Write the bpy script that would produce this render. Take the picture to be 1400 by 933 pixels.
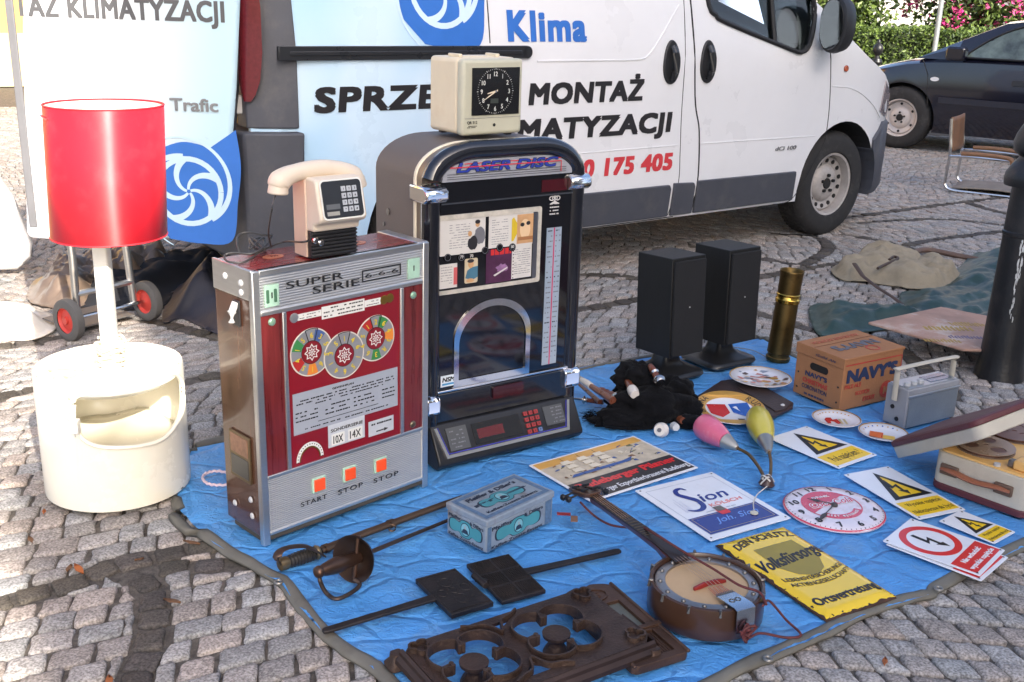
import bpy, bmesh, math, random
import numpy as np
from mathutils import Vector, Matrix, noise
random.seed(7)
PI = math.pi
R = math.radians
scene = bpy.context.scene
for _o in list(bpy.data.objects):
    bpy.data.objects.remove(_o)
col = scene.collection

# ------------------------------------------------------------------ camera, sky, sun, exposure
F_PX, PITCH, ROLL, CAM_H = 1460.0, R(17.83), R(1.76), 1.45
CX, CY = 700.0, 466.5
_cp, _sp, _cr, _sr = math.cos(PITCH), math.sin(PITCH), math.cos(ROLL), math.sin(ROLL)
_FW = Vector((0, _cp, -_sp)); _X0 = Vector((1, 0, 0)); _U0 = Vector((0, _sp, _cp))
_XR = _cr*_X0 + _sr*_U0; _UP = -_sr*_X0 + _cr*_U0; _C = Vector((0, 0, CAM_H))
cam_d = bpy.data.cameras.new('camera'); cam = bpy.data.objects.new('camera', cam_d); col.objects.link(cam)
cam.matrix_world = Matrix(((_XR.x, _UP.x, -_FW.x, 0), (_XR.y, _UP.y, -_FW.y, 0), (_XR.z, _UP.z, -_FW.z, CAM_H), (0, 0, 0, 1)))
cam_d.sensor_width = 36; cam_d.lens = F_PX/1400*36; cam_d.clip_end = 2000; cam_d.clip_start = .05
scene.camera = cam

SUN_EL, SUN_AZ = R(31), R(152)             # azimuth from +Y towards +X
sun_vec = Vector((math.sin(SUN_AZ)*math.cos(SUN_EL), math.cos(SUN_AZ)*math.cos(SUN_EL), math.sin(SUN_EL)))
world = bpy.data.worlds.new('World'); scene.world = world; world.use_nodes = True
nt = world.node_tree; nt.nodes.clear()
sky = nt.nodes.new('ShaderNodeTexSky'); sky.sky_type = 'NISHITA'; sky.sun_disc = False
sky.sun_elevation = SUN_EL; sky.sun_rotation = SUN_AZ; sky.air_density = .75; sky.dust_density = 3.6; sky.ozone_density = 1.0
bg = nt.nodes.new('ShaderNodeBackground'); bg.inputs[1].default_value = .15
wo = nt.nodes.new('ShaderNodeOutputWorld'); nt.links.new(sky.outputs[0], bg.inputs[0]); nt.links.new(bg.outputs[0], wo.inputs[0])
sl = bpy.data.lights.new('sun', 'SUN'); sl.energy = 3.2; sl.angle = R(.5); sl.color = (1, .93, .82)
so = bpy.data.objects.new('sun', sl); col.objects.link(so); so.rotation_euler = sun_vec.to_track_quat('Z', 'Y').to_euler(); so.location = (0, 0, 30)
vs = scene.view_settings; vs.view_transform = 'Standard'; vs.look = 'None'; vs.gamma = 1; vs.use_curve_mapping = False
vs.exposure = 1.47

# ------------------------------------------------------------------ measuring helpers (survey of the photograph)
def ray(u, v): return (u-CX)*_XR - (v-CY)*_UP + F_PX*_FW
def G(u, v, z=0.0):
    d = ray(u, v); return _C + d*((z-CAM_H)/d.z)
def at(u, v, y):
    d = ray(u, v); return _C + d*(y/d.y)
def PL(A, yaw):
    """vertical plane through A: pixel -> (distance along it, height above A)"""
    A = Vector(A); e = Vector((math.cos(yaw), math.sin(yaw), 0)); n = Vector((-e.y, e.x, 0))
    def f(u, v):
        d = ray(u, v); p = _C + d*((A-_C).dot(n)/d.dot(n)); q = p-A
        return (q.dot(e), q.z)
    return f
def HZ(A, yaw, z):
    """horizontal plane at height z: pixel -> local (x, y) in the frame of A"""
    A = Vector(A); e = Vector((math.cos(yaw), math.sin(yaw), 0)); n = Vector((-e.y, e.x, 0))
    def f(u, v):
        q = G(u, v, z)-A; return (q.dot(e), q.dot(n))
    return f

# ------------------------------------------------------------------ materials
def L(r, g, b):
    def c(x):
        x /= 255.0
        return x/12.92 if x <= .04045 else ((x+.055)/1.055)**2.4
    return (c(r), c(g), c(b))
_mats = {}
def M(name, c=(.5, .5, .5), rough=.5, metal=0.0, var=.10, scale=9.0, bump=0.0, bscale=90.0, coat=0.0, dirt=None, dscale=5.0, damt=.5, stretch=None, emit=None, spec=.5, trans=0.0, alpha=1.0, aniso=0.0):
    if name in _mats: return _mats[name]
    m = bpy.data.materials.new(name); m.use_nodes = True; _mats[name] = m
    t = m.node_tree; b = t.nodes['Principled BSDF']; N = t.nodes.new; K = t.links.new
    b.inputs['Roughness'].default_value = rough; b.inputs['Metallic'].default_value = metal
    b.inputs['Coat Weight'].default_value = coat; b.inputs['Coat Roughness'].default_value = .06
    b.inputs['Specular IOR Level'].default_value = spec; b.inputs['Transmission Weight'].default_value = trans
    b.inputs['Alpha'].default_value = alpha; b.inputs['Anisotropic'].default_value = aniso
    tc = N('ShaderNodeTexCoord'); src = tc.outputs['Object']
    if stretch:
        mp = N('ShaderNodeMapping'); mp.inputs['Scale'].default_value = stretch; K(src, mp.inputs[0]); src = mp.outputs[0]
    nz = N('ShaderNodeTexNoise'); nz.inputs['Scale'].default_value = scale; nz.inputs['Detail'].default_value = 6; nz.inputs['Roughness'].default_value = .62; K(src, nz.inputs['Vector'])
    rp = N('ShaderNodeValToRGB'); rp.color_ramp.elements[0].position = .3; rp.color_ramp.elements[1].position = .7
    rp.color_ramp.elements[0].color = (*[x*(1-var) for x in c], 1); rp.color_ramp.elements[1].color = (*[min(1, x*(1+var)) for x in c], 1)
    K(nz.outputs['Fac'], rp.inputs[0]); out = rp.outputs[0]
    if dirt:
        n2 = N('ShaderNodeTexNoise'); n2.inputs['Scale'].default_value = dscale; n2.inputs['Detail'].default_value = 9; n2.inputs['Roughness'].default_value = .7; K(tc.outputs['Object'], n2.inputs['Vector'])
        r2 = N('ShaderNodeValToRGB'); r2.color_ramp.elements[0].position = .52; r2.color_ramp.elements[1].position = .68
        r2.color_ramp.elements[0].color = (0, 0, 0, 1); r2.color_ramp.elements[1].color = (damt, damt, damt, 1); K(n2.outputs['Fac'], r2.inputs[0])
        mx = N('ShaderNodeMix'); mx.data_type = 'RGBA'; K(r2.outputs[0], mx.inputs[0]); K(out, mx.inputs[6]); mx.inputs[7].default_value = (*dirt, 1); out = mx.outputs[2]
    K(out, b.inputs['Base Color'])
    mr = N('ShaderNodeMapRange'); mr.inputs[3].default_value = max(0, rough-.08); mr.inputs[4].default_value = min(1, rough+.10); K(nz.outputs['Fac'], mr.inputs[0]); K(mr.outputs[0], b.inputs['Roughness'])
    if bump:
        n3 = N('ShaderNodeTexNoise'); n3.inputs['Scale'].default_value = bscale; n3.inputs['Detail'].default_value = 4; K(src, n3.inputs['Vector'])
        bp = N('ShaderNodeBump'); bp.inputs['Strength'].default_value = bump; bp.inputs['Distance'].default_value = .004; K(n3.outputs['Fac'], bp.inputs['Height']); K(bp.outputs[0], b.inputs['Normal'])
    if emit:
        b.inputs['Emission Color'].default_value = (*emit[:3], 1); b.inputs['Emission Strength'].default_value = emit[3]
    return m

# ------------------------------------------------------------------ mesh builder
class MB:
    def __init__(s): s.v = []; s.f = []; s.mi = []; s.m = 0; s.mats = []
    def use(s, mat):
        if mat not in s.mats: s.mats.append(mat)
        s.m = s.mats.index(mat); return s
    def add(s, vs, fs):
        o = len(s.v); s.v += [tuple(p) for p in vs]
        for f in fs: s.f.append(tuple(i+o for i in f)); s.mi.append(s.m)
        return s
    def box(s, x0, x1, y0, y1, z0, z1, tf=None):
        p = [(x, y, z) for z in (z0, z1) for y in (y0, y1) for x in (x0, x1)]
        if tf: p = [tf(*q) for q in p]
        return s.add(p, [(0, 2, 3, 1), (4, 5, 7, 6), (0, 1, 5, 4), (2, 6, 7, 3), (0, 4, 6, 2), (1, 3, 7, 5)])
    def tube(s, pts, r, n=8, closed=False, flat=None):
        pts = [Vector(p) for p in pts]; k = len(pts); rs = r if isinstance(r, (list, tuple)) else [r]*k
        ref = Vector((0, 0, 1)); vs = []
        for i, p in enumerate(pts):
            a = pts[(i-1) % k] if (closed or i > 0) else p; b = pts[(i+1) % k] if (closed or i < k-1) else p
            t = (b-a).normalized() if (b-a).length > 1e-9 else Vector((1, 0, 0))
            x = ref.cross(t)
            if x.length < .15: x = Vector((1, 0, 0)).cross(t) if abs(t.x) < .9 else Vector((0, 1, 0)).cross(t)
            x.normalize(); y = t.cross(x)
            fy = flat if flat else 1
            for j in range(n):
                a_ = 2*PI*j/n; vs.append(p + x*rs[i]*math.cos(a_) + y*rs[i]*fy*math.sin(a_))
        fs = []
        for i in range(k if closed else k-1):
            for j in range(n):
                a, b = i*n+j, i*n+(j+1) % n; c, d = ((i+1) % k)*n+(j+1) % n, ((i+1) % k)*n+j
                fs.append((a, b, c, d))
        if not closed: fs += [tuple(range(n-1, -1, -1)), tuple(range((k-1)*n, k*n))]
        return s.add(vs, fs)
    def lathe(s, prof, n=32, tf=None, a0=0, a1=2*PI, caps=True):
        """prof: (r, z) from bottom to top, outer surface"""
        full = abs(a1-a0-2*PI) < 1e-6; k = len(prof); cols = n if full else n+1; vs = []
        for r, z in prof:
            for j in range(cols):
                a = a0+(a1-a0)*j/n; p = (r*math.cos(a), r*math.sin(a), z); vs.append(tf(*p) if tf else p)
        fs = []
        for i in range(k-1):
            for j in range(n):
                j2 = (j+1) % cols
                fs.append((i*cols+j, i*cols+j2, (i+1)*cols+j2, (i+1)*cols+j))
        if caps and full and prof[0][0] > 1e-5: fs.append(tuple(range(cols-1, -1, -1)))
        if caps and full and prof[-1][0] > 1e-5 and prof[0][0] > 1e-5: fs.append(tuple(range((k-1)*cols, k*cols)))
        return s.add(vs, fs)
    def ngon(s, poly, d0, d1, tf):
        """prism of a polygon given in (a, b); tf(a, b, d) -> 3D"""
        k = len(poly); vs = [tf(a, b, d0) for a, b in poly]+[tf(a, b, d1) for a, b in poly]
        fs = [tuple(range(k)), tuple(range(2*k-1, k-1, -1))]+[(i, i+k, (i+1) % k+k, (i+1) % k) for i in range(k)]
        return s.add(vs, fs)
    def loft(s, rings, caps=True, closed=True):
        n = len(rings[0]); k = len(rings); vs = [p for r in rings for p in r]; fs = []
        for i in range(k-1):
            for j in range(n if closed else n-1):
                j2 = (j+1) % n; fs.append((i*n+j, i*n+j2, (i+1)*n+j2, (i+1)*n+j))
        if caps: fs += [tuple(range(n-1, -1, -1)), tuple(range((k-1)*n, k*n))]
        return s.add(vs, fs)
    def grid(s, nx, ny, fn):
        vs = [fn(i/nx, j/ny) for j in range(ny+1) for i in range(nx+1)]
        return s.add(vs, [(j*(nx+1)+i, j*(nx+1)+i+1, (j+1)*(nx+1)+i+1, (j+1)*(nx+1)+i) for j in range(ny) for i in range(nx)])
    def split(s, name, *a, **k):
        """build every connected piece as an object of its own"""
        par = list(range(len(s.v)))
        def find(i):
            while par[i] != i: par[i] = par[par[i]]; i = par[i]
            return i
        for f in s.f:
            r = find(f[0])
            for i in f[1:]: par[find(i)] = r
        gr = {}
        for f, m in zip(s.f, s.mi): gr.setdefault(find(f[0]), []).append((f, m))
        out = []
        for fs in gr.values():
            q = MB(); q.mats = s.mats; ids = sorted({i for f, _ in fs for i in f}); mp = {i: j for j, i in enumerate(ids)}
            q.v = [s.v[i] for i in ids]; q.f = [tuple(mp[i] for i in f) for f, _ in fs]; q.mi = [m for _, m in fs]; out.append(q.build(name, *a, **k))
        return out
    def build(s, name, mat=None, parent=None, smooth=True, bevel=0, seg=2, weld=True, subsurf=0, angle=40, solid=0):
        me = bpy.data.meshes.new(name); me.from_pydata(s.v, [], s.f); me.update()
        bm = bmesh.new(); bm.from_mesh(me)
        for f, i in zip(bm.faces, s.mi): f.material_index = i
        if weld: bmesh.ops.remove_doubles(bm, verts=bm.verts, dist=1e-5)
        bmesh.ops.recalc_face_normals(bm, faces=bm.faces); bm.to_mesh(me); bm.free()
        for m in (s.mats or [mat]): me.materials.append(m)
        o = bpy.data.objects.new(name, me); col.objects.link(o)
        if parent: o.parent = parent
        if solid:
            d = o.modifiers.new('thickness', 'SOLIDIFY'); d.thickness = solid; d.offset = 0
        if bevel:
            b = o.modifiers.new('bevel', 'BEVEL'); b.width = bevel; b.segments = seg; b.limit_method = 'ANGLE'; b.angle_limit = R(35); b.harden_normals = False
        if subsurf:
            u = o.modifiers.new('sub', 'SUBSURF'); u.levels = subsurf; u.render_levels = subsurf
        if smooth:
            me.polygons.foreach_set('use_smooth', [True]*len(me.polygons)); me.update()
            if angle < 180:
                me.set_sharp_from_angle(angle=R(angle))
        return o

def E(name, loc, rz=0, label=None, cat=None, group=None):
    o = bpy.data.objects.new(name, None); col.objects.link(o); o.location = loc; o.rotation_euler = (0, 0, rz); o.empty_display_size = .05
    return tag(o, label, cat, group)
def tag(o, label=None, cat=None, group=None, kind=None):
    if label: o['label'] = label
    if cat: o['category'] = cat
    if group: o['group'] = group
    if kind: o['kind'] = kind
    return o
def copy_tree(o, parent=None):
    c = o.copy(); col.objects.link(c)
    if parent: c.parent = parent
    for ch in [x for x in bpy.data.objects if x.parent == o]: copy_tree(ch, c)
    return c

# ------------------------------------------------------------------ flat outlines with holes, and lettering
def _curve_mesh(cu):
    o = bpy.data.objects.new('tmp', cu); col.objects.link(o)
    dg = bpy.context.evaluated_depsgraph_get(); me = bpy.data.meshes.new_from_object(o.evaluated_get(dg))
    vs = [tuple(v.co) for v in me.vertices]; fs = [tuple(p.vertices) for p in me.polygons]
    bpy.data.objects.remove(o); bpy.data.curves.remove(cu); bpy.data.meshes.remove(me)
    return vs, fs
def shape2d(loops, depth=.001):
    cu = bpy.data.curves.new('tmp', 'CURVE'); cu.dimensions = '2D'; cu.fill_mode = 'BOTH'; cu.extrude = depth/2
    for lp in loops:
        sp = cu.splines.new('POLY'); sp.points.add(len(lp)-1)
        for q, p in zip(sp.points, lp): q.co = (p[0], p[1], 0, 1)
        sp.use_cyclic_u = True
    vs, fs = _curve_mesh(cu)
    return [(x, y, z+depth/2) for x, y, z in vs], fs
_glyph = {}
def _text(s, shear=0, bold=0, space=1.0):
    key = (s, shear, bold, space)
    if key not in _glyph:
        cu = bpy.data.curves.new('tmp', 'FONT'); cu.body = s; cu.size = 1; cu.shear = shear; cu.offset = bold; cu.space_character = space; cu.resolution_u = 3; cu.extrude = .02
        cu.fill_mode = 'BOTH'
        _glyph[key] = _curve_mesh(cu)
    return _glyph[key]
def front(y=0.0):          # maps sheet coordinates to a wall facing -y
    return lambda a, b, d: (a, y-d, b)
def flat(z=0.0):           # maps sheet coordinates to a horizontal sheet facing up
    return lambda a, b, d: (a, b, z+d)
def frame2(o, ex, ey, nrm):  # free sheet frame
    o, ex, ey, nrm = map(Vector, (o, ex, ey, nrm))
    return lambda a, b, d: tuple(o+ex*a+ey*b+nrm*d)
def T(mb, s, x0, x1, z0, h, tf, mat, th=.0006, off=.0008, shear=0, bold=.012, space=1.0, warp=None):
    """lettering: text s between x0 and x1 on baseline z0, capital height h, on the sheet tf(a,b,d)"""
    vs, fs = _text(s, shear, 0, space)
    xs = [v[0] for v in vs]; a, b = min(xs), max(xs); cap = .73
    mb.use(mat); ex = max(0, bold-.006)*h*1.1
    hits = [(0, 0)] if ex <= 0 else [(q*ex, r*ex*.75) for q in (-1, -.33, .33, 1) for r in (-1, 1)]
    for k, (dx, dy) in enumerate(hits):
        out = []
        for x, y, z in vs:
            px, py = x0+ex+dx+(x-a)/(b-a)*(x1-x0-2*ex), z0+ex*.75+dy+y/cap*(h-1.5*ex)
            if warp: px, py = warp(px, py)
            out.append(tf(px, py, off+k*.00006+(th if z > 0 else 0)))
        mb.add(out, fs)
    return mb
def TN(mb, s, cx, z0, h, tf, mat, k=1.0, **kw):
    """lettering centred on cx at its natural width (times k)"""
    xs = [v[0] for v in _text(s, kw.get('shear', 0), 0, kw.get('space', 1.0))[0]]; w = (max(xs)-min(xs))*h/.73*k
    return T(mb, s, cx-w/2, cx+w/2, z0, h, tf, mat, **kw)
def S2(mb, loops, tf, mat, th=.0006, off=.0006):
    vs, fs = shape2d(loops, 1.0); mb.use(mat)
    return mb.add([tf(x, y, off+(th if z > .5 else 0)) for x, y, z in vs], fs)
def circ(cx, cy, r, n=40, ry=None, a0=0, a1=2*PI):
    ry = r if ry is None else ry
    full = abs(a1-a0-2*PI) < 1e-6
    return [(cx+r*math.cos(a0+(a1-a0)*i/(n if full else n-1)), cy+ry*math.sin(a0+(a1-a0)*i/(n if full else n-1))) for i in range(n)]
def rrect(x0, x1, y0, y1, r=.005, n=5):
    o = []
    for cx, cy, a in ((x1-r, y1-r, 0), (x0+r, y1-r, PI/2), (x0+r, y0+r, PI), (x1-r, y0+r, 1.5*PI)):
        for i in range(n+1): o.append((cx+r*math.cos(a+PI/2*i/n), cy+r*math.sin(a+PI/2*i/n)))
    return o
def rect(x0, x1, y0, y1): return [(x0, y0), (x1, y0), (x1, y1), (x0, y1)]
def stroke(pts, w):
    """outline of a thick open polyline in 2D; w may be a list"""
    l, r = [], []; k = len(pts); ws = w if isinstance(w, (list, tuple)) else [w]*k
    for i, p in enumerate(pts):
        a = pts[max(0, i-1)]; b = pts[min(k-1, i+1)]; dx, dy = b[0]-a[0], b[1]-a[1]; n = math.hypot(dx, dy) or 1
        nx, ny = -dy/n*ws[i]/2, dx/n*ws[i]/2; l.append((p[0]+nx, p[1]+ny)); r.append((p[0]-nx, p[1]-ny))
    return l+r[::-1]
def spline(pts, n=8, closed=False):
    """Catmull-Rom through points (2D or 3D)"""
    P = [Vector(p) for p in pts]; k = len(P); out = []
    for i in range(k if closed else k-1):
        p0 = P[(i-1) % k] if (closed or i > 0) else P[0]; p1 = P[i]; p2 = P[(i+1) % k]; p3 = P[(i+2) % k] if (closed or i+2 < k) else P[-1]
        for j in range(n):
            t = j/n
            out.append(.5*((2*p1)+(-p0+p2)*t+(2*p0-5*p1+4*p2-p3)*t*t+(-p0+3*p1-3*p2+p3)*t**3))
    if not closed: out.append(P[-1])
    return out
def boolean(o, cutter, op='DIFFERENCE'):
    md = o.modifiers.new('cut', 'BOOLEAN'); md.object = cutter; md.operation = op; md.solver = 'EXACT'
    try: md.material_mode = 'TRANSFER'
    except Exception: pass
    dg = bpy.context.evaluated_depsgraph_get(); me = bpy.data.meshes.new_from_object(o.evaluated_get(dg)); o.modifiers.remove(md)
    old = o.data; o.data = me; bpy.data.meshes.remove(old)
    cm = cutter.data; bpy.data.objects.remove(cutter); bpy.data.meshes.remove(cm)
def fbm(x, y, z=0, o=4): return noise.fractal(Vector((x, y, z)), 1.0, 2.0, o)
def ridge(x, y, z=0, o=3):
    s = 0; a = 1
    for i in range(o):
        s += a*(1-abs(noise.noise(Vector((x, y, z+i*7))))*2); x *= 2.1; y *= 2.1; a *= .5
    return s/1.75
def inside(p, poly):
    x, y = p[0], p[1]; c = False; j = len(poly)-1
    for i in range(len(poly)):
        xi, yi = poly[i][0], poly[i][1]; xj, yj = poly[j][0], poly[j][1]
        if (yi > y) != (yj > y) and x < (xj-xi)*(y-yi)/(yj-yi)+xi: c = not c
        j = i
    return c
def edge_dist(p, poly):
    best = 9e9; bp = None
    for i in range(len(poly)):
        ax, ay = poly[i][0], poly[i][1]; bx, by = poly[(i+1) % len(poly)][0], poly[(i+1) % len(poly)][1]
        dx, dy = bx-ax, by-ay; l2 = dx*dx+dy*dy or 1e-12
        t = max(0, min(1, ((p[0]-ax)*dx+(p[1]-ay)*dy)/l2)); qx, qy = ax+t*dx, ay+t*dy; d = math.hypot(p[0]-qx, p[1]-qy)
        if d < best: best, bp = d, (qx, qy)
    return best, bp
def sheet(mb, poly, step, hfun):
    """cloth-like grid inside an outline, snapped to it; hfun(x, y, edge distance) -> z"""
    xs = [p[0] for p in poly]; ys = [p[1] for p in poly]; x0, y0 = min(xs)-step, min(ys)-step
    nx = int((max(xs)-x0)/step)+2; ny = int((max(ys)-y0)/step)+2; idx = {}; vs = []
    for j in range(ny+1):
        for i in range(nx+1):
            x, y = x0+i*step, y0+j*step; ins = inside((x, y), poly); d, q = edge_dist((x, y), poly)
            if not ins:
                if d > step*.75: continue
                x, y = q; d = 0
            elif d < step*.25: x, y = q; d = 0
            idx[(i, j)] = len(vs); vs.append((x, y, hfun(x, y, d)))
    fs = []
    for j in range(ny):
        for i in range(nx):
            k = [idx.get(q) for q in ((i, j), (i+1, j), (i+1, j+1), (i, j+1))]
            if None not in k: fs.append(tuple(k))
            else:
                k = [a for a in k if a is not None]
                if len(k) == 3: fs.append(tuple(k))
    return mb.add(vs, fs)
# ------------------------------------------------------------------ ground: granite setts laid between bands of dark stone
def node_stone(name, use_attr=True):
    m = bpy.data.materials.new(name); m.use_nodes = True; t = m.node_tree; b = t.nodes['Principled BSDF']; N = t.nodes.new; K = t.links.new
    tc = N('ShaderNodeTexCoord'); at_ = N('ShaderNodeAttribute'); at_.attribute_name = 'stone'
    n1 = N('ShaderNodeTexNoise'); n1.inputs['Scale'].default_value = 170; n1.inputs['Detail'].default_value = 3; K(tc.outputs['Object'], n1.inputs['Vector'])
    r1 = N('ShaderNodeValToRGB'); e = r1.color_ramp.elements; e[0].position = .33; e[1].position = .68; e[0].color = (.48, .46, .45, 1); e[1].color = (1.36, 1.34, 1.32, 1); K(n1.outputs['Fac'], r1.inputs[0])
    n2 = N('ShaderNodeTexNoise'); n2.inputs['Scale'].default_value = 26; n2.inputs['Detail'].default_value = 8; n2.inputs['Roughness'].default_value = .7; K(tc.outputs['Object'], n2.inputs['Vector'])
    r2 = N('ShaderNodeValToRGB'); e = r2.color_ramp.elements; e[0].position = .3; e[1].position = .72; e[0].color = (.72, .71, .69, 1); e[1].color = (1.15, 1.13, 1.12, 1); K(n2.outputs['Fac'], r2.inputs[0])
    m1 = N('ShaderNodeMix'); m1.data_type = 'RGBA'; m1.blend_type = 'MULTIPLY'; m1.inputs[0].default_value = 1; K(at_.outputs['Color'], m1.inputs[6]); K(r1.outputs[0], m1.inputs[7])
    m2 = N('ShaderNodeMix'); m2.data_type = 'RGBA'; m2.blend_type = 'MULTIPLY'; m2.inputs[0].default_value = 1; K(m1.outputs[2], m2.inputs[6]); K(r2.outputs[0], m2.inputs[7])
    K(m2.outputs[2], b.inputs['Base Color']); b.inputs['Roughness'].default_value = .72; b.inputs['Specular IOR Level'].default_value = .35
    bp = N('ShaderNodeBump'); bp.inputs['Strength'].default_value = .5; bp.inputs['Distance'].default_value = .006
    ad = N('ShaderNodeMath'); ad.operation = 'MULTIPLY_ADD'; ad.inputs[1].default_value = .35; K(n1.outputs['Fac'], ad.inputs[0]); K(n2.outputs['Fac'], ad.inputs[2]); K(ad.outputs[0], bp.inputs['Height']); K(bp.outputs[0], b.inputs['Normal'])
    return m
dark_lines = [[(-60, 838), (0, 822), (53, 807), (107, 793), (160, 771), (214, 758), (300, 742), (380, 735)],
    [(175, 778), (203, 800), (209, 828), (207, 857), (203, 882), (189, 910), (180, 945), (165, 1000)], [(190, 781), (235, 775), (330, 768)],
    [(-60, 552), (0, 541), (55, 530)], [(259, 520), (310, 508)], [(-30, 476), (40, 468), (80, 460)], [(217, 440), (297, 460)],
    [(940, 388), (1000, 380), (1037, 378), (1100, 366), (1160, 357), (1230, 340), (1260, 330), (1350, 318), (1420, 312)],
    [(1094, 363), (1126, 346), (1131, 334), (1114, 324), (1080, 320)], [(960, 338), (1026, 350), (1094, 363)], [(1026, 423), (1057, 434), (1114, 451), (1180, 472)],
    [(1225, 473), (1257, 497), (1290, 530)], [(793, 374), (852, 377), (940, 388)], [(780, 425), (851, 412), (940, 396)],
    [(1164, 296), (1261, 283), (1341, 273), (1400, 268)], [(1322, 276), (1363, 289), (1420, 300)], [(1190, 303), (1250, 300), (1301, 300), (1380, 309)], [(1164, 322), (1200, 328), (1250, 341)]]
def setts():
    rng = random.Random(3); seeds = []; dk = []
    for ln in dark_lines:
        g = [G(*p) for p in ln]; g = spline([(p.x, p.y) for p in g], 10); acc = .0
        for a, b in zip(g, g[1:]):
            d = (b-a).length; acc += d
            while acc > .088:
                acc -= .088; q = b-(b-a).normalized()*acc; dk.append((q.x+rng.uniform(-.006, .006), q.y+rng.uniform(-.006, .006)))
    keep = []
    for p in dk:
        if all((p[0]-q[0])**2+(p[1]-q[1])**2 > .064**2 for q in keep): keep.append(p)
    dk = keep
    segs = []
    for ln in dark_lines:
        g = [G(*p) for p in ln]; g = spline([(p.x, p.y) for p in g], 6); segs += [(q0.x, q0.y, q1.x, q1.y) for q0, q1 in zip(g, g[1:]) if (q1-q0).length > 1e-6]
    SG = {}
    for sg in segs:
        l = math.hypot(sg[2]-sg[0], sg[3]-sg[1]); k = int(l/.1)+1
        for i in range(k+1):
            x, y = sg[0]+(sg[2]-sg[0])*i/k, sg[1]+(sg[3]-sg[1])*i/k; c0, c1 = int(math.floor(x/.25)), int(math.floor(y/.25))
            for p_ in (-1, 0, 1):
                for q_ in (-1, 0, 1): SG.setdefault((c0+p_, c1+q_), set()).add(sg)
    def nearest(x, y):
        best = (9, 0, 0, 0, 0)
        for (ax, ay, bx, by) in SG.get((int(math.floor(x/.25)), int(math.floor(y/.25))), ()):
            dx, dy = bx-ax, by-ay; l2 = dx*dx+dy*dy; t = max(0, min(1, ((x-ax)*dx+(y-ay)*dy)/l2)); qx, qy = ax+t*dx, ay+t*dy; d = math.hypot(x-qx, y-qy)
            if d < best[0]: best = (d, qx, qy, dx/l2**.5, dy/l2**.5)
        return best
    def clip(poly, mx, my, nx, ny):
        out = []
        for i in range(len(poly)):
            a, b = poly[i], poly[(i+1) % len(poly)]; da = (a[0]-mx)*nx+(a[1]-my)*ny; db = (b[0]-mx)*nx+(b[1]-my)*ny
            if da >= 0: out.append(a)
            if (da < 0 < db) or (db < 0 < da): t = da/(da-db); out.append((a[0]+t*(b[0]-a[0]), a[1]+t*(b[1]-a[1])))
        return out
    def W(u, v): return (u+.30*math.sin(v*1.15+.5)+.03*math.sin(v*3.1+u), v+.34*math.sin(u*1.25+.8)+.05*math.sin(u*3.3+1.2*v))
    stones = []
    for p in dk:
        d, qx, qy, tx_, ty_ = nearest(*p); nx, ny = -ty_, tx_; w2, l2_ = rng.uniform(.036, .042), rng.uniform(.041, .045)
        stones.append(([(p[0]+tx_*a*l2_+nx*b*w2+rng.uniform(-.003, .003), p[1]+ty_*a*l2_+ny*b*w2+rng.uniform(-.003, .003)) for a, b in ((-1, -1), (1, -1), (1, 1), (-1, 1))], 1))
    v = 1.0; j = 0
    while v < 14.0:
        hgt_ = rng.uniform(.069, .083); u = -9.0+rng.uniform(0, .08); j += 1
        vb = lambda uu, vv, jj: vv+.007*noise.noise(Vector((uu*5, jj*3.7, 0)))
        while u < 13:
            wd = rng.choice((rng.uniform(.060, .078), rng.uniform(.072, .10))); x, y = W(u+wd/2, v+hgt_/2)
            if not (y < 1.5 or y > 13.2 or x < -.62*y-.75 or x > .62*y+.9):
                jt = lambda: rng.uniform(-.0045, .0045)
                q = [W(u+jt(), vb(u, v, j)), W(u+wd+jt(), vb(u+wd, v, j)), W(u+wd+jt(), vb(u+wd, v+hgt_, j+1)), W(u+jt(), vb(u, v+hgt_, j+1))]
                d, qx, qy, tx_, ty_ = nearest(x, y)
                if d < .12:
                    nx, ny = -ty_, tx_
                    if (x-qx)*nx+(y-qy)*ny < 0: nx, ny = -nx, -ny
                    q = clip(q, qx+nx*.041, qy+ny*.041, nx, ny) if d > .012 else []
                    ar = abs(sum(a[0]*b[1]-b[0]*a[1] for a, b in zip(q, q[1:]+q[:1])))/2 if len(q) > 2 else 0
                    if ar < .0011: q = []
                if q: stones.append((q, 0))
            u += wd
        v += hgt_
    verts, faces, cols = [], [], []
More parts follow.
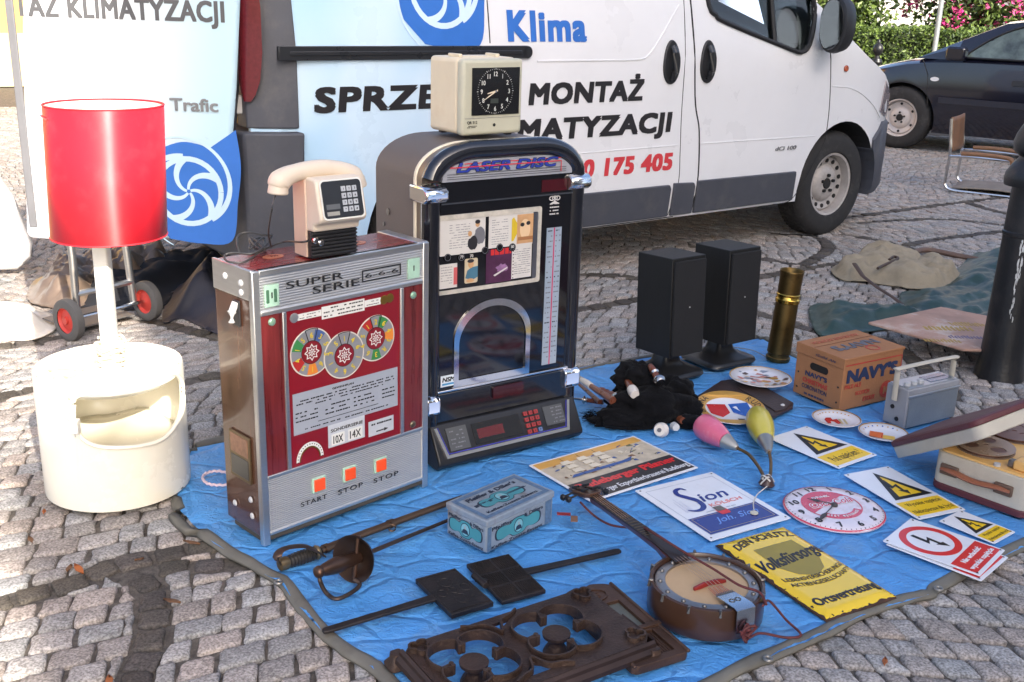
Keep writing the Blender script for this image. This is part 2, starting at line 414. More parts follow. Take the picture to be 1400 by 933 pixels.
    if True:
        for poly, dflag in stones:
            px, py = poly[0]
            # drop tiny edges, cut the corners, shrink for the joint
            pl = [a for a, b in zip(poly, poly[1:]+poly[:1]) if math.hypot(a[0]-b[0], a[1]-b[1]) > .013]
            if len(pl) < 3: continue
            ch = []
            for a, b in zip(pl, pl[1:]+pl[:1]):
                w = rng.uniform(.06, .15); ch += [(a[0]+(b[0]-a[0])*w, a[1]+(b[1]-a[1])*w), (b[0]+(a[0]-b[0])*w, b[1]+(a[1]-b[1])*w)]
            if py < 6.5:
                c2 = []
                for a, b in zip(ch, ch[1:]+ch[:1]):
                    l = math.hypot(a[0]-b[0], a[1]-b[1]); c2.append(a)
                    if l > .03: c2.append(((a[0]+b[0])/2+rng.uniform(-.004, .004), (a[1]+b[1])/2+rng.uniform(-.004, .004)))
                ch = c2
            cxm = sum(a[0] for a in ch)/len(ch); cym = sum(a[1] for a in ch)/len(ch); n = len(ch); o = len(verts)
            gap = rng.uniform(.0024, .0066); hz = rng.uniform(-.005, .003); tx, ty = rng.uniform(-.05, .05), rng.uniform(-.05, .05)
            for f, dz in ((0, -.022), (.0, -.0050), (.0035, -.0012), (.014, .0012)):
                for a in ch:
                    dx, dy = a[0]-cxm, a[1]-cym; l = math.hypot(dx, dy) or 1; kf = max(.2, (l-gap-f)/l); x, y = cxm+dx*kf, cym+dy*kf
                    verts.append((x, y, dz+hz+(x-cxm)*tx+(y-cym)*ty+(rng.uniform(-.001, .001) if dz > -.02 else 0)))
            verts.append((cxm, cym, hz+.0022))
            for r_ in range(3):
                for i in range(n): faces.append((o+r_*n+i, o+r_*n+(i+1) % n, o+(r_+1)*n+(i+1) % n, o+(r_+1)*n+i))
            for i in range(n): faces.append((o+3*n+i, o+3*n+(i+1) % n, o+4*n))
            if dflag: t = rng.uniform(.75, 1.3); c = (.090*t, .080*t, (.076-rng.uniform(0, .012))*t)
            else:
                t = rng.uniform(.80, 1.16); w = rng.uniform(-.03, .03); c = ((.385+w)*t, .363*t, (.343-w*.6)*t)
            cols += [(*c, 1)]*(4*n+1)
    me = bpy.data.meshes.new('cobblestones'); me.from_pydata(verts, [], faces); me.update()
    ca = me.color_attributes.new('stone', 'FLOAT_COLOR', 'POINT'); ca.data.foreach_set('color', np.array(cols, dtype=np.float32).ravel())
    me.polygons.foreach_set('use_smooth', [True]*len(me.polygons)); me.materials.append(node_stone('granite setts'))
    o = bpy.data.objects.new('pavement', me); col.objects.link(o); tag(o, kind='structure')
setts()
gm = M('joint grit', (.105, .090, .075), .95, var=.6, scale=40, bump=.9, bscale=170)
tag(MB().grid(60, 60, lambda u, v: (-150+300*u, -40+340*v, -.0115)).build('ground', gm), kind='structure')

# ------------------------------------------------------------------ blue tarpaulin
tarp_px = [(262, 614), (238, 690), (292, 743), (345, 775), (385, 800), (425, 850), (470, 890), (505, 910), (540, 942), (600, 985), (690, 1012), (820, 1000), (950, 948), (1030, 908), (1100, 880),
           (1200, 832), (1272, 814), (1290, 800), (1400, 748), (1500, 700), (1560, 660), (1500, 625), (1400, 597), (1312, 573), (1225, 548), (1095, 490), (1040, 462), (960, 474), (850, 492), (795, 503), (590, 552), (400, 588)]
tarp_poly = [(p.x, p.y) for p in (G(*q, .012) for q in tarp_px)]
def tarp_z(x, y, d):
    w = ridge(x*2.3+3, y*2.3, 1.5, 3); w2 = ridge(x*7, y*5, 4, 2); w3 = fbm(x*1.3, y*1.3, 9, 3)
    h = .0095+.0035*(w-.45)+.0022*(w2-.4)+.002*w3
    for a_ in (.62, .62+PI/2):
        s_ = ((x*math.cos(a_)+y*math.sin(a_)+.012*fbm(x*2, y*2, 7, 2))/.46) % 1.0; s_ = min(s_, 1-s_)*.46; h += .0045*math.exp(-(s_/.011)**2)
    # swell by the banjo and along the front hem
    for bx, by, br, bh in tarp_bumps:
        q = math.hypot(x-bx, y-by)/br
        if q < 1: h += bh*(1-q*q)**2*(.7+.6*ridge(x*6, y*6, 2, 2))
    e = max(0, 1-d/.10); h += e*.004*(1+fbm(x*8, y*8, 3, 2)*1.6)
    if d < .04: h -= .004*(1-d/.04)
    return max(.005, min(h, .017) if h < .03 else h)
_b1 = G(1045, 850); _b2 = G(860, 725); _b3 = G(780, 690); _b4 = G(1160, 800)
tarp_bumps = [(_b1.x-.02, _b1.y+.06, .09, .022)]
def node_tarp():
    m = M('blue woven tarpaulin', L(82, 152, 214), .40, var=.15, scale=6, dirt=L(124, 162, 196), dscale=5, damt=.5); t = m.node_tree; b = t.nodes['Principled BSDF']; N = t.nodes.new; K = t.links.new
    tc = N('ShaderNodeTexCoord'); mp = N('ShaderNodeMapping'); mp.inputs['Rotation'].default_value = (0, 0, .5); mp.inputs['Scale'].default_value = (1, 1.35, 1); K(tc.outputs['Object'], mp.inputs[0])
    ns = N('ShaderNodeTexNoise'); ns.inputs['Scale'].default_value = 3; ns.inputs['Detail'].default_value = 3; K(mp.outputs[0], ns.inputs['Vector'])
    mxv = N('ShaderNodeMix'); mxv.data_type = 'VECTOR'; mxv.inputs[0].default_value = .18; K(mp.outputs[0], mxv.inputs[4]); K(ns.outputs['Color'], mxv.inputs[5])
    v1 = N('ShaderNodeTexVoronoi'); v1.feature = 'DISTANCE_TO_EDGE'; v1.inputs['Scale'].default_value = 7.5; K(mxv.outputs[1], v1.inputs['Vector'])
    v2 = N('ShaderNodeTexNoise'); v2.inputs['Scale'].default_value = 34; v2.inputs['Detail'].default_value = 5; v2.inputs['Distortion'].default_value = 1.6; K(mp.outputs[0], v2.inputs['Vector'])
    mr = N('ShaderNodeMapRange'); mr.inputs[2].default_value = .10; K(v1.outputs['Distance'], mr.inputs[0])
    ad = N('ShaderNodeMath'); ad.operation = 'MULTIPLY_ADD'; ad.inputs[1].default_value = .8; K(mr.outputs[0], ad.inputs[0]); K(v2.outputs['Fac'], ad.inputs[2])
    bp = N('ShaderNodeBump'); bp.inputs['Strength'].default_value = 1.0; bp.inputs['Distance'].default_value = .007; K(ad.outputs[0], bp.inputs['Height'])
    w = N('ShaderNodeTexWave'); w.inputs['Scale'].default_value = 120; w.bands_direction = 'X'; K(tc.outputs['Object'], w.inputs['Vector'])
    b2 = N('ShaderNodeBump'); b2.inputs['Strength'].default_value = .06; b2.inputs['Distance'].default_value = .001; K(w.outputs['Fac'], b2.inputs['Height']); K(bp.outputs[0], b2.inputs['Normal']); K(b2.outputs[0], b.inputs['Normal'])
    return m
tm = node_tarp()
tarp_root = E('tarpaulin', (tarp_poly[5][0], tarp_poly[5][1], 0), 0, 'large crinkled blue tarpaulin with a grey hem spread over the cobbles', 'tarpaulin')
ox, oy = tarp_root.location.x, tarp_root.location.y
mb = MB(); sheet(mb, tarp_poly, .0135, tarp_z); mb.v = [(x-ox, y-oy, z) for x, y, z in mb.v]
mb.build('cover', tm, tarp_root, angle=180)
hm = M('grey tarpaulin hem', L(104, 101, 92), .65, var=.2, bump=.5, bscale=50, dirt=L(80, 72, 60), damt=.4)
mb = MB(); pts = spline(tarp_poly, 10, True); rngh = random.Random(5); n = len(pts); rings = []
for i, p in enumerate(pts):
    a, b = pts[i-1], pts[(i+1) % n]; t = (b-a).normalized(); nrm = Vector((-t.y, t.x)); x, y = p.x, p.y
    wv = .006*fbm(x*9, y*9, 1, 3); zz = .012+.008*max(0, fbm(x*7, y*7, 5, 3))
    sgn = 1 if inside((p.x+nrm.x*.01, p.y+nrm.y*.01), tarp_poly) else -1; q = nrm*sgn
    ins = .025+.006*fbm(x*4, y*4, 2, 2)
    rings.append([(p.x+q.x*k-ox, p.y+q.y*k-oy, z) for k, z in ((ins, tarp_z(p.x+q.x*ins, p.y+q.y*ins, ins)+.0015), (ins*.95, tarp_z(p.x+q.x*ins, p.y+q.y*ins, ins)+.0045), (ins*.5, max(zz, tarp_z(p.x+q.x*ins*.5, p.y+q.y*ins*.5, ins*.5))+.0045), (.002+wv, zz+.0005), (-.006+wv, zz-.004), (-.006+wv, .002), (ins, .001))])
rings.append(rings[0]); mb.loft(rings, caps=False)
mb.build('hem', hm, tarp_root, angle=180)
for (u, v) in ((381, 797), (1283, 806), (1050, 902), (245, 668)):
    g = G(u, v, .02); mb = MB(); ring = [(g.x-ox+.009*math.cos(a), g.y-oy+.009*math.sin(a), .0225) for a in [2*PI*i/16 for i in range(16)]]
    mb.tube(ring, .0035, 6, True); mb.build('eyelet', M('dull eyelet', (.30, .29, .27), .5, .8), tarp_root)
# ------------------------------------------------------------------ the van
VYAW = R(37.5); VA = G(1138, 324); VS = PL(VA, VYAW)
van = E('van', VA, VYAW, 'white and pale blue delivery van with its rear door swung open, parked behind the stall', 'van')
black_pl = M('black plastic', (.018, .018, .02), .45, bump=.15, bscale=400)
grey_pl = M('dark grey bumper plastic', L(72, 74, 82), .55, bump=.25, bscale=500, dirt=(.16, .15, .14), damt=.25)
def node_vanpaint():
    m = M('white van paint with blue print', (.80, .80, .81), .28, var=.025, scale=2.2, coat=.5, dirt=(.42, .40, .38), dscale=2.3, damt=.06); t = m.node_tree; b = t.nodes['Principled BSDF']; N = t.nodes.new; K = t.links.new
    old = b.inputs['Base Color'].links[0].from_socket
    tc = N('ShaderNodeTexCoord'); sx = N('ShaderNodeSeparateXYZ'); K(tc.outputs['Object'], sx.inputs[0])
    mr = N('ShaderNodeMapRange'); mr.inputs[1].default_value = -2.85; mr.inputs[2].default_value = -3.3; mr.interpolation_type = 'SMOOTHSTEP'; K(sx.outputs['X'], mr.inputs[0])
    nz = N('ShaderNodeTexNoise'); nz.inputs['Scale'].default_value = 1.6; K(tc.outputs['Object'], nz.inputs['Vector'])
    r2 = N('ShaderNodeValToRGB'); r2.color_ramp.elements[0].position = .35; r2.color_ramp.elements[1].position = .65; r2.color_ramp.elements[0].color = (*L(168, 210, 240), 1); r2.color_ramp.elements[1].color = (*L(205, 228, 245), 1); K(nz.outputs['Fac'], r2.inputs[0])
    mx = N('ShaderNodeMix'); mx.data_type = 'RGBA'; K(mr.outputs[0], mx.inputs[0]); K(old, mx.inputs[6]); K(r2.outputs[0], mx.inputs[7]); K(mx.outputs[2], b.inputs['Base Color'])
    return m
paint = node_vanpaint()
cut_dark = M('dark trim inside the van', (.02, .02, .022), .8)
def lin(x, xs, ys):
    if x <= xs[0]: return ys[0]
    for a, b, c, d in zip(xs, xs[1:], ys, ys[1:]):
        if x <= b:
            t = (x-a)/(b-a); return c+(d-c)*t
    return ys[-1]
def smoothlin(x, xs, ys, w=.06): return sum(lin(x+k*w/2, xs, ys) for k in (-2, -1, 0, 1, 2))/5
def v_inset(s): return smoothlin(s, [-4.02, -3.99, -3.9, -3.7, -.15, .15, .4, .6, .74, .83], [.12, .07, .02, 0, 0, .01, .035, .11, .22, .42], .08)
def v_top(s): return smoothlin(s, [-4.02, -3.9, -1.5, -1.2, -.9, -.2, .12, .45, .65, .77, .83], [1.86, 1.94, 1.95, 1.93, 1.84, 1.42, 1.22, 1.08, .94, .78, .60], .10)
def v_lean(z): return 0 if z < 1.16 else (z-1.16)*.11+max(0, z-1.2)**2*.16
def van_side(s, z, off=0.0): return (s, v_inset(s)+v_lean(z)+ (.02*max(0, .42-z)/.15)-off, z)
VW = 1.90
stations = [-4.02, -3.98, -3.92, -3.8, -3.6, -3.2, -2.8, -2.2, -1.6, -1.3, -1.1, -.9, -.6, -.35, -.15, 0, .15, .3, .42, .54, .64, .72, .78, .83]
rings = []
for s in stations:
    zt = v_top(s); half = []
    for z in (.27, .33, .45, .70, .95, 1.16, 1.25, 1.42, 1.6, 1.78, 1.88):
        zc = min(z, zt-.03*(1.95-z)) if z > zt-.10 else z
        zc = z if zt > 1.9 else (.27+(zt-.05-.27)*(z-.27)/(1.88-.27) if zt < 1.88 else z)
        half.append((s, van_side(s, z if zt >= 1.88 else zc)[1]+(0 if zt >= 1.88 else 0), zc))
    rd = half[-1]; half.append((s, rd[1]+.12, zt)); half.append((s, .70, zt+.018))
    rings.append(half+[(s, VW-p[1], p[2]) for p in half[::-1]])
mb = MB(); mb.loft(rings); body = mb.build('body', paint, van, angle=32)
def cutter(mb_): return mb_.build('cutter', cut_dark, van, smooth=False)
for s0, r0 in ((0.0, .415), (-3.1, .415)):
    c = MB(); c.tube([(s0, -.2, .34), (s0, .34, .34)], r0, 40); boolean(body, cutter(c))
c = MB(); c.box(-4.3, -2.0, .12, VW-.12, .52, 1.80); boolean(body, cutter(c))     # load space, open at the back
win = [VS(*p) for p in ((968, -12), (976, 8), (984, 21), (996, 31), (1082, 68), (1097, 71), (1108, 62), (1118, 30), (1121, 0), (1121, -20))]
win_top = [(-.55, 1.62), (-.85, 1.74), (-1.30, 1.76), (-1.36, 1.70)]
win = win[1:-1]; wpoly = win+win_top
c = MB(); c.ngon([(a, b) for a, b in wpoly], -.3, 1.35, lambda a, b, d: (a, d, b)); boolean(body, cutter(c))
glass = M('tinted side glass', (.75, .85, .82), .02, trans=1.0, var=0)
mb = MB(); mb.ngon([van_side(a, b)[::2] for a, b in wpoly], 0, .004, lambda a, b, d: (a, van_side(a, b, -.018)[1]+d, b)); mb.build('window', glass, van, smooth=False)
rub = M('black rubber', (.016, .016, .017), .6, var=.2)
mb = MB(); pl = [van_side(a, b, .002) for a, b in wpoly]; mb.tube(spline(pl, 3, True), .014, 6, True); mb.build('window_seal', rub, van)
d0, d1 = VS(1062, 0), VS(1062, 62); mb = MB(); mb.tube([van_side(d1[0], d1[1], -.005), van_side(d1[0]-.02, 1.74, -.005)], .014, 6); mb.build('window_divider', rub, van)
# cab seen through the glass
dash = M('grey dashboard', (.10, .11, .11), .7, bump=.2); mb = MB()
mb.loft([[(s, y, z) for s, z in ((-.55, .8), (-.62, 1.14), (-.48, 1.22), (-.25, 1.20), (-.2, .8))] for y in (.16, 1.30)]); mb.build('dashboard', dash, van, bevel=.02)
mb = MB(); mb.tube([(-.72+.10*math.cos(a)*.5, 1.35-.45+.19*math.sin(a), 1.27+.17*math.cos(a)) for a in [2*PI*i/28 for i in range(28)]], .014, 8, True)
mb.tube([(-.72, .72, 1.27), (-.70, .90, 1.24), (-.72, 1.08, 1.27)], .016, 6); mb.build('steering_wheel', black_pl, van)
seat = M('grey seat cloth', (.08, .085, .09), .9, bump=.4); mb = MB()
mb.loft([[(-1.28-.12*k, y, z) for y, z in rrect(.2, .64, .75, 1.58, .09)] for k in (0, 1)]); mb.build('seat', seat, van, bevel=.02)
mb = MB(); mb.box(-.55, -.33, .25, .50, 1.20, 1.207); mb.build('paper', M('papers', (.7, .7, .68), .8), van, smooth=False)
# lower mouldings, rail, seams
mb = MB()
for a, b in ((-2.97, -1.56), (-1.535, -1.365), (-1.345, -.455)):
    mb.ngon([(a, .285), (b, .285), (b-(.0 if b < -1 else .01), .445), (b-.012, .468), (a, .475)], -.01, .016, lambda p, q, d: van_side(p, q, d))
mb.split('side_moulding', grey_pl, van, bevel=.005)
mb = MB(); mb.box(-3.93, -2.62, -.016, .005, 1.170, 1.229); mb.box(-3.88, -2.66, -.021, -.016, 1.190, 1.208)
mb.lathe([(.0295, -.016), (.0295, .004)], 20, tf=lambda x, y, z: (-2.62+x, z, 1.1985+y)); mb.build('sliding_rail', M('black glossy rail', (.02, .021, .024), .28, coat=.3), van, bevel=.008)
seam = M('panel gap', (.012, .012, .013), .7)
def seamline(mb, pts, w=.006): mb.tube([van_side(a, b, .0) for a, b in spline(pts, 6)], w/2, 5)
mb = MB(); seamline(mb, [(-2.832, 1.24), (-2.834, 1.5), (-2.83, 1.8)]); seamline(mb, [(-1.516, 1.80), (-1.516, 1.47), (-1.513, .9), (-1.50, .65), (-1.495, .474), (-1.545, .29)], .005)
seamline(mb, [(-1.475, 1.80), (-1.465, 1.467), (-1.417, .961), (-1.36, .76), (-1.338, .5), (-1.356, .29)], .010)
seamline(mb, [(-.30, 1.40), (-.246, 1.193), (-.20, .9), (-.195, .70), (-.215, .62), (-.33, .45), (-.45, .285), (-.62, .268)], .006)
seamline(mb, [(-1.5, .276), (-2.2, .274), (-2.9, .274)], .006); mb.split('panel_gap', seam, van)
mb = MB()   # pressed swage lines
seamline(mb, [(-2.55, 1.155), (-2.1, 1.155), (-1.87, 1.157), (-1.79, 1.18), (-1.7, 1.27), (-1.557, 1.435)], .010)
seamline(mb, [(-2.6, .685), (-2.0, .686), (-1.52, .688)], .007); seamline(mb, [(-1.34, .686), (-.9, .683), (-.31, .678)], .007)
seamline(mb, [(-.19, .98), (0, .965), (.15, .92), (.3, .845), (.42, .76)], .008); mb.split('swage_line', paint, van)
# handles
for a in (-1.62, -1.333):
    mb = MB(); o = [(a+.062*math.cos(t)*(1-.12*math.sin(t)), 1.14+.117*math.sin(t)) for t in [2*PI*i/32 for i in range(32)]]
    mb.ngon(o, -.004, .012, lambda p, q, d: van_side(p, q, d))
    h = mb.build('door_handle', black_pl, van, bevel=.006); mb = MB(); mb.tube([van_side(a, 1.22, .012), van_side(a, 1.19, .032), van_side(a, 1.09, .034), van_side(a, 1.05, .012)], .019, 10); mb.build('grip', M('black glossy rail'), h)
# front bumper, arch lip, headlamp, indicator, badge
mb = MB(); rings = []
for s in [x/100 for x in range(34, 84, 4)]+[.83]:
    i0 = v_inset(s)-.012; zt = min(.74-.10*max(0, (.46-s)/.12), .80); zb = .24
    o = [(s+.012, i0+.03, zb), (s+.012, i0, zb+.05), (s+.012, i0-.004, (zb+zt)/2), (s+.012, i0, zt-.03), (s+.012, i0+.03, zt)]
    rings.append(o+[(p[0], VW-p[1], p[2]) for p in o[::-1]])
mb.loft(rings); bump = mb.build('bumper', grey_pl, van, angle=50)
c = MB(); c.tube([(0, -.3, .34), (0, .34, .34)], .412, 40); boolean(bump, c.build('cutter', grey_pl, van, smooth=False))
mb = MB(); mb.ngon([(.40, .80), (.52, .76), (.66, .80), (.60, .96), (.44, 1.0)], 0, .008, lambda p, q, d: van_side(p, min(q, v_top(p)-.06), d)); mb.build('headlight', M('headlamp glass', (.42, .36, .37), .08, coat=1), van, bevel=.01)
mb = MB(); mb.ngon(circ(-.071, 1.086, .022, 20, .020), -.004, .010, lambda p, q, d: van_side(p, q, d)); mb.build('indicator_lamp', M('amber lens', (.45, .09, .03), .15, coat=1), van, bevel=.005)
mb = MB(); T(mb, 'dCi 100', -.678, -.482, .606, .026, van_side, M('chrome grey badge', (.28, .28, .29), .35, .6), th=.004, bold=.03, shear=.15); mb.build('badge', None, van, smooth=False)
# mirror
mb = MB(); m0 = Vector((-.37, -.12, 1.37)); rr = []
for k, (d, sc) in enumerate(((-.055, .75), (-.045, .97), (-.01, 1), (.05, .93), (.085, .62))):
    rr.append([(m0.x+d, m0.y+.10*sc*math.cos(t)*(1.0), m0.z-.02+.165*sc*(abs(math.sin(t))**.8)*(1 if math.sin(t) > 0 else -1)) for t in [2*PI*i/24 for i in range(24)]])
mb.loft(rr); mir = mb.build('mirror', black_pl, van, bevel=.0)
mb = MB(); mb.ngon([(m0.y+.085*math.cos(t), m0.z-.02+.145*math.sin(t)) for t in [2*PI*i/24 for i in range(24)]], 0, .003, lambda a, b, d: (m0.x-.058-d, a, b)); mb.build('mirror_glass', M('mirror silver', (.8, .8, .8), .03, 1, var=0), mir)
mb = MB(); mb.tube([(-.30, .06, 1.22), (-.29, -.04, 1.235), (-.28, -.11, 1.26)], .03, 8); mb.build('mirror_arm', black_pl, mir)
# wheels
def wheel(parent, x, y, z, r, rimr, rimmat, holes=14, side=-1):
    prof = [(rimr*.98, .075), (rimr*1.04, .098), (r*.83, .105), (r*.95, .092), (r, .065), (r, -.065), (r*.95, -.09), (rimr, -.09)]
    tf = lambda a, b, c: (x+a, y+side*c, z+b)
    mb = MB(); mb.lathe(prof, 48, tf, caps=False); w = mb.build('wheel', rub_t, parent, angle=50)
    mb = MB()
    for k in range(60):
        a = 2*PI*k/60
        for dy in (-.045, 0, .045):
            mb.box(-.010, .010, dy-.019, dy+.019, r-.004, r+.004, tf=lambda px, py, pz, a=a+dy*1.5: (x+math.cos(a)*pz-math.sin(a)*px, y+py, z+math.sin(a)*pz+math.cos(a)*px))
    mb.build('tread', rub_t, w, smooth=False)
    mb = MB(); mb.lathe([(0.0, .035), (.035, .035), (.038, .06), (.075, .062), (rimr*.52, .052), (rimr*.60, .030), (rimr*.82, .045), (rimr*.90, .03), (rimr*.93, .088), (rimr*1.0, .092), (rimr*1.02, .07)], 48, tf); mb.build('rim', rimmat, w, angle=50)
    mb = MB()
    for k in range(holes):
        a = 2*PI*(k+.5)/holes; rr_ = rimr*.735
        mb.ngon([(rr_*math.cos(a)+rimr*.072*math.cos(t), rr_*math.sin(a)+rimr*.072*math.sin(t)) for t in [2*PI*i/12 for i in range(12)]], .036, .0435, tf)
    for k in range(5):
        a = 2*PI*k/5+.3; mb.ngon([(.055*math.cos(a)+.011*math.cos(t), .055*math.sin(a)+.011*math.sin(t)) for t in [PI/3*i for i in range(6)]], .05, .078, tf)
    mb.ngon(circ(0, 0, .034, 20), .03, .066, tf); mb.build('rim_openings', M('rim shadow holes', (.015, .014, .013), .8), w, smooth=False)
    return w
rub_t = M('tyre rubber', (.022, .021, .021), .75, var=.3, scale=20, dirt=(.09, .085, .08), dscale=8, damt=.5)
steel_rim = M('dusty steel rim', L(176, 170, 165), .5, .15, var=.15, scale=14, dirt=(.16, .14, .12), dscale=9, damt=.45)
for sx in (0.0, -3.1): wheel(van, sx, .155, .34, .343, .205, steel_rim)
for sx in (0.0, -3.1): wheel(van, sx, VW-.10, .34, .343, .205, steel_rim, side=1)
# rear corner: dark pillar cladding, lamp, bumper
mb = MB(); mb.loft([[van_side(s, z, .010) for s in (-3.835, -3.9, -3.95, -3.99)]+[(-4.035, .10, z), (-4.035, .20, z), (-3.9, .2, z)] for z in (.885, .95, 1.2, 1.5, 1.8)]); mb.build('rear_pillar', grey_pl, van, bevel=.006)
mb = MB(); mb.loft([[van_side(s, z, .022+.008*k) for s in (-3.83, -3.92, -3.99)]+[(-4.06, .08, z), (-4.10, .30, z), (-4.10, 1.0, z), (-3.84, 1.0, z)] for k, z in enumerate((.30, .40, .62, .80, .872))]); mb.build('rear_bumper', grey_pl, van, bevel=.012)
lampm = M('dark red lamp lens', (.13, .014, .020), .10, coat=1, var=.15, scale=60); mb = MB()
rg = []
for z, w in ((1.0, .2), (1.03, .5), (1.09, .8), (1.2, 1), (1.38, 1), (1.5, .8), (1.58, .3)):
    rg.append([(lin(.50+(k/6-.5)*w*.55, [0, .3, .55, 1], [-3.93, -3.985, -4.035, -4.04])-.016, lin(.50+(k/6-.5)*w*.55, [0, .3, .55, 1], [.0, .045, .095, .20])-.014, z) for k in range(7)]+[(-3.98, .12, z)])
mb.loft(rg, caps=True, closed=True); mb.build('tail_light', lampm, van, angle=60)
mb = MB(); mb.box(-4.07, -3.98, .14, .21, .94, 1.02); mb.build('hinge', M('painted hinge', (.6, .6, .6), .4), van, bevel=.01)
# writing on the side
ink = M('black vinyl lettering', (.022, .020, .022), .4, var=.05); redv = M('red vinyl lettering', L(205, 62, 68), .4, var=.05); bluev = M('blue vinyl print', L(52, 112, 196), .38, var=.06)
pale = M('pale vinyl print', L(205, 228, 245), .38, var=.03)
mb = MB(); T(mb, 'SPRZEDAŻ', -3.765, -2.66, .948, .116, van_side, ink, th=.001, off=.002, bold=.068, space=1.08, shear=.07)
T(mb, 'MONTAŻ', -2.597, -1.815, .943, .113, van_side, ink, th=.001, off=.002, bold=.068, space=1.08, shear=.07)
T(mb, 'KLIMATYZACJI', -2.96, -1.585, .765, .116, van_side, ink, th=.001, off=.002, bold=.068, space=1.08, shear=.07)
T(mb, '0 175 405', -2.22, -1.558, .553, .102, van_side, redv, th=.001, off=.002, bold=.068, space=1.08, shear=.07)
T(mb, 'Klima', -2.725, -2.226, 1.247, .155, van_side, bluev, th=.001, off=.002, bold=.055, space=1.12)
mb.build('lettering', None, van, smooth=False)
def pinwheel(mb, cx, cz, s, tf, ground):
    """blue turbine emblem: cusped blade outline, pale swirl rings and a five-bladed rotor"""
    out = [(-.92, -.55), (-1.0, .1), (-.72, .72), (-.1, 1.02), (.5, .92), (1.05, 1.30), (1.12, .55), (1.02, -.2), (.86, -1.02), (.2, -1.1), (-.45, -1.02)]
    f = lambda q: [(cx+x*s, cz+y*s) for x, y in q]
    S2(mb, [f([(p.x, p.y) for p in spline(out[:5], 6)]+[(p.x, p.y) for p in spline(out[5:], 6)])], tf, bluev, th=.0008, off=.001)
    def swirl(a0, a1, r0, r1, w0, w1, mat, off):
        k = 34; pts = [((r0+(r1-r0)*i/k)*math.cos(a0+(a1-a0)*i/k), (r0+(r1-r0)*i/k)*math.sin(a0+(a1-a0)*i/k)) for i in range(k+1)]
        S2(mb, [f(stroke(pts, [w0+(w1-w0)*i/k for i in range(k+1)]))], tf, mat, th=.0006, off=off)
    for a, b in ((2.3, -.9), (-1.9, -4.6)): swirl(a, b, 1.22, .72, .02, .13, ground, .002)
    swirl(0, 2*PI, .68, .68, .11, .11, ground, .0022)
    for k in range(5):
        a = 2*PI*k/5+.4; swirl(a, a-1.25, .04, .68, .05, .15, ground, .0024)
lo = VS(612, 6)
mb = MB(); pinwheel(mb, -3.09, 1.475, .235, van_side, pale); mb.build('emblem', None, van, smooth=False)
# opened rear door, hinged on the right-hand corner
hin = van.matrix_world
D0 = Vector((-1.10, 4.56, 0)); DDIR = R(180-1.5); dn = PL(D0, DDIR+PI)     # runs to the camera's left
dlocal = MB(); Vm = Matrix.Translation(VA) @ Matrix.Rotation(VYAW, 4, 'Z'); Vi = Vm.inverted()
DM = Vi @ (Matrix.Translation(D0) @ Matrix.Rotation(DDIR+PI, 4, 'Z'))          # door frame -> van frame (x right, y away)
def dtf(a, b, d): return tuple(DM @ Vector((a, -d, b)))
P = dn
outl = [P(*q) for q in ((34, -60), (35, 60), (38, 200), (40, 315), (44, 324), (100, 328), (215, 326), (296, 319), (307, 310), (316, 240), (325, 120), (330, 0), (331, -60))]
outl = [(a, b) for a, b in outl]; outl[0] = (outl[0][0]+.02, 1.75); outl[-1] = (outl[-1][0]-.02, 1.75)
dpaint = M('white door paint with pale blue print', (.78, .8, .83), .3, var=.03, coat=.4); 
def node_door():
    t = dpaint.node_tree; b = t.nodes['Principled BSDF']; N = t.nodes.new; K = t.links.new; old = b.inputs['Base Color'].links[0].from_socket
    g = N('ShaderNodeNewGeometry'); sx = N('ShaderNodeSeparateXYZ'); K(g.outputs['Position'], sx.inputs[0])
    mr = N('ShaderNodeMapRange'); mr.inputs[1].default_value = -1.75; mr.inputs[2].default_value = -1.2; mr.interpolation_type = 'SMOOTHSTEP'; K(sx.outputs['X'], mr.inputs[0])
    mx = N('ShaderNodeMix'); mx.data_type = 'RGBA'; K(mr.outputs[0], mx.inputs[0]); K(old, mx.inputs[6]); mx.inputs[7].default_value = (*L(190, 220, 232), 1); K(mx.outputs[2], b.inputs['Base Color'])
node_door()
mb = MB(); mb.ngon(outl, 0, .035, dtf); door = mb.build('rear_door', dpaint, van, bevel=.018, seg=3, angle=50)
inn = [(a+(.02 if a > -.5 else -.012), b) for a, b in outl]; mb = MB(); mb.ngon([(a*.985-.012, b+.006) for a, b in outl], -.075, -.002, dtf); mb.build('door_lining', grey_pl, door, bevel=.01)
mb = MB(); a0, b0 = P(66, 234); mb.box(a0-.045, a0+.01, -.0, .03, b0-.006, b0+.012, tf=lambda x, y, z: dtf(x, z, -y)); mb.tube([dtf(a0-.02, b0+.05, -.03), dtf(a0+.005, b0, -.03), dtf(a0-.01, b0-.06, -.03)], .014, 6); mb.build('latch', M('zinc latch', (.5, .48, .45), .4, .9), door)
mb = MB(); x0, z0 = P(38, 12); x1, z1 = P(311, 31); xl, _ = P(-70, -6)
sl_ = (z1-z0)/(x1-x0)
T(mb, 'MONTAŻ KLIMATYZACJI', x0-.27, x1, z1, .088, dtf, M('grey-black door lettering', (.10, .10, .105), .45), th=.001, off=.036, bold=.042, space=1.06)
mb.v = [v for v in mb.v]
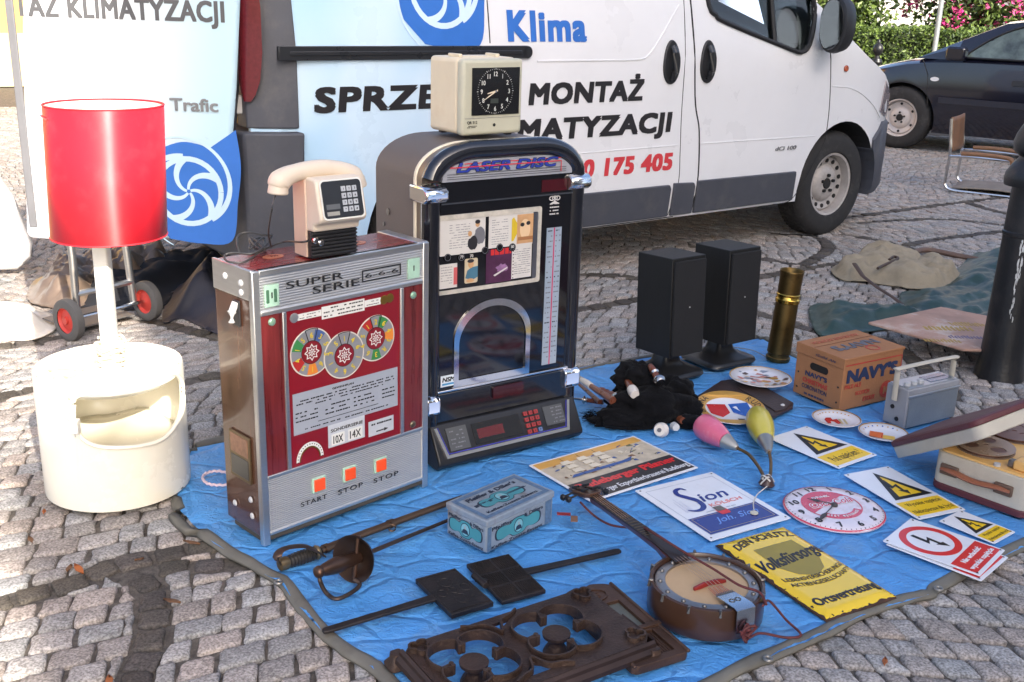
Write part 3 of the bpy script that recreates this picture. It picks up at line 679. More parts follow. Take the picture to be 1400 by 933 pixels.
# letters beyond the edge of the door leaf are not there
keepf = []; 
for f, mi in zip(mb.f, mb.mi):
    if all((DM.inverted() @ Vector(mb.v[i])).x > outl[2][0]+.015 for i in f): keepf.append((f, mi))
mb.f = [k[0] for k in keepf]; mb.mi = [k[1] for k in keepf]
xc, zc = P(268, 246); pinwheel(mb, xc-.022, zc-.045, .205, lambda a, b, d: dtf(a, b, d+.035), M('pale door print', L(196, 222, 232), .38, var=.03)); mb.build('lettering', None, door, smooth=False)
mb = MB(); t0, tz = P(237, 150); t1, _ = P(302, 149); T(mb, 'Trafic', t0, t1, tz, .055, dtf, M('chrome grey badge'), th=.006, off=.0355, bold=.03); mb.build('badge', None, door, smooth=False)
mb = MB(); mb.box(outl[2][0]-.012, outl[2][0]+.022, 0, 1, 0, 1, tf=lambda x, y, z: dtf(x, z*1.32+.44, .03+.012*y)); mb.build('rubber_seal', M('grey rubber seal', (.16, .16, .17), .6), door, bevel=.004)

# goods in the load space, seen past the door
wood_pale = M('pale timber', L(176, 140, 96), .75, var=.25, scale=3, stretch=(1, 14, 14), bump=.3)
def vbox(name, label, cat, a0, a1, b0, b1, c0, c1, mat, det=None):
    c = Vm @ Vector(((a0+a1)/2, (b0+b1)/2, c0)); t = E(name, c, VYAW, label, cat)
    mb = MB(); mb.box(-(a1-a0)/2, (a1-a0)/2, -(b1-b0)/2, (b1-b0)/2, 0, c1-c0); mb.build('shell', mat, t, bevel=.008)
    if det: det(t, (a1-a0)/2, (b1-b0)/2, c1-c0)
    return t
def crate_det(t, hx, hy, hz):
    mb = MB(); mk = M('black stencil print', (.02, .02, .02), .6)
    for i in range(5):
        for j in range(3): mb.use(mk).ngon(circ(-hy*.7+i*hy*.34, .05+j*hz*.3, .02, 12), 0, .001, lambda a, b, d: (-hx-d-.0008, a, b))
    mb.build('print', None, t, smooth=False)
vbox('red_crate', 'red plastic crate inside the open back of the van', 'crate', -3.98, -3.5, .13, .75, .525, .86, M('red crate plastic', L(196, 40, 42), .4), crate_det)
vbox('yellow_box', 'yellow cardboard box stacked on the red crate inside the van', 'box', -3.95, -3.55, .14, .70, .865, 1.20, M('yellow box card', L(206, 156, 60), .7), crate_det)
vbox('red_box', 'red cardboard box on top of the pile inside the van', 'box', -3.94, -3.6, .16, .66, 1.205, 1.42, M('red box card', L(170, 50, 44), .6), crate_det)
# ------------------------------------------------------------------ dark blue car behind
CYAW = R(-38.3); CA = G(1222, 203); CP = PL(CA, CYAW)
car = E('parked_car', CA, CYAW, 'dark navy blue car parked at the back beyond the van nose', 'car')
navy = M('navy car paint', (.006, .006, .014), .14, var=.06, scale=3, coat=1)
def c_in(s): return smoothlin(s, [-.85, -.75, -.55, -.2, 3.2, 3.4], [.55, .30, .12, .0, .0, .12], .1)
def c_hood(s): return smoothlin(s, [-.85, -.75, -.5, .10, .5, 3.3], [.55, .72, .82, .96, .985, 1.0], .1)     # shoulder line
CW = 1.68
def c_side(s, z, off=0.0):
    y = c_in(s)+.05*max(0, .42-z)/.2+(.03*max(0, z-.75)/.2 if z > .75 else 0)-off
    return (s, y, z)
mb = MB(); rings = []
for s in (-.85, -.8, -.72, -.6, -.45, -.25, 0, .3, .6, .9, 1.5, 2.2, 2.9, 3.3):
    zt = c_hood(s); h = [c_side(s, .20), c_side(s, .28), c_side(s, .45), c_side(s, .62), c_side(s, min(.78, zt-.1)), (s, c_side(s, .85)[1]+.01, zt-.045), (s, c_in(s)+.12, zt-.005), (s, CW/2, zt+.035)]
    rings.append(h+[(s, CW-p[1], p[2]) for p in h[::-1]])
mb.loft(rings); cb = mb.build('body', navy, car, angle=30)
c = MB(); c.use(cut_dark).tube([(0, -.2, .33), (0, .32, .33)], .375, 36); boolean(cb, c.build('cutter', None, car, smooth=False))
mb = MB(); rings = []       # greenhouse
for s, zt, w in ((.10, .975, .17), (.50, 1.18, .20), (.90, 1.36, .25), (1.25, 1.41, .28), (2.1, 1.42, .28), (3.2, 1.36, .26)):
    rings.append([(s, .10+(w-.10)*0, .96), (s, .10+(w-.10)*.55*(zt-.96)/.45, .96+(zt-.96)*.6), (s, w, zt-.02), (s, w+.10, zt), (s, CW/2, zt+.02), (s, CW-w-.10, zt), (s, CW-w, zt-.02), (s, CW-.10-(w-.1)*.55*(zt-.96)/.45, .96+(zt-.96)*.6), (s, CW-.10, .96)])
mb.loft(rings); cg = mb.build('roof', navy, car, angle=30)
def g_side(s, z, off=0.0): return (s, .10+.17*max(0, (z-.96)/.45)-off, z)
gl = [CP(*q) for q in ((1317, 86), (1322, 78), (1345, 60), (1372, 47), (1410, 38), (1520, 36), (1520, 92))]; gl = [(max(a, 0), b) for a, b in gl]
mb = MB(); mb.ngon([(.58, .99), (.62, 1.05), (.82, 1.2), (1.06, 1.31), (1.36, 1.345), (3.0, 1.34), (3.0, .99)], -.02, .006, lambda a, b, d: g_side(a, b, d+.012)); mb.build('side_window', M('car window with reflections', (.10, .13, .11), .04, coat=1, var=.7, scale=5), car, smooth=False)
mb = MB(); mb.tube([g_side(a, b, .02) for a, b in spline([(.58, .99), (.62, 1.05), (.82, 1.2), (1.06, 1.31), (1.36, 1.345), (3.0, 1.34)], 4)], .012, 6); mb.tube([g_side(a, .99, .02) for a in (.56, 2, 3)], .012, 6); mb.tube([g_side(1.38, 1.0, .02), g_side(1.38, 1.34, .02)], .02, 6); mb.build('window_frame', rub, car)
mb = MB(); mb.ngon(rrect(.42, .62, .96, 1.10, .04), -.02, -.15, lambda a, b, d: (a, .07+d, b)); mb.build('door_mirror', navy, car, bevel=.02)
mb = MB(); mb.ngon(rrect(-.1, 3.2, .52, .58, .02), -.005, .012, lambda a, b, d: c_side(a, b, d) if a > .40 else c_side(.40, b, d)); mb.build('door_moulding', M('dark car trim', (.02, .02, .03), .4), car)
mb = MB(); 
for x in (.27, 1.36): mb.tube([c_side(x, .22), c_side(x+.02, .5), c_side(x-.02, .8), c_side(x-.10, .95)], .005, 5)
mb.build('door_gap', seam, car)
mb = MB(); mb.ngon(rrect(1.10, 1.30, .74, .80, .02), -.004, .02, c_side); mb.build('door_handle', black_pl, car, bevel=.005)
mb = MB(); mb.ngon(circ(.33, .76, .045, 16, .022), -.004, .008, c_side); mb.build('indicator_lamp', M('clear lens', (.7, .68, .66), .1, coat=1), car)
alloy = M('pale alloy rim', L(200, 190, 182), .4, .1, var=.1)
wheel(car, 0, .10, .33, .33, .20, alloy, holes=6)
mb = MB(); mb.ngon([(-.78, .50), (-.6, .52), (-.42, .60), (-.46, .68), (-.68, .66)], -.01, .006, c_side); mb.build('headlight', M('headlamp glass'), car)

# ------------------------------------------------------------------ planting and walls beyond
rngl = random.Random(11)
def foliage(mb, pts, size, cols_):
    for p in pts:
        mb.use(rngl.choice(cols_)); a = Vector((rngl.gauss(0, 1), rngl.gauss(0, 1), rngl.gauss(0, .8))).normalized(); b = a.cross(Vector((rngl.gauss(0, 1), rngl.gauss(0, 1), rngl.gauss(0, 1)))).normalized()
        s = size*rngl.uniform(.6, 1.3); p = Vector(p); c = a.cross(b)*.25*s
        mb.add([p-a*s, p+b*s*.55+c, p+a*s, p-b*s*.55+c], [(0, 1, 2, 3)])
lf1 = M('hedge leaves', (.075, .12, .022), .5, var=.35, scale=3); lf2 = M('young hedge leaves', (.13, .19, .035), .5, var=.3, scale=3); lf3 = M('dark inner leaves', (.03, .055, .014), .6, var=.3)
bark = M('brown bark', (.10, .07, .045), .85, var=.3, bump=.5)
def bush(name, label, cat, base, rx, ry, h, n, size, mats_, z0=.25, extra=None):
    t = E(name, base, 0, label, cat); mb = MB(); pts = []
    lobes = [(rngl.uniform(-.55, .55)*rx, rngl.uniform(-.5, .5)*ry, z0+(h-z0)*rngl.uniform(.2, .85), rngl.uniform(.32, .6)) for _ in range(14)]
    while len(pts) < n:
        lx, ly, lz, lr = rngl.choice(lobes); d = Vector((rngl.gauss(0, 1), rngl.gauss(0, 1), rngl.gauss(0, 1))).normalized()*(rngl.random()**.35)
        p = (lx+d.x*lr*rx, ly+d.y*lr*ry, lz+d.z*lr*(h-z0)*.5)
        if .05 < p[2] < h*1.05: pts.append(p)
    foliage(mb, pts, size, mats_); mb.build('foliage', None, t, smooth=False, weld=False)
    mb = MB()
    for k in range(6): a = rngl.random()*6.3; mb.tube(spline([(0, 0, 0), (.12*rx*math.cos(a), .12*ry*math.sin(a), h*.35), (.4*rx*math.cos(a), .4*ry*math.sin(a), h*.75)], 4), [.05*(1-i/9.5) + .006 for i in range(9)], 6)
    mb.build('stems', bark, t)
    if extra: extra(t, pts)
    return t
hp = at(1290, 60, 16.5); hedge_y = 16.5
def hedge():
    t = E('clipped_hedge', (6.6, hedge_y, 0), R(-4), 'long clipped green hedge behind the parked dark car', 'hedge'); mb = MB(); pts = []
    for _ in range(26000):
        f = rngl.random(); x = rngl.uniform(-3.2, 5.2); w = .05*noise.noise(Vector((x*2, 0, 0)))
        if f < .62: p = (x, -.42+rngl.gauss(0, .03)+.05*noise.noise(Vector((x*3, 1, rngl.random()*3))), rngl.uniform(.02, 1.16))
        else: p = (x, rngl.uniform(-.42, .42), 1.16+w+rngl.gauss(0, .025))
        pts.append(p)
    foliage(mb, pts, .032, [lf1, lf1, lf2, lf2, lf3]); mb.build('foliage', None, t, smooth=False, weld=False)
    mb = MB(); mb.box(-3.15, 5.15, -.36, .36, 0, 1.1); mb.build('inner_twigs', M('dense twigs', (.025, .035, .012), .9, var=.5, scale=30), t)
hedge()
bush('leafy_shrub', 'green yellow leafy shrub behind the hedge at the van windscreen', 'shrub', (5.15, 18.2, 0), .95, .8, 2.5, 6500, .055, [lf1, lf2, lf2, lf3])
pinkm = M('magenta blossoms', (.62, .04, .22), .5, var=.3, scale=5); pinkl = M('light pink blossoms', (.75, .14, .33), .5, var=.2)
def flowers(t, pts):
    mb = MB(); cl = [Vector(rngl.choice(pts)) for _ in range(95)]
    fp = []
    for c0 in cl:
        for _ in range(26): fp.append(c0+Vector((rngl.gauss(0, .09), rngl.gauss(0, .09)-.08, rngl.gauss(0, .09))))
    foliage(mb, fp, .042, [pinkm, pinkm, pinkl]); mb.build('blossom', None, t, smooth=False, weld=False)
bush('flowering_shrub', 'big shrub covered in bright pink flowers behind the clipped hedge', 'shrub', (7.2, 18.0, 0), 1.35, .9, 2.7, 8000, .055, [lf1, lf1, lf2, lf3], extra=flowers)
white_r = M('white rendered wall', (.72, .70, .64), .85, var=.06, scale=1.2, bump=.3, bscale=60, dirt=(.45, .42, .36), dscale=.6, damt=.35)
w = E('white_wall', (6.3, 20.3, 0), R(-3), 'white rendered garden wall between the two shrubs', 'wall'); mb = MB(); mb.box(-2.6, 2.55, 0, .3, 0, 3.4); mb.build('render', white_r, w, bevel=.01)
mb = MB(); mb.box(-2.65, 2.6, -.05, .35, 3.4, 3.5); mb.build('coping', M('concrete coping', (.45, .44, .41), .8), w, bevel=.01)
g0 = E('iron_gate', (9.9, 19.6, 0), R(-3), 'blue-grey iron bar gate at the far right behind the car', 'gate'); gmat = M('grey blue iron', (.10, .14, .22), .5)
mb = MB()
for i in range(12): mb.tube([(-.8+.13*i, 0, .1), (-.8+.13*i, 0, 2.0)], .012, 6)
mb.split('bars', gmat, g0); mb = MB()
for z in (.2, 1.0, 1.8): mb.box(-.85, .72, -.02, .02, z-.025, z+.025)
mb.split('rails', gmat, g0); mb = MB(); mb.box(-.95, -.85, -.05, .05, 0, 2.3); mb.build('post', gmat, g0, bevel=.008); mb = MB(); mb.box(.72, .82, -.05, .05, 0, 2.3); mb.build('post', gmat, g0, bevel=.008)
w = E('villa', (12.5, 24, 0), R(-3), 'pale house wall far behind the flowering shrub', 'house'); mb = MB(); mb.box(-5, 5, 0, 6, 0, 6); mb.build('wall', M('pale house render', (.60, .57, .52), .85, var=.06, scale=1), w); 
mb = MB(); mb.loft([[(-5.3, y, z) for y, z in ((-.4, 6), (3, 8.2), (6.4, 6))], [(5.3, y, z) for y, z in ((-.4, 6), (3, 8.2), (6.4, 6))]]); mb.build('roof', M('red clay roof tiles', (.25, .09, .05), .8, var=.3, scale=20), w, smooth=False)
for x in (-3, 0, 3):
    mb = MB(); mb.box(x-.5, x+.5, -.03, .02, 2.6, 4.2); f = mb.build('window', M('white window frame', (.7, .7, .68), .5), w, bevel=.01)
    mb = MB(); mb.box(x-.43, x-.03, -.036, -.03, 2.67, 4.13); mb.box(x+.03, x+.43, -.036, -.03, 2.67, 4.13); mb.build('pane', M('dark window pane', (.03, .04, .05), .05, coat=1), f, smooth=False)
p0 = at(1281, 45, 15.4); t = E('sign_post', (p0.x, 15.4, 0), 0, 'thin pale grey metal post standing before the flowering shrub', 'post'); mb = MB(); mb.tube([(0, 0, 0), (0, 0, 2.75)], .035, 12); mb.build('pole', M('galvanised pole', (.42, .45, .45), .45, .6), t)
mb = MB(); mb.lathe([(.045, 2.75), (.045, 2.78), (.01, 2.80)], 12); mb.build('cap', black_pl, t)
p0 = at(1199, 80, 14.6); t = E('bollard', (p0.x, 14.6, 0), 0, 'black iron bollard with a ball finial just beyond the van nose', 'bollard'); iron_b = M('black painted iron', (.012, .012, .013), .38, var=.25, bump=.3, bscale=70, dirt=(.07, .05, .04), dscale=9, damt=.25)
mb = MB(); mb.lathe([(.10, 0), (.10, .12), (.07, .16), (.06, .75), (.075, .78), (.06, .82)], 20); mb.build('shaft', iron_b, t); mb = MB(); mb.lathe([(.035, .82), (.03, .86), (.06, .90), (.07, .94), (.055, .99), (.02, 1.02), (.02, 1.05), (.004, 1.07)], 20); mb.build('finial', iron_b, t)

# ------------------------------------------------------------------ lamp post at the right
lp0 = G(1370, 522); lpx = Vector((lp0.x+.015, lp0.y+.07, 0)); lp = E('lamp_post', lpx, 0, 'thick black cast iron lamp post with flaking paint beside the tape recorder', 'lamp post')
mb = MB(); mb.lathe([(.10, 0), (.097, .02), (.092, .05), (.086, .10), (.078, .56), (.079, .60), (.083, .604), (.083, .616), (.078, .62), (.074, .795)], 40)
mb.build('base', iron_b, lp)
mb = MB(); mb.lathe([(.074, .795), (.106, .80), (.110, .825), (.106, .85), (.085, .885), (.068, .905), (.067, .915), (.092, .935), (.097, .965), (.088, 1.0), (.062, 1.055), (.056, 1.085), (.072, 1.09), (.074, 1.105), (.058, 1.112), (.045, 1.14)], 40); mb.build('collar', iron_b, lp, bevel=0)
mb = MB(); mb.lathe([(.045, 1.14), (.042, 1.7), (.04, 3.4), (.06, 3.42), (.06, 3.5), (.03, 3.55)], 24); mb.build('shaft', iron_b, lp)
mb = MB(); mb.lathe([(.10, 3.55), (.17, 3.95), (.18, 3.97)], 6); mb.build('lantern', M('lantern glass', (.6, .6, .55), .2), lp); mb = MB(); mb.lathe([(.2, 3.97), (.06, 4.15), (.0, 4.2)], 6); mb.build('lantern_roof', iron_b, lp)
flake = M('bared pale paint', L(190, 190, 186), .7, var=.3); mb = MB(); rf = random.Random(4)
for k in range(34):
    z = rf.choice((rf.uniform(.42, .60), rf.uniform(.25, .58))); a0 = R(-112)+rf.uniform(-.10, .10)-.1*(z-.4)
    pr = [(a0+rf.uniform(.4, 1)*(.055 if z > .5 else .035)*math.cos(q), z+rf.uniform(.4, 1)*(.020)*math.sin(q)) for q in [2*PI*i/9 for i in range(9)]]
    rr_ = lin(z, [.1, .56], [.086, .078]); mb.ngon(pr, -.002, .0006+k*.00002, lambda a, b, d, r=rr_: ((r+d)*math.cos(a), (r+d)*math.sin(a), b))
mb.build('flaked_paint', flake, lp, smooth=False)

# ------------------------------------------------------------------ cantilever chair
chp = G(1296, 262); CHY = R(-32); ch = E('cantilever_chair', chp, CHY, 'tubular chrome cantilever chair with a brown leather back on the cobbles', 'chair')
chrome = M('worn chrome', (.62, .61, .60), .15, 1, var=.1); leather = M('brown leather', L(120, 86, 60), .5, var=.25, bump=.4, bscale=60); woodarm = M('light wooden armrest', L(132, 96, 66), .5, var=.2, stretch=(1, 9, 9), scale=6)
CPL = PL(chp, CHY)
for y in (0, .52):
    mb = MB(); mb.tube(spline([(-.06, y, .60), (-.045, y, .45), (-.03, y, .33), (-.035, y, .12), (-.03, y, .05), (.03, y, .015), (.2, y, .012), (.55, y, .012), (.72, y, .012)], 6), .0125, 8)
    mb.tube([(-.035, y, .295), (.1, y, .305), (.46, y, .30)], .0125, 8); mb.build('side_frame', chrome, ch)
    mb = MB(); mb.tube(spline([(.06, y, .322), (.25, y, .328), (.42, y, .318), (.455, y, .295), (.46, y, .27)], 5), .019, 8); mb.build('armrest', woodarm, ch)
mb = MB(); mb.tube([(.72, 0, .012), (.72, .52, .012)], .0125, 8); mb.tube([(-.06, 0, .59), (-.06, .52, .59)], .011, 8); mb.split('cross_tube', chrome, ch)
mb = MB(); mb.grid(8, 8, lambda u, v: (-.055+.03*(1-v)+.012*math.sin(PI*u), .005+.51*u, .33+.28*v)); mb.build('backrest', leather, ch, solid=.012)
mb = MB(); mb.grid(8, 8, lambda u, v: (.02+.66*u, .01+.50*v, .03+.02*math.sin(PI*u))); mb.build('seat', M('grey worn canvas seat', L(128, 120, 112), .8, var=.2), ch, solid=.008)

# ------------------------------------------------------------------ far stall: green groundsheet, canvas bag, painted board, bent rail
def pxpoly(pts, z=0.0): return [(p.x, p.y) for p in (G(*q, z) for q in pts)]
def heap(name, label, cat, px, hgt, mat, step=.025, rough_=1.0, fall=.10, freq=5, part=None, z0=.004, seed=0):
    poly = pxpoly(px, z0); cx, cy = sum(p[0] for p in poly)/len(poly), sum(p[1] for p in poly)/len(poly); pl = [(p.x, p.y) for p in spline(poly, 6, True)]
    pl = [(x-cx, y-cy) for x, y in pl]; mb = MB(); step *= .8
    def hf(x, y, d):
        e = max(0, min(1, (d-.012)/fall)); e = e*e*(3-2*e)
        tri = lambda q: 1-abs((q % 2.0)-1)
        f1 = tri((x*.8+y*.6)*freq*1.25+1.7*fbm(x*1.9+seed, y*1.9, 1, 3)+seed); f2 = tri((x*.5-y*.86)*freq*1.9+1.9*fbm(x*2.6, y*2.6+seed, 4, 3)); m1 = .5+.6*noise.noise(Vector((x*3, y*3, seed))); m2 = .5+.6*noise.noise(Vector((x*3.5, y*3.5, seed+20)))
        return z0+.004*rough_*(1+fbm(x*14, y*14, seed, 2))+hgt*e*(.30+.55*rough_*f1*m1+.42*rough_*f2*m2+.16*ridge(x*freq+seed, y*freq, seed, 3)*rough_+.25*fbm(x*freq*.6, y*freq*.6, seed+3, 3)+.22*rough_*(ridge(x*freq*2.6+1.5*fbm(x*3, y*3, seed, 2), y*freq*1.7, seed+9, 2)-.4))
    sheet(mb, pl, step, hf); o = mb.build(name, mat, None, angle=180); o.location = (cx, cy, 0)
    sd = o.modifiers.new('thickness', 'SOLIDIFY'); sd.thickness = .004; sd.offset = -1
    return tag(o, label, cat)
greens = M('dark green tarpaulin cloth', L(40, 64, 58), .42, var=.25, scale=4, bump=.6, bscale=22, dirt=L(88, 98, 92), dscale=3, damt=.3)
heap('groundsheet', 'crumpled dark green groundsheet under the faded board by the lamp post', 'groundsheet', [(1108, 420), (1150, 418), (1180, 424), (1225, 420), (1232, 402), (1262, 398), (1290, 388), (1330, 350), (1355, 348), (1420, 358), (1440, 480), (1370, 470), (1300, 466), (1240, 452), (1180, 456), (1130, 462), (1112, 450)], .085, greens, .025, fall=.14, seed=2)
canv = M('old beige canvas', L(150, 138, 116), .85, var=.25, scale=6, bump=.8, bscale=30, dirt=L(105, 92, 72), dscale=6, damt=.6)
bag = heap('canvas_bag', 'flat beige canvas rucksack with leather straps lying on the cobbles', 'bag', [(1136, 370), (1160, 358), (1176, 350), (1215, 350), (1240, 356), (1290, 364), (1316, 378), (1300, 392), (1278, 398), (1230, 394), (1190, 388), (1150, 384)], .10, canv, .016, 1.3, .06, 4, seed=8)
bx, by = bag.location.x, bag.location.y; strapm = M('dark brown strap leather', L(70, 52, 42), .6, var=.3)
mb = MB(); pts = [G(*q, .095) for q in ((1168, 362), (1180, 374), (1200, 384), (1222, 392), (1238, 398))]; mb.tube([(p.x-bx, p.y-by, .10-.020*i) for i, p in enumerate(pts)], .014, 6, flat=.4); mb.build('strap', strapm, bag)
mb = MB(); pts = [G(*q, .10) for q in ((1200, 366), (1212, 360), (1222, 356), (1228, 352), (1222, 350), (1216, 354))]; mb.tube([(p.x-bx, p.y-by, .095) for p in spline(pts, 4)], .008, 6); mb.build('buckle_strap', strapm, bag)
faded = M('faded painted board', L(176, 140, 122), .75, var=.25, scale=5, dirt=L(205, 196, 184), dscale=4.5, damt=.8, bump=.3, bscale=60)
bp_ = [G(*q, .11) for q in ((1187, 441), (1286, 420), (1420, 446), (1430, 480), (1318, 478))]; bc = bp_[0]
board = E('painted_board', (bc.x, bc.y, .10), 0, 'large faded pinkish painted board on the green groundsheet', 'board'); mb = MB(); mb.ngon([(p.x-bc.x, p.y-bc.y) for p in bp_], 0, .012, flat(0)); mb.build('panel', faded, board, bevel=.003)
mb = MB(); yel_p = M('worn yellow lettering', L(172, 140, 66), .7, var=.3, scale=30); pur_p = M('worn purple lettering', L(120, 104, 130), .7, var=.3, scale=30)
for px, py, w_, h_, mt in ((1300, 452, .22, .075, yel_p), (1325, 446, .16, .06, yel_p), (1322, 463, .15, .045, pur_p), (1290, 468, .16, .05, yel_p)):
    g = G(px, py, .112); rf2 = random.Random(px)
    for k in range(11): 
        x = g.x-bc.x-w_/2+w_*k/11; mb.use(mt).ngon([(x+rf2.uniform(0, .006), g.y-bc.y+rf2.uniform(-.004, .004)), (x+w_/15, g.y-bc.y+rf2.uniform(-.006, .002)), (x+w_/14, g.y-bc.y+h_*rf2.uniform(.6, 1)), (x+.002, g.y-bc.y+h_*rf2.uniform(.5, 1))], .012, .0128, flat(0))
mb.build('worn_paint', None, board, smooth=False)
mb = MB(); pts = [G(*q, .03) for q in ((1245, 354), (1249, 347), (1268, 342), (1310, 347), (1352, 354), (1362, 362), (1350, 376), (1344, 384))]; c0 = pts[0]
rl = mb.tube([(p.x-c0.x, p.y-c0.y, .022+.012*math.sin(i*.2)) for i, p in enumerate(spline(pts, 6))], .017, 8).build('bent_wooden_rail', M('brown bentwood', L(104, 82, 70), .6, var=.25, scale=12)); rl.location = (c0.x, c0.y, 0); tag(rl, 'bent brown wooden rail lying behind the canvas bag', 'rail')

# ------------------------------------------------------------------ left background
hl = E('townhouse', (-9.2, 14.5, 0), R(38), 'sunlit yellow plaster house at the far left edge', 'house')
mb = MB(); mb.box(-7, 4.2, 0, 6, 0, 8); mb.build('wall', M('ochre plaster', L(222, 176, 96), .85, var=.05, scale=1.3, bump=.2), hl)
mb = MB(); mb.box(-7.05, 4.25, -.08, .1, 0, .75); mb.build('plinth', M('pale stone plinth', L(214, 200, 150), .85, var=.1), hl, bevel=.01)
mb = MB(); mb.box(-7.05, 4.25, -.10, .1, 1.75, 1.95); mb.build('string_course', M('pinkish stone band', L(206, 176, 150), .8), hl, bevel=.02)
mb = MB(); mb.box(3.7, 4.26, -.06, .1, .75, 1.75); mb.build('corner_pier', M('orange plaster', L(226, 176, 96), .8), hl, bevel=.01)
for x in (-5, -2.3, .4):
    mb = MB(); mb.box(x-.6, x+.6, -.03, .05, 2.5, 4.4); f = mb.build('window', M('white window frame'), hl, bevel=.02); mb = MB(); mb.box(x-.5, x-.04, -.04, -.03, 2.6, 4.3); mb.box(x+.04, x+.5, -.04, -.03, 2.6, 4.3); mb.build('pane', M('dark window pane'), f, smooth=False)
mb = MB(); mb.loft([[(-7.4, y, z) for y, z in ((-.5, 8), (3, 10.5), (6.5, 8))], [(4.6, y, z) for y, z in ((-.5, 8), (3, 10.5), (6.5, 8))]]); mb.build('roof', M('red clay roof tiles'), hl, smooth=False)
wb = G(20, 378); wbr = E('white_board', (wb.x-.02, wb.y, 0), R(8), 'plain white board with rounded corners leaning at the left edge behind the van door', 'board')
ol = [(-.62, 0), (-.55, 0.0), (.03, .03), (.10, .09), (.105, .16), (.02, .40), (-.12, .62), (-.62, .66)]
mb = MB(); mb.ngon(ol, 0, .02, lambda a, b, d: (a, b*.25+d, b*.95+.012)); mb.build('panel', M('white laminate', (.72, .70, .69), .4, var=.03), wbr, bevel=.006)
mb = MB(); mb.tube([(a, b*.25+.012, b*.95+.012) for a, b in ol], .008, 6, True); mb.build('edging', M('grey edging', (.35, .34, .33), .5), wbr)
# hand truck
ht0 = G(97, 466); ht1 = G(203, 438); hty = math.atan2(ht1.y-ht0.y, ht1.x-ht0.x); hc = (ht0+ht1)/2; hw = (ht1-ht0).length/2
htk = E('hand_truck', (hc.x, hc.y, 0), hty, 'aluminium hand truck with two red-hubbed wheels behind the white drum', 'hand truck'); alu = M('brushed aluminium', (.62, .61, .58), .32, 1, var=.06, stretch=(1, 1, 20), scale=14)
for s in (-1, 1):
    mb = MB(); mb.tube([(s*(hw-.055), .02, .09), (s*(hw-.065), .03, .35), (s*(hw-.07), .07, .80)], .017, 10); mb.build('upright', alu, htk)
    mb = MB(); x0 = s*hw; tfw = lambda a, b, c, x0=x0, s=s: (x0+c*s, a, .092+b); mb.lathe([(.055, -.02), (.075, -.024), (.09, -.016), (.093, 0), (.09, .016), (.075, .024), (.055, .02)], 32, tfw, caps=False); wh = mb.build('wheel', M('grey rubber tyre', (.10, .095, .09), .7), htk)
    mb = MB(); mb.lathe([(.0, .022), (.016, .022), (.018, .012), (.045, .006), (.056, .016), (.057, -.016), (.045, -.006), (.018, -.012), (0, -.022)], 32, tfw); mb.build('rim', M('red wheel hub', L(190, 62, 52), .5), wh)
mb = MB(); mb.tube([(-hw, 0, .092), (hw, 0, .092)], .009, 8); mb.build('axle', chrome, htk)
mb = MB(); mb.tube([(-hw+.06, .02, .19), (hw-.06, .02, .19)], .014, 8); mb.tube([(-hw+.07, .06, .66), (hw-.07, .06, .66)], .014, 8); mb.tube([(-hw+.07, .07, .80), (hw-.07, .07, .80)], .017, 8); mb.split('crossbar', alu, htk)
mb = MB(); mb.box(-hw+.05, hw-.05, .03, .28, .03, .036); mb.build('toe_plate', M('dull steel plate', (.22, .21, .2), .6, .6), htk)
# plastic sheeting and sacks
plastic = M('crumpled milky plastic', L(140, 120, 104), .30, var=.2, scale=9, bump=.9, bscale=26, trans=.35, spec=.6)
heap('plastic_sheeting', 'crumpled milky plastic sheeting heaped under the van door behind the hand truck', 'plastic sheet', [(38, 412), (50, 385), (90, 372), (140, 362), (210, 350), (245, 362), (240, 378), (200, 392), (150, 400), (120, 418), (80, 424)], .12, plastic, .016, 1.5, .10, 9, seed=5)
heap('plastic_wrap', 'bright sunlit wad of white plastic wrap lying at the left edge', 'plastic sheet', [(-40, 460), (-30, 430), (10, 424), (60, 426), (78, 440), (70, 456), (30, 466)], .09, M('white plastic film', L(226, 218, 206), .3, var=.1, bump=.8, bscale=30), .02, 1.1, .1, 8, seed=15)
sack = M('dark navy sack cloth', L(46, 46, 56), .6, var=.3, scale=6, bump=.5, bscale=30)
heap('dark_sack', 'dark blue-black cloth sack slumped between the drum and the slot machine', 'sack', [(222, 440), (232, 400), (250, 385), (300, 372), (345, 372), (340, 440), (310, 458), (285, 452), (250, 436)], .34, sack, .025, .55, .22, 4, seed=21)
heap('black_sheet', 'black cloth bundle on the ground under the open van door', 'cloth', [(105, 420), (112, 380), (160, 362), (235, 356), (300, 350), (330, 372), (250, 392), (222, 420), (150, 424)], .14, M('black cloth', (.02, .02, .024), .8, var=.3), .025, .8, .16, 5, seed=33)
# ------------------------------------------------------------------ white drum and red lamp
DC = Vector((-1.178, 2.945, .0)); DR = .208; DH = .395
drum = E('storage_drum', DC, 0, 'glossy cream-white plastic drum on castors with a wide oval opening in its side', 'storage drum')
cream = M('cream moulded plastic', L(238, 233, 216), .25, var=.03, scale=4, coat=.3, dirt=L(210, 198, 168), dscale=5, damt=.10)
def drum_hit(u, v):
    d = ray(u, v); o = _C-DC; a = d.x*d.x+d.y*d.y; b = 2*(o.x*d.x+o.y*d.y); c = o.x*o.x+o.y*o.y-DR*DR
    q = max(0, b*b-4*a*c); t = (-b-math.sqrt(q))/(2*a); p = o+d*t
    return (math.atan2(p.y, p.x), p.z)
mb = MB(); mb.lathe([(DR-.007, .03), (DR, .018), (DR+.001, .03), (DR, DH-.005), (DR-.003, DH), (DR-.007, DH-.004), (DR-.008, DH-.04), (DR-.008, .03)], 96)
n_ = 96; mb.f += [((7)*n_+j, (7)*n_+(j+1) % n_, (j+1) % n_, j) for j in range(n_)]; mb.mi += [0]*n_
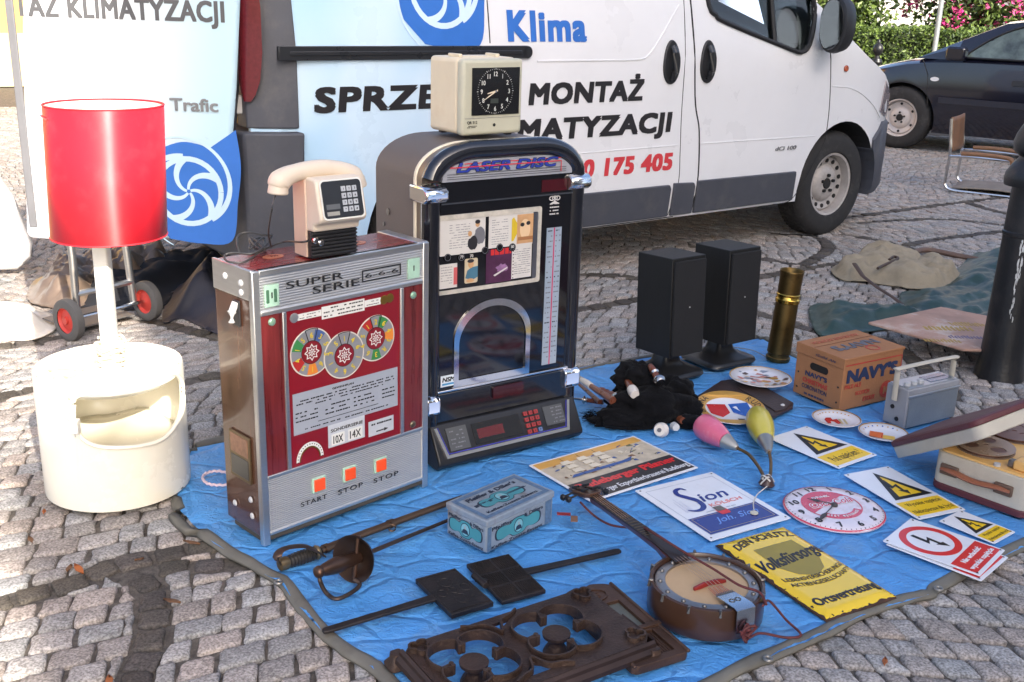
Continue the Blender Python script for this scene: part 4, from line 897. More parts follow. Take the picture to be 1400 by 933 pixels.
mb.f = [f for f in mb.f if len(f) < 10]; mb.mi = [0]*len(mb.f)
shell = mb.build('shell', cream, drum, angle=50)
opx = [(101, 560), (104, 543), (125, 537), (160, 533), (190, 526), (222, 516), (240, 512), (249, 528), (249, 558), (240, 580), (222, 600), (195, 609), (160, 612), (130, 609), (112, 598), (103, 580)]
oh = [drum_hit(*q) for q in opx]; oh = [(p.x, p.y) for p in spline(oh, 5, True)]
c = MB(); rr2 = [[((DR+k)*math.cos(a), (DR+k)*math.sin(a), z) for a, z in oh] for k in (-.02, .14)]
c.use(cream).loft(rr2); boolean(shell, c.build('cutter', None, drum, smooth=False))
mb = MB(); mb.tube([((DR+.002)*math.cos(a), (DR+.002)*math.sin(a), z) for a, z in oh], .0065, 8, True); mb.build('opening_lip', cream, drum)
mb = MB(); mb.lathe([(0, DH-.045), (DR-.03, DH-.045), (DR-.010, DH-.03)], 64); mb.build('top_tray', cream, drum)
mb = MB(); mb.lathe([(0, .05), (DR-.02, .05), (DR-.009, .075)], 64); mb.build('floor', cream, drum)
mb = MB(); mb.grid(40, 8, lambda u, v: (.2005*v*math.cos(2*PI*u), .2005*v*math.sin(2*PI*u), .142+.145*v*math.sin(2*PI*u)*.2+.010*math.sin(13*v*math.cos(2*PI*u)*.5+1))); mb.build('inner_rack', cream, drum, solid=.006, angle=180)
for k in range(4):
    a = PI/4+k*PI/2+.2; mb = MB(); mb.tube([(.15*math.cos(a)-.012, .15*math.sin(a), .017), (.15*math.cos(a)+.012, .15*math.sin(a), .017)], .018, 14); mb.box(.15*math.cos(a)-.008, .15*math.cos(a)+.008, .15*math.sin(a)-.008, .15*math.sin(a)+.008, .017, .05); mb.build('castor', black_pl, drum)
LB = Vector((-1.185, 2.985, DH-.044)); lamp = E('floor_lamp', LB, 0, 'lamp with a large red cylinder shade on a white stem standing on the cream drum', 'lamp')
redsh = M('red lamp fabric laminate', L(226, 34, 50), .52, spec=1.0, var=.07, scale=5, aniso=1.0, dirt=L(236, 90, 96), dscale=9, damt=.22)
LPL = PL(LB, 0); q1 = LPL(75, 322); q2 = LPL(225, 320); q3 = LPL(64, 143); q4 = LPL(220, 143)
zb = (q1[1]+q2[1])/2; zt = (q3[1]+q4[1])/2; cb_ = (q1[0]+q2[0])/2; ct_ = (q3[0]+q4[0])/2; rbt = (q2[0]-q1[0])/2; rtp = (q4[0]-q3[0])/2
mb = MB(); mb.lathe([(rbt, zb), (rtp, zt)], 72, tf=lambda x, y, z: (x+cb_+(ct_-cb_)*(z-zb)/(zt-zb), y, z)); mb.f = [f for f in mb.f if len(f) < 10]; mb.mi = [0]*len(mb.f)
sh = mb.build('lamp_shade', redsh, lamp, solid=.0015, angle=180)
mb = MB(); 
for z, r, cx_ in ((zb, rbt, cb_), (zt, rtp, ct_)): mb.tube([(cx_+r*math.cos(a), r*math.sin(a), z) for a in [2*PI*i/64 for i in range(64)]], .0025, 6, True)
mb.build('rim', M('red rim tape', L(206, 40, 52), .5), sh)
mb = MB(); mb.lathe([(rbt-.003, zb+.003), (rtp-.003, zt-.003)], 72, tf=lambda x, y, z: (x+cb_+(ct_-cb_)*(z-zb)/(zt-zb), y, z)); mb.f = [f for f in mb.f if len(f) < 10]; mb.mi = [0]*len(mb.f); mb.build('lining', M('white shade lining', (.8, .74, .66), .7), sh, angle=180)
wst = M('white lacquered stem', (.82, .80, .74), .3, coat=.3)
mb = MB(); mb.loft([[(x, y, z) for x, y in rrect(-.021, .021, -.021, .021, .006, 3)] for z in (0, zt-.10)]); mb.build('stem', wst, lamp); mb = MB(); mb.lathe([(.09, 0), (.085, .012), (.03, .02), (.024, .04)], 40); mb.build('foot', wst, lamp)
mb = MB()
for a in (0, 2.1, 4.2): mb.tube([(0, 0, zt-.11), (rtp*.98*math.cos(a), rtp*.98*math.sin(a), zt-.02)], .003, 6)
mb.build('shade_carrier', chrome, lamp); mb = MB(); mb.lathe([(.014, zt-.19), (.018, zt-.17), (.03, zt-.12), (.02, zt-.09), (0, zt-.08)], 20); mb.build('bulb', M('opal bulb', (.8, .8, .78), .3), lamp)
cw = M('yellowed white cable', L(230, 222, 200), .45); rk = random.Random(9)
mb = MB(); pts = []
for k in range(46):
    a = k*.9; r = .034+.012*rk.random(); pts.append((r*math.cos(a), r*math.sin(a), .02+.0018*k+.012*rk.random()))
mb.tube(spline(pts, 3), .0045, 6)
pg = [DC+Vector(((DR+.014)*math.cos(a), (DR+.014)*math.sin(a), z))-LB for a, z in (drum_hit(112, 505), drum_hit(100, 530), drum_hit(98, 552), drum_hit(106, 575))]
mb.tube(spline([(-.04, -.02, .05), (-.09, -.08, .02), (-.13, -.13, .052)]+[tuple(p) for p in pg], 6), .0042, 6); mb.tube(spline([(-.03, -.03, .06), (-.08, -.12, .03), (-.098, -.192, .052), (-.100, -.212, -.02), tuple(pg[-1])], 6), .004, 6); mb.build('cable', cw, lamp)
mb = MB(); p = pg[-1]; mb.box(p.x-.011, p.x+.011, p.y-.014, p.y+.010, p.z-.03, p.z+.008); mb.tube([(p.x-.005, p.y, p.z-.03), (p.x-.005, p.y, p.z-.045)], .0025, 6); mb.tube([(p.x+.006, p.y, p.z-.03), (p.x+.006, p.y, p.z-.045)], .0025, 6); mb.build('plug', M('white plug', (.75, .74, .7), .4), lamp, bevel=.004)

# ------------------------------------------------------------------ slot machine
SA = G(361, 747, .014); SY = R(45); SW, SD, SH = .572, .186, .762; SP = PL(SA, SY); SS = PL(SA, SY+PI/2)
slot = E('slot_machine', SA, SY, 'wooden wall slot machine with three number dials and orange start and stop buttons', 'slot machine')
rosew = M('dark rosewood veneer', L(104, 34, 34), .28, var=.45, scale=5, stretch=(14, 14, .8), coat=.35)
walnut = M('glossy walnut cabinet side', L(82, 54, 40), .22, var=.35, scale=4, stretch=(10, 10, .7), coat=.6)
alum = M('anodised aluminium trim', (.60, .60, .59), .30, .9, var=.06, stretch=(1, 1, 24), scale=9)
redp = M('deep red printed panel', L(128, 16, 30), .35, var=.10, scale=6, coat=.3); greyp = M('grey printed chart panel', L(156, 162, 172), .4, var=.05)
whitep = M('off-white label', L(222, 222, 216), .5, var=.05); blk = M('black print', (.015, .015, .016), .5, var=.02); grn = M('pale green sticker', L(168, 204, 182), .5, var=.12, scale=30)
mb = MB(); mb.box(.0, SW, .014, SD, .022, SH); mb.build('cabinet', walnut, slot, bevel=.003)
mb = MB(); mb.box(.01, SW-.006, .03, SD-.02, 0.0, .022); mb.build('base_board', M('worn dark base board', L(70, 64, 54), .7, var=.3), slot)
mb = MB(); mb.box(-.002, SW+.003, -.004, .014, .012, .034); mb.build('coin_ledge', M('worn dark base board'), slot, bevel=.003)
mb = MB(); mb.box(.008, SW-.008, .0, SD-.006, SH-.0, SH+.004); mb.build('top_board', M('red glossy top veneer', L(120, 34, 30), .25, var=.3, scale=4, stretch=(1, 9, 9), coat=.5), slot, bevel=.002)
mb = MB(); mb.box(-.003, .006, .0, SD+.002, SH-.075, SH+.006); mb.box(SW-.034, SW+.003, .0, SD+.002, SH-.0, SH+.006); mb.split('edge_strip', alum, slot, bevel=.002)
mb = MB()
for k in (.13, .40): S2(mb, [circ(k, .105, .030, 32, .022)], flat(SH+.004), M('gold top badge', L(196, 120, 84), .4, .3)); T(mb, 'TH', k-.012, k+.012, .098, .016, flat(SH+.0048), M('red glossy top veneer'))
mb.build('top_badge', None, slot, smooth=False)
# aluminium frame
z_tb = SP(354.5, 428)[1]; z_bp = SP(366.2, 654.5)[1]; z_b0 = SP(368.8, 730)[1]+.004
mb = MB(); mb.box(-.003, .019, -.006, .014, .0, SH+.004); mb.box(SW-.019, SW+.003, -.006, .014, .0, SH+.004); mb.split('side_trim', alum, slot, bevel=.003)
mb = MB(); mb.box(.019, SW-.019, -.006, .014, SH-.012, SH+.004); mb.box(.019, SW-.019, -.006, .014, z_tb-.010, z_tb+.002); mb.box(.019, SW-.019, -.006, .014, z_bp-.002, z_bp+.008); mb.box(.019, SW-.019, -.006, .014, z_b0-.008, z_b0+.002); mb.split('cross_trim', alum, slot, bevel=.002)
def ribs(x0, x1, z0, z1, n, nm):
    mb = MB(); r = []
    for i in range(n*4+1):
        z = z0+(z1-z0)*i/(n*4); y = -.0015-.0011*math.cos(2*PI*i/4); r.append([(x0, y, z), (x1, y, z)])
    mb.loft(r, caps=False, closed=False); return mb.build(nm, M('ribbed aluminium sheet', (.60, .595, .58), .36, .75, var=.05, stretch=(1, 1, 20), scale=8), slot, angle=180)
ribs(.019, SW-.019, z_tb+.002, SH-.012, 13, 'title_panel'); ribs(.019, SW-.019, z_b0+.002, z_bp-.002, 26, 'button_panel')
xl0, xl1 = .019, SP(388, 500)[0]-.002; xr0, xr1 = SP(550.5, 440)[0], SW-.019
mb = MB(); mb.box(xl0, xl1, -.002, .014, z_bp+.008, z_tb-.010); mb.build('wood_strip', rosew, slot); mb = MB(); mb.box(xr0, xr1, -.002, .014, z_bp+.008, z_tb-.010); mb.build('wood_strip', rosew, slot)
mb = MB(); mb.box(xl1, xl1+.012, -.007, .014, z_bp+.008, z_tb-.010); mb.box(xr0-.012, xr0, -.007, .014, z_bp+.008, z_tb-.010); mb.split('panel_bead', alum, slot, bevel=.002)
mb = MB(); mb.box(xl1+.012, xr0-.012, -.001, .014, z_bp+.008, z_tb-.010); rp = mb.build('display_panel', redp, slot)
F0 = front(-.001)
mb = MB()       # writing on the title panel
TF = front(-.003)
def line(mb, p0, p1, s, hpx, mat, tf, P=SP, **kw):
    a, b = P(*p0), P(*p1); hz = abs(P(p0[0], p0[1]-hpx)[1]-a[1]); T(mb, s, a[0], b[0], (a[1]+b[1])/2, hz, tf, mat, **kw)
line(mb, (390, 394), (468.5, 381.8), 'SUPER', 10.5, blk, TF, bold=.012); line(mb, (426.5, 401.5), (490.5, 390), 'SERIE', 10.5, blk, TF, bold=.012)
a, b = SP(494, 386), SP(547, 362.5); bx0, bx1, bz0, bz1 = a[0], b[0], SP(495, 386)[1], SP(494, 369.8)[1]
S2(mb, [rect(bx0, bx1, bz0, bz1), rect(bx0+.004, bx1-.004, bz0+.004, bz1-.004)], TF, blk)
T(mb, '6-6-6', bx0+.010, bx1-.010, bz0+.011, (bz1-bz0)-.022, TF, blk, bold=.01); mb.build('lettering', None, slot, smooth=False)
for xx in (SP(370.5, 404)[0], SP(564.5, 370)[0]):
    mb = MB(); z0 = SP(370.5, 419)[1]; z1 = SP(370.5, 389)[1]; mb.use(grn); mb.ngon(rect(xx-.021, xx+.021, z0, z1), -.001, .0015, TF); mb.use(blk).ngon(rect(xx-.002, xx+.002, z0+.022, z1-.02), .0015, .002, TF)
    if xx < .2:
        for dx in (-.013, .010): mb.use(M('dark green print', L(70, 110, 84), .6)).ngon(rrect(xx+dx-.004, xx+dx+.005, z0+.01, z1-.012, .003), .0015, .0019, TF)
    mb.build('coin_slot', None, slot, smooth=False)
def dome(mb, x, z, r, h, tf, n=20):
    vs = []; 
    mb.lathe([(r, 0), (r*.97, h*.4), (r*.75, h*.8), (r*.4, h), (0, h)], n, tf=lambda a, b, c: tf(x+a, z+b, c))
scr = M('greenish screw head', L(150, 186, 160), .35, .5)
for px in ((371, 440), (564.3, 403.5), (563.6, 580)):
    x, z = SP(*px); mb = MB(); dome(mb, x, z, .011, .006, front(-.002)); mb.split('screw', scr if px[1] < 500 else M('brass lock', L(120, 110, 92), .3, .8), slot)
# dials
zdr = abs(SP(425.3, 449)[1]-SP(425.3, 481.4)[1]); silverp = M('silver dial face', L(150, 152, 156), .38, .3, var=.08, scale=30); yl = M('yellow numerals', L(214, 190, 60), .5)
seg_cols = {0: {2: L(60, 132, 74), 4: L(176, 44, 40), 6: L(222, 134, 52), 11: L(70, 96, 150)}, 1: {}, 2: {1: L(176, 44, 40), 6: L(60, 140, 74), 9: L(222, 196, 40), 11: L(64, 90, 146)}}
nums = [['6', '5', '1', '4', '5', '1', '6', '5', '5', '3'], ['1', '5', '3', '1', '4', '6', '5', '1', '6', '4'], ['2', '1', '5', '4', '6', '3', 'R', '3', '4', '6']]
for i, c0 in enumerate(((425.3, 481.4), (512.7, 462.3), (469.5, 485.2))):
    j = (0, 2, 1)[i]; x, z = SP(*c0); r = zdr*1.02; o_ = .0012*(1 if j == 1 else 0); mb = MB()
    S2(mb, [circ(x, z, r, 56)], F0, M('white dial edge', L(216, 210, 196), .5), off=.0006+o_, th=.0008); S2(mb, [circ(x, z, r*.95, 56)], F0, silverp, off=.0010+o_, th=.0008)
    for k, cc in seg_cols[j].items():
        a0 = PI/2+2*PI*(k-.5)/12*1.0; S2(mb, [circ(x, z, r*.94, 10, a0=a0, a1=a0+2*PI/11)+circ(x, z, r*.5, 10, a0=a0, a1=a0+2*PI/11)[::-1]], F0, M('dial colour %.2f' % cc[0], cc, .45), off=.0014+o_, th=.0006)
    S2(mb, [circ(x, z, r*.49, 40)], F0, M('dial ring black', (.02, .02, .02), .5), off=.0018+o_, th=.0006); S2(mb, [circ(x, z, r*.465, 40)], F0, redp, off=.0022+o_, th=.0006)
    st = [(x+r*(.36 if q % 2 == 0 else .24)*math.cos(PI*q/8), z+r*(.36 if q % 2 == 0 else .24)*math.sin(PI*q/8)) for q in range(16)]; S2(mb, [st, [(x+(u-x)*.82, z+(w-z)*.82) for u, w in st]], F0, whitep, off=.0026+o_, th=.0005)
    for q in range(8):
        a = 2*PI*q/8; S2(mb, [circ(x+r*.12*math.cos(a), z+r*.12*math.sin(a), r*.035, 8), ], F0, whitep, off=.0026+o_, th=.0005); S2(mb, [stroke([(x+r*.02*math.cos(a), z+r*.02*math.sin(a)), (x+r*.2*math.cos(a), z+r*.2*math.sin(a))], r*.018)], F0, whitep, off=.0026+o_, th=.0005)
    for k, s in enumerate(nums[j]):
        a = PI/2+2*PI*k/10; rn = r*.72; ca, sa = math.cos(a-PI/2), math.sin(a-PI/2); h = r*.24
        TN(mb, s, 0, -h*.5, h, lambda p, q, d, ca=ca, sa=sa, a=a, rn=rn: F0(x+rn*math.cos(a)+p*ca-q*sa, z+rn*math.sin(a)+p*sa+q*ca, d), yl, off=.0032+o_, th=.0005, bold=.03)
    for a in (PI/2-.3, PI/2+.3): S2(mb, [stroke([(x+r*.46*math.cos(a), z+r*.46*math.sin(a)), (x+r*1.0*math.cos(a), z+r*1.0*math.sin(a))], .0022)], F0, blk, off=.0036+o_, th=.0005)
    S2(mb, [circ(x, z, r*1.0, 20, a0=PI/2-.3, a1=PI/2+.3)+circ(x, z, r*.97, 20, a0=PI/2-.3, a1=PI/2+.3)[::-1]], F0, blk, off=.0038+o_, th=.0005)
    mb.build('dial', None, slot, smooth=False)
# labels, chart, gauge
def quad(px): return [SP(*q) for q in px]
def avgrect(px):
    q = quad(px); return (q[0][0]+q[3][0])/2, (q[1][0]+q[2][0])/2, (q[2][1]+q[3][1])/2, (q[0][1]+q[1][1])/2
rt = random.Random(2)
def dashes(mb, x0, x1, z, h, tf, mat, off=.0016, fill=.72, ww=.006):
    x = x0
    while x < x1-.002:
        w_ = ww*rt.uniform(.4, 1.5)
        if rt.random() < fill: mb.use(mat).ngon(rect(x, min(x1, x+w_*.8), z, z+h), off, off+.0003, tf)
        x += w_
mb = MB()
for px, ls in (([(405.8, 429.6), (438.8, 423.6), (438.8, 431.8), (406.5, 438.6)], 2), ([(439.2, 419.4), (497.7, 408.5), (497.7, 424.8), (439.2, 436.8)], 3), ([(498, 410.8), (519.8, 407), (519.8, 416), (498, 420.3)], 2)):
    x0, x1, z0, z1 = avgrect(px); S2(mb, [rect(x0, x1, z0, z1)], F0, whitep)
    for i in range(ls): dashes(mb, x0+.006, x1-.006, z1-(i+.75)*(z1-z0)/(ls+.25), (z1-z0)*.10, F0, blk, ww=.007)
mb.build('notice_label', None, slot, smooth=False)
mb = MB()
for px, mt in (((401.5, 434.8), M('nickel coin', (.5, .5, .5), .35, .8)), ((524.5, 410), M('brass coin', L(150, 120, 60), .35, .8)), ((532.5, 407.5), M('brass coin'))):
    x, z = SP(*px); dome(mb.use(mt), x, z, .0135, .002, front(-.002), 24)
mb.split('coin_emblem', None, slot)
x0, x1, z0, z1 = avgrect([(399.3, 537), (541.8, 504.4), (544, 556.5), (401, 593.4)])
mb = MB(); S2(mb, [rect(x0, x1, z0, z1)], F0, greyp); w_ = x1-x0; h_ = z1-z0; T(mb, 'GEWINNPLAN', x0+.36*w_, x0+.56*w_, z1-.13*h_, .006, F0, blk, off=.0014)
for k, y in enumerate((.22, .29)): dashes(mb, x0+.03*w_, x1-.03*w_, z1-y*h_, .0034, F0, blk)
dashes(mb, x0+.2*w_, x0+.85*w_, z1-.36*h_, .003, F0, blk)
for y in (.50, .60, .70):
    for a, b in ((.02, .22), (.29, .52), (.56, .76), (.84, .97)): dashes(mb, x0+a*w_, x0+b*w_, z1-y*h_, .0036, F0, blk, ww=.009)
S2(mb, [rect(x0+.22*w_, x0+.80*w_, z1-.81*h_, z1-.80*h_)], F0, blk, off=.0014); dashes(mb, x0+.1*w_, x0+.9*w_, z1-.92*h_, .003, F0, blk); mb.build('prize_chart', None, slot, smooth=False)
gx, gz = SP(423.5, 624); gr = SP(441, 619)[0]-gx+.002; mb = MB()
S2(mb, [circ(gx, gz-.008, gr, 30, gr*1.15, 0, PI)+circ(gx, gz-.008, gr*.72, 30, gr*.80, 0, PI)[::-1]], F0, whitep); S2(mb, [circ(gx, gz-.008, gr*.78, 30, gr*.88, 0, PI)+circ(gx, gz-.008, gr*.70, 30, gr*.78, 0, PI)[::-1]], F0, M('brass coin'), off=.0014)
for k in range(17): a = PI*k/16; S2(mb, [circ(gx+gr*.9*math.cos(a), gz-.008+gr*1.02*math.sin(a), .0016, 8)], F0, blk, off=.0014)
mb.build('arc_scale', None, slot, smooth=False)
x0, x1, z0, z1 = avgrect([(447.6, 582), (497.4, 567.7), (498.4, 598.3), (448.5, 611.8)]); mb = MB(); S2(mb, [rect(x0, x1, z0, z1)], F0, M('silver label', L(200, 204, 208), .4, .2), th=.001); h_ = z1-z0; w_ = x1-x0
T(mb, 'SONDERSERIE', x0+.07*w_, x1-.06*w_, z1-.33*h_, .0095, F0, blk, off=.0018); 
for q0, q1, s in ((.08, .44, '10X'), (.53, .93, '14X')):
    S2(mb, [rect(x0+q0*w_, x0+q1*w_, z0+.06*h_, z0+.56*h_)], F0, whitep, off=.0017); T(mb, s, x0+(q0+.05)*w_, x0+(q1-.05)*w_, z0+.14*h_, .024, F0, blk, off=.0024, bold=.01)
mb.build('series_label', None, slot, smooth=False)
x0, x1, z0, z1 = avgrect([(503.2, 576.7), (537, 567.7), (537.6, 588), (503.2, 596.7)]); mb = MB(); S2(mb, [rect(x0, x1, z0, z1)], F0, M('silver label'), th=.001); dashes(mb, x0+.01, x1-.008, z1-.014, .005, F0, blk, .0018, .9)
w_ = x1-x0; zc = z0+.011; S2(mb, [[(x0+.3*w_, zc-.0018), (x0+.62*w_, zc-.0018), (x0+.62*w_, zc-.005), (x0+.78*w_, zc), (x0+.62*w_, zc+.005), (x0+.62*w_, zc+.0018), (x0+.3*w_, zc+.0018)]], F0, blk, off=.0018); mb.build('arrow_label', None, slot, smooth=False)
orange = M('orange push button', L(246, 84, 36), .4, var=.06, coat=.2)
for px in ((435, 661.6), (476.8, 647), (519, 635)):
    x, z = SP(*px); mb = MB(); mb.use(grn).ngon(rrect(x-.023, x+.023, z-.0225, z+.0225, .003), 0, .005, front(-.002)); bt = mb.build('button_frame', None, slot, bevel=.0015)
    mb = MB(); mb.ngon(rrect(x-.0175, x+.0175, z-.0175, z+.0175, .002), 0, .010, front(-.002)); mb.build('push_button', orange, bt, bevel=.002)
mb = MB(); line(mb, (410.6, 692), (446, 681.5), 'START', 6.5, blk, TF, bold=.012, space=1.15); line(mb, (461.4, 675.3), (494.8, 665.4), 'STOP', 6.5, blk, TF, bold=.012, space=1.2); line(mb, (509.6, 659.2), (543.4, 650), 'STOP', 6.5, blk, TF, bold=.012, space=1.2); mb.build('button_lettering', None, slot, smooth=False)
# cabinet side fittings (side faces -x)
SF = lambda a, b, d: (-.003-d, a, b); SFs = lambda u, v: SS(u, v)
brassf = M('dull brass fitting', L(130, 112, 84), .4, .8, var=.15); mb = MB()
x, z = SFs(326, 428); mb.use(M('steel')); mb.tube([SF(x, z+.03, .004), SF(x, z+.005, .016), SF(x, z-.022, .018)], .010, 8); mb.use(black_pl).ngon(rrect(x-.014, x+.016, z-.035, z+.035, .004), -.002, .003, SF); mb.build('coin_lever', None, slot, bevel=.002)
q = [SFs(*p) for p in ((317, 598), (343.5, 609), (347.5, 664), (319, 648))]; ya, yb = min(p[0] for p in q)+.004, max(p[0] for p in q); za, zb_ = q[2][1], q[1][1]+.02
mb = MB(); mb.use(brassf).ngon(rrect(ya, yb, za, zb_, .004), -.002, .004, SF); zm = za+(zb_-za)*.52; mb.use(M('coin window', L(86, 84, 78), .3, .3, var=.2)).ngon(rrect(ya+.008, yb-.008, za+.010, zm-.004, .003), .003, .0055, SF); mb.use(M('coin badge', L(150, 112, 88), .4, .3, var=.3, scale=60)).ngon(rrect(ya+.008, yb-.008, zm+.004, zb_-.008, .003), .003, .0055, SF); mb.build('coin_return', None, slot, bevel=.0015)
for px in ((309, 377), (330.5, 387), (331, 400), (323, 687), (344.5, 683), (346.5, 705)):
    y, z = SFs(*px); mb = MB(); dome(mb, y, z, .009, .005, SF); mb.split('bolt', M('steel'), slot)

# ------------------------------------------------------------------ telephone on the slot machine
PZ = SA.z+SH+.008; PA = G(426.6, 354.6, PZ); PY = R(40)
ph = E('pay_telephone', PA, PY, 'beige push-button coin telephone standing on the slot machine', 'telephone'); beige = M('beige phone plastic', L(216, 202, 184), .38, var=.04, dirt=L(186, 166, 144), dscale=9, damt=.2); beig2 = M('pinkish beige side', L(206, 178, 158), .42, var=.05)
PPx = PL(PA, PY); PW = PPx(488.7, 347.7)[0]; PD = .085
mb = MB()
for k in range(7): mb.box(.001, PW-.001, -.004, PD-.012, .006+k*.0095, .0115+k*.0095)
mb.box(0, PW, .004, PD, 0, .072); mb.build('ribbed_base', black_pl, ph, bevel=.0015)
mb = MB(); prof = [(-.012, .072), (-.014, .09), (-.045, .10), (-.052, .112), (-.030, .205), (-.018, .212), (PD, .212), (PD, .072)]
mb.loft([[(x, y, z) for y, z in prof] for x in (-.001, PW+.001)]); mb.build('body', beige, ph, bevel=.007, seg=3)
mb = MB(); mb.box(-.0045, .006, .02, PD+.001, 0, .205); mb.build('side_plate', beig2, ph, bevel=.003)
nrm = Vector((0, -.974, -.226)).normalized(); nrm = Vector((0, -.973, .230)); ey = Vector((0, .230, .973)); o0 = Vector((PW/2, -.0415, .1585)); kf = frame2(o0+nrm*.0006, (1, 0, 0), ey, nrm)
mb = MB(); S2(mb, [rrect(-.062, .062, -.051, .052, .012)], kf, whitep, th=.002, off=0); S2(mb, [rrect(-.058, .058, -.047, .048, .010)], kf, M('phone keypad plate', L(40, 44, 50), .4, var=.1), th=.002, off=.001); kp = mb.build('keypad_plate', None, ph, smooth=False)
mb = MB()
for r_ in range(4):
    for c_ in range(3):
        x, y = .004+c_*.0165, .026-r_*.0175; mb.use(M('silver key', L(196, 200, 206), .35, .2)).ngon(rrect(x-.006, x+.006, y-.0065, y+.0065, .0015), .002, .006, kf)
mb.split('keys', None, kp, smooth=False); mb = MB()
for r_ in range(4):
    for c_ in range(3): x, y = .004+c_*.0165, .026-r_*.0175; TN(mb, '123456789*0#'[r_*3+c_], x, y-.003, .006, kf, blk, off=.006)
mb.build('digits', None, kp, smooth=False)
mb = MB(); mb.use(M('phone grey label', L(92, 96, 100), .5)).ngon(rect(-.05, -.010, -.024, -.011), .002, .0032, kf); mb.use(M('phone silver label', L(170, 168, 160), .4, .3)).ngon(rect(-.05, -.014, -.04, -.030), .002, .0032, kf); mb.build('label', None, kp, smooth=False)
mb = MB(); hp_ = [(-.074, .0, .190), (-.066, .0, .204), (-.035, .0, .219), (.03, 0, .229), (.09, 0, .226), (.145, 0, .208), (.162, 0, .186)]; hp_ = spline(hp_, 5); rs = [lin(i, [0, 5, 11, 20, 26, 31], [.024, .030, .023, .021, .024, .020]) for i in range(len(hp_))]
mb.tube([(p.x, .035, p.z) for p in hp_], rs, 14); mb.build('handset', beige, ph, angle=60); mb = MB(); mb.tube([(-.07, .035, .20), (-.073, .035, .172)], [.024, .027], 16); mb.tube([(.158, .035, .200), (.165, .035, .170)], [.022, .025], 16); mb.build('earpiece', beige, ph, bevel=.004)
mb = MB()
for x, z in ((-.0, .05), (.016, .042)): mb.lathe([(.009, 0), (.009, .006), (.006, .009), (0, .009)], 16, tf=lambda a, b, c, x=x, z=z: (x+.008+a, -.004-c, z+b))
mb.split('lock', chrome, ph)
cbl = M('black cable', (.03, .03, .03), .5); mb = MB(); pi = (Matrix.Translation(PA) @ Matrix.Rotation(PY, 4, 'Z')).inverted(); tz = PZ+.006
def cl(u, v, z): return tuple(pi @ G(u, v, z))
mb.tube(spline([(-.075, .035, .18), (-.085, .03, .165), tuple(pi @ (G(372, 285, tz+.16)*1)), cl(367, 318, tz+.07), cl(371, 338, tz+.01)], 6), .0022, 6)
mb.tube(spline([(-.005, .0, .05), (-.03, -.004, .05), cl(388, 331, tz+.02), cl(360, 342, tz+.01), cl(335, 358, tz), cl(312, 358, tz), cl(307, 350, tz+.004), cl(318, 346, tz+.01), cl(345, 347, tz+.01), cl(362, 337, tz+.015), cl(372, 322, tz+.015), cl(362, 322, tz+.03), cl(340, 318, tz+.035), cl(326, 322, tz+.03), cl(324, 335, tz+.02), cl(328, 348, tz)], 8), .0028, 6)
pts = [Vector(cl(352+22*math.cos(k*.9)*.5, 333+8*math.sin(k*1.3), tz+.008+.006*math.sin(k*.7))) for k in range(22)]; mb.tube(spline(pts, 4), .0026, 6); mb.build('cable', cbl, ph)
_t = redsh.node_tree; _tg = _t.nodes.new('ShaderNodeTangent'); _tg.direction_type = 'RADIAL'; _tg.axis = 'Z'; _t.links.new(_tg.outputs[0], _t.nodes['Principled BSDF'].inputs['Tangent']); _t.nodes['Principled BSDF'].inputs['Anisotropic Rotation'].default_value = .25
# ------------------------------------------------------------------ jukebox
JA = G(588, 634, .014); JY = R(34.5); JW, JD, JH = .562, .33, 1.012; JP = PL(JA, JY)
juke = E('jukebox', JA, JY, 'black wall jukebox with an arched top, chrome clips and record covers behind glass', 'jukebox')
jblack = M('black lacquer', (.010, .011, .016), .12, coat=.8, var=.2); jglass = M('black display glass', (.006, .006, .008), .03, coat=1, var=.1, spec=.6); jside = M('brown-grey vinyl cabinet', L(98, 88, 82), .55, var=.08, bump=.3, bscale=350)
jgold = M('cream edge piping', L(224, 214, 190), .4, var=.05); bigchrome = M('polished chrome', (.80, .79, .80), .06, 1, var=.03)
def arch(x0, x1, zb, zt, rx, rz, n=10):
    o = [(x0, zb)]
    for i in range(n+1): a = PI-PI/2*i/n; o.append((x0+rx+rx*math.cos(a), zt-rz+rz*math.sin(a)))
    for i in range(n+1): a = PI/2-PI/2*i/n; o.append((x1-rx+rx*math.cos(a), zt-rz+rz*math.sin(a)))
    return o+[(x1, zb)]
oA = arch(-.018, JW+.006, .03, JH, .17, .105)
mb = MB(); mb.loft([[(x, y, z) for x, z in oA] for y in (.075, JD)]); mb.build('cabinet', jside, juke, bevel=.004, angle=30)
mb = MB(); mb.loft([[(x, y, z) for x, z in arch(-.022, JW+.010, .03, JH+.004, .17, .105)] for y in (.060, .075)]); mb.build('edge_piping', jgold, juke, bevel=.003, angle=30)
mb = MB(); mb.loft([[(x, y, z) for x, z in arch(-.018, JW+.006, .03, JH+.001, .17, .105)] for y in (.028, .060)]); mb.build('front_collar', M('satin bronze collar', L(120, 110, 100), .3, .6), juke, angle=30)
# rounded black surround: swept tube along the arch
z_hd = JP(598, 246)[1]
path = arch(.004, JW-.016, .05, JH-.018, .155, .095); path3 = [(x, .014, z) for x, z in path]
mb = MB(); mb.tube(path3, .030, 14); mb.build('arch_moulding', jblack, juke, angle=70)
mb = MB(); mb.ngon(arch(.01, JW-.02, .05, JH-.03, .15, .09), -.06, -.004, lambda a, b, d: (a, -d, b)); mb.build('front_panel', jblack, juke)
JF = front(.003)
mb = MB(); mb.ngon([(.03, .245), (JW-.04, .245), (JW-.04, .905), (.03, .905)], 0, .004, JF); dg_ = mb.build('display_glass', jglass, juke, smooth=False)
JG = front(-.0015)
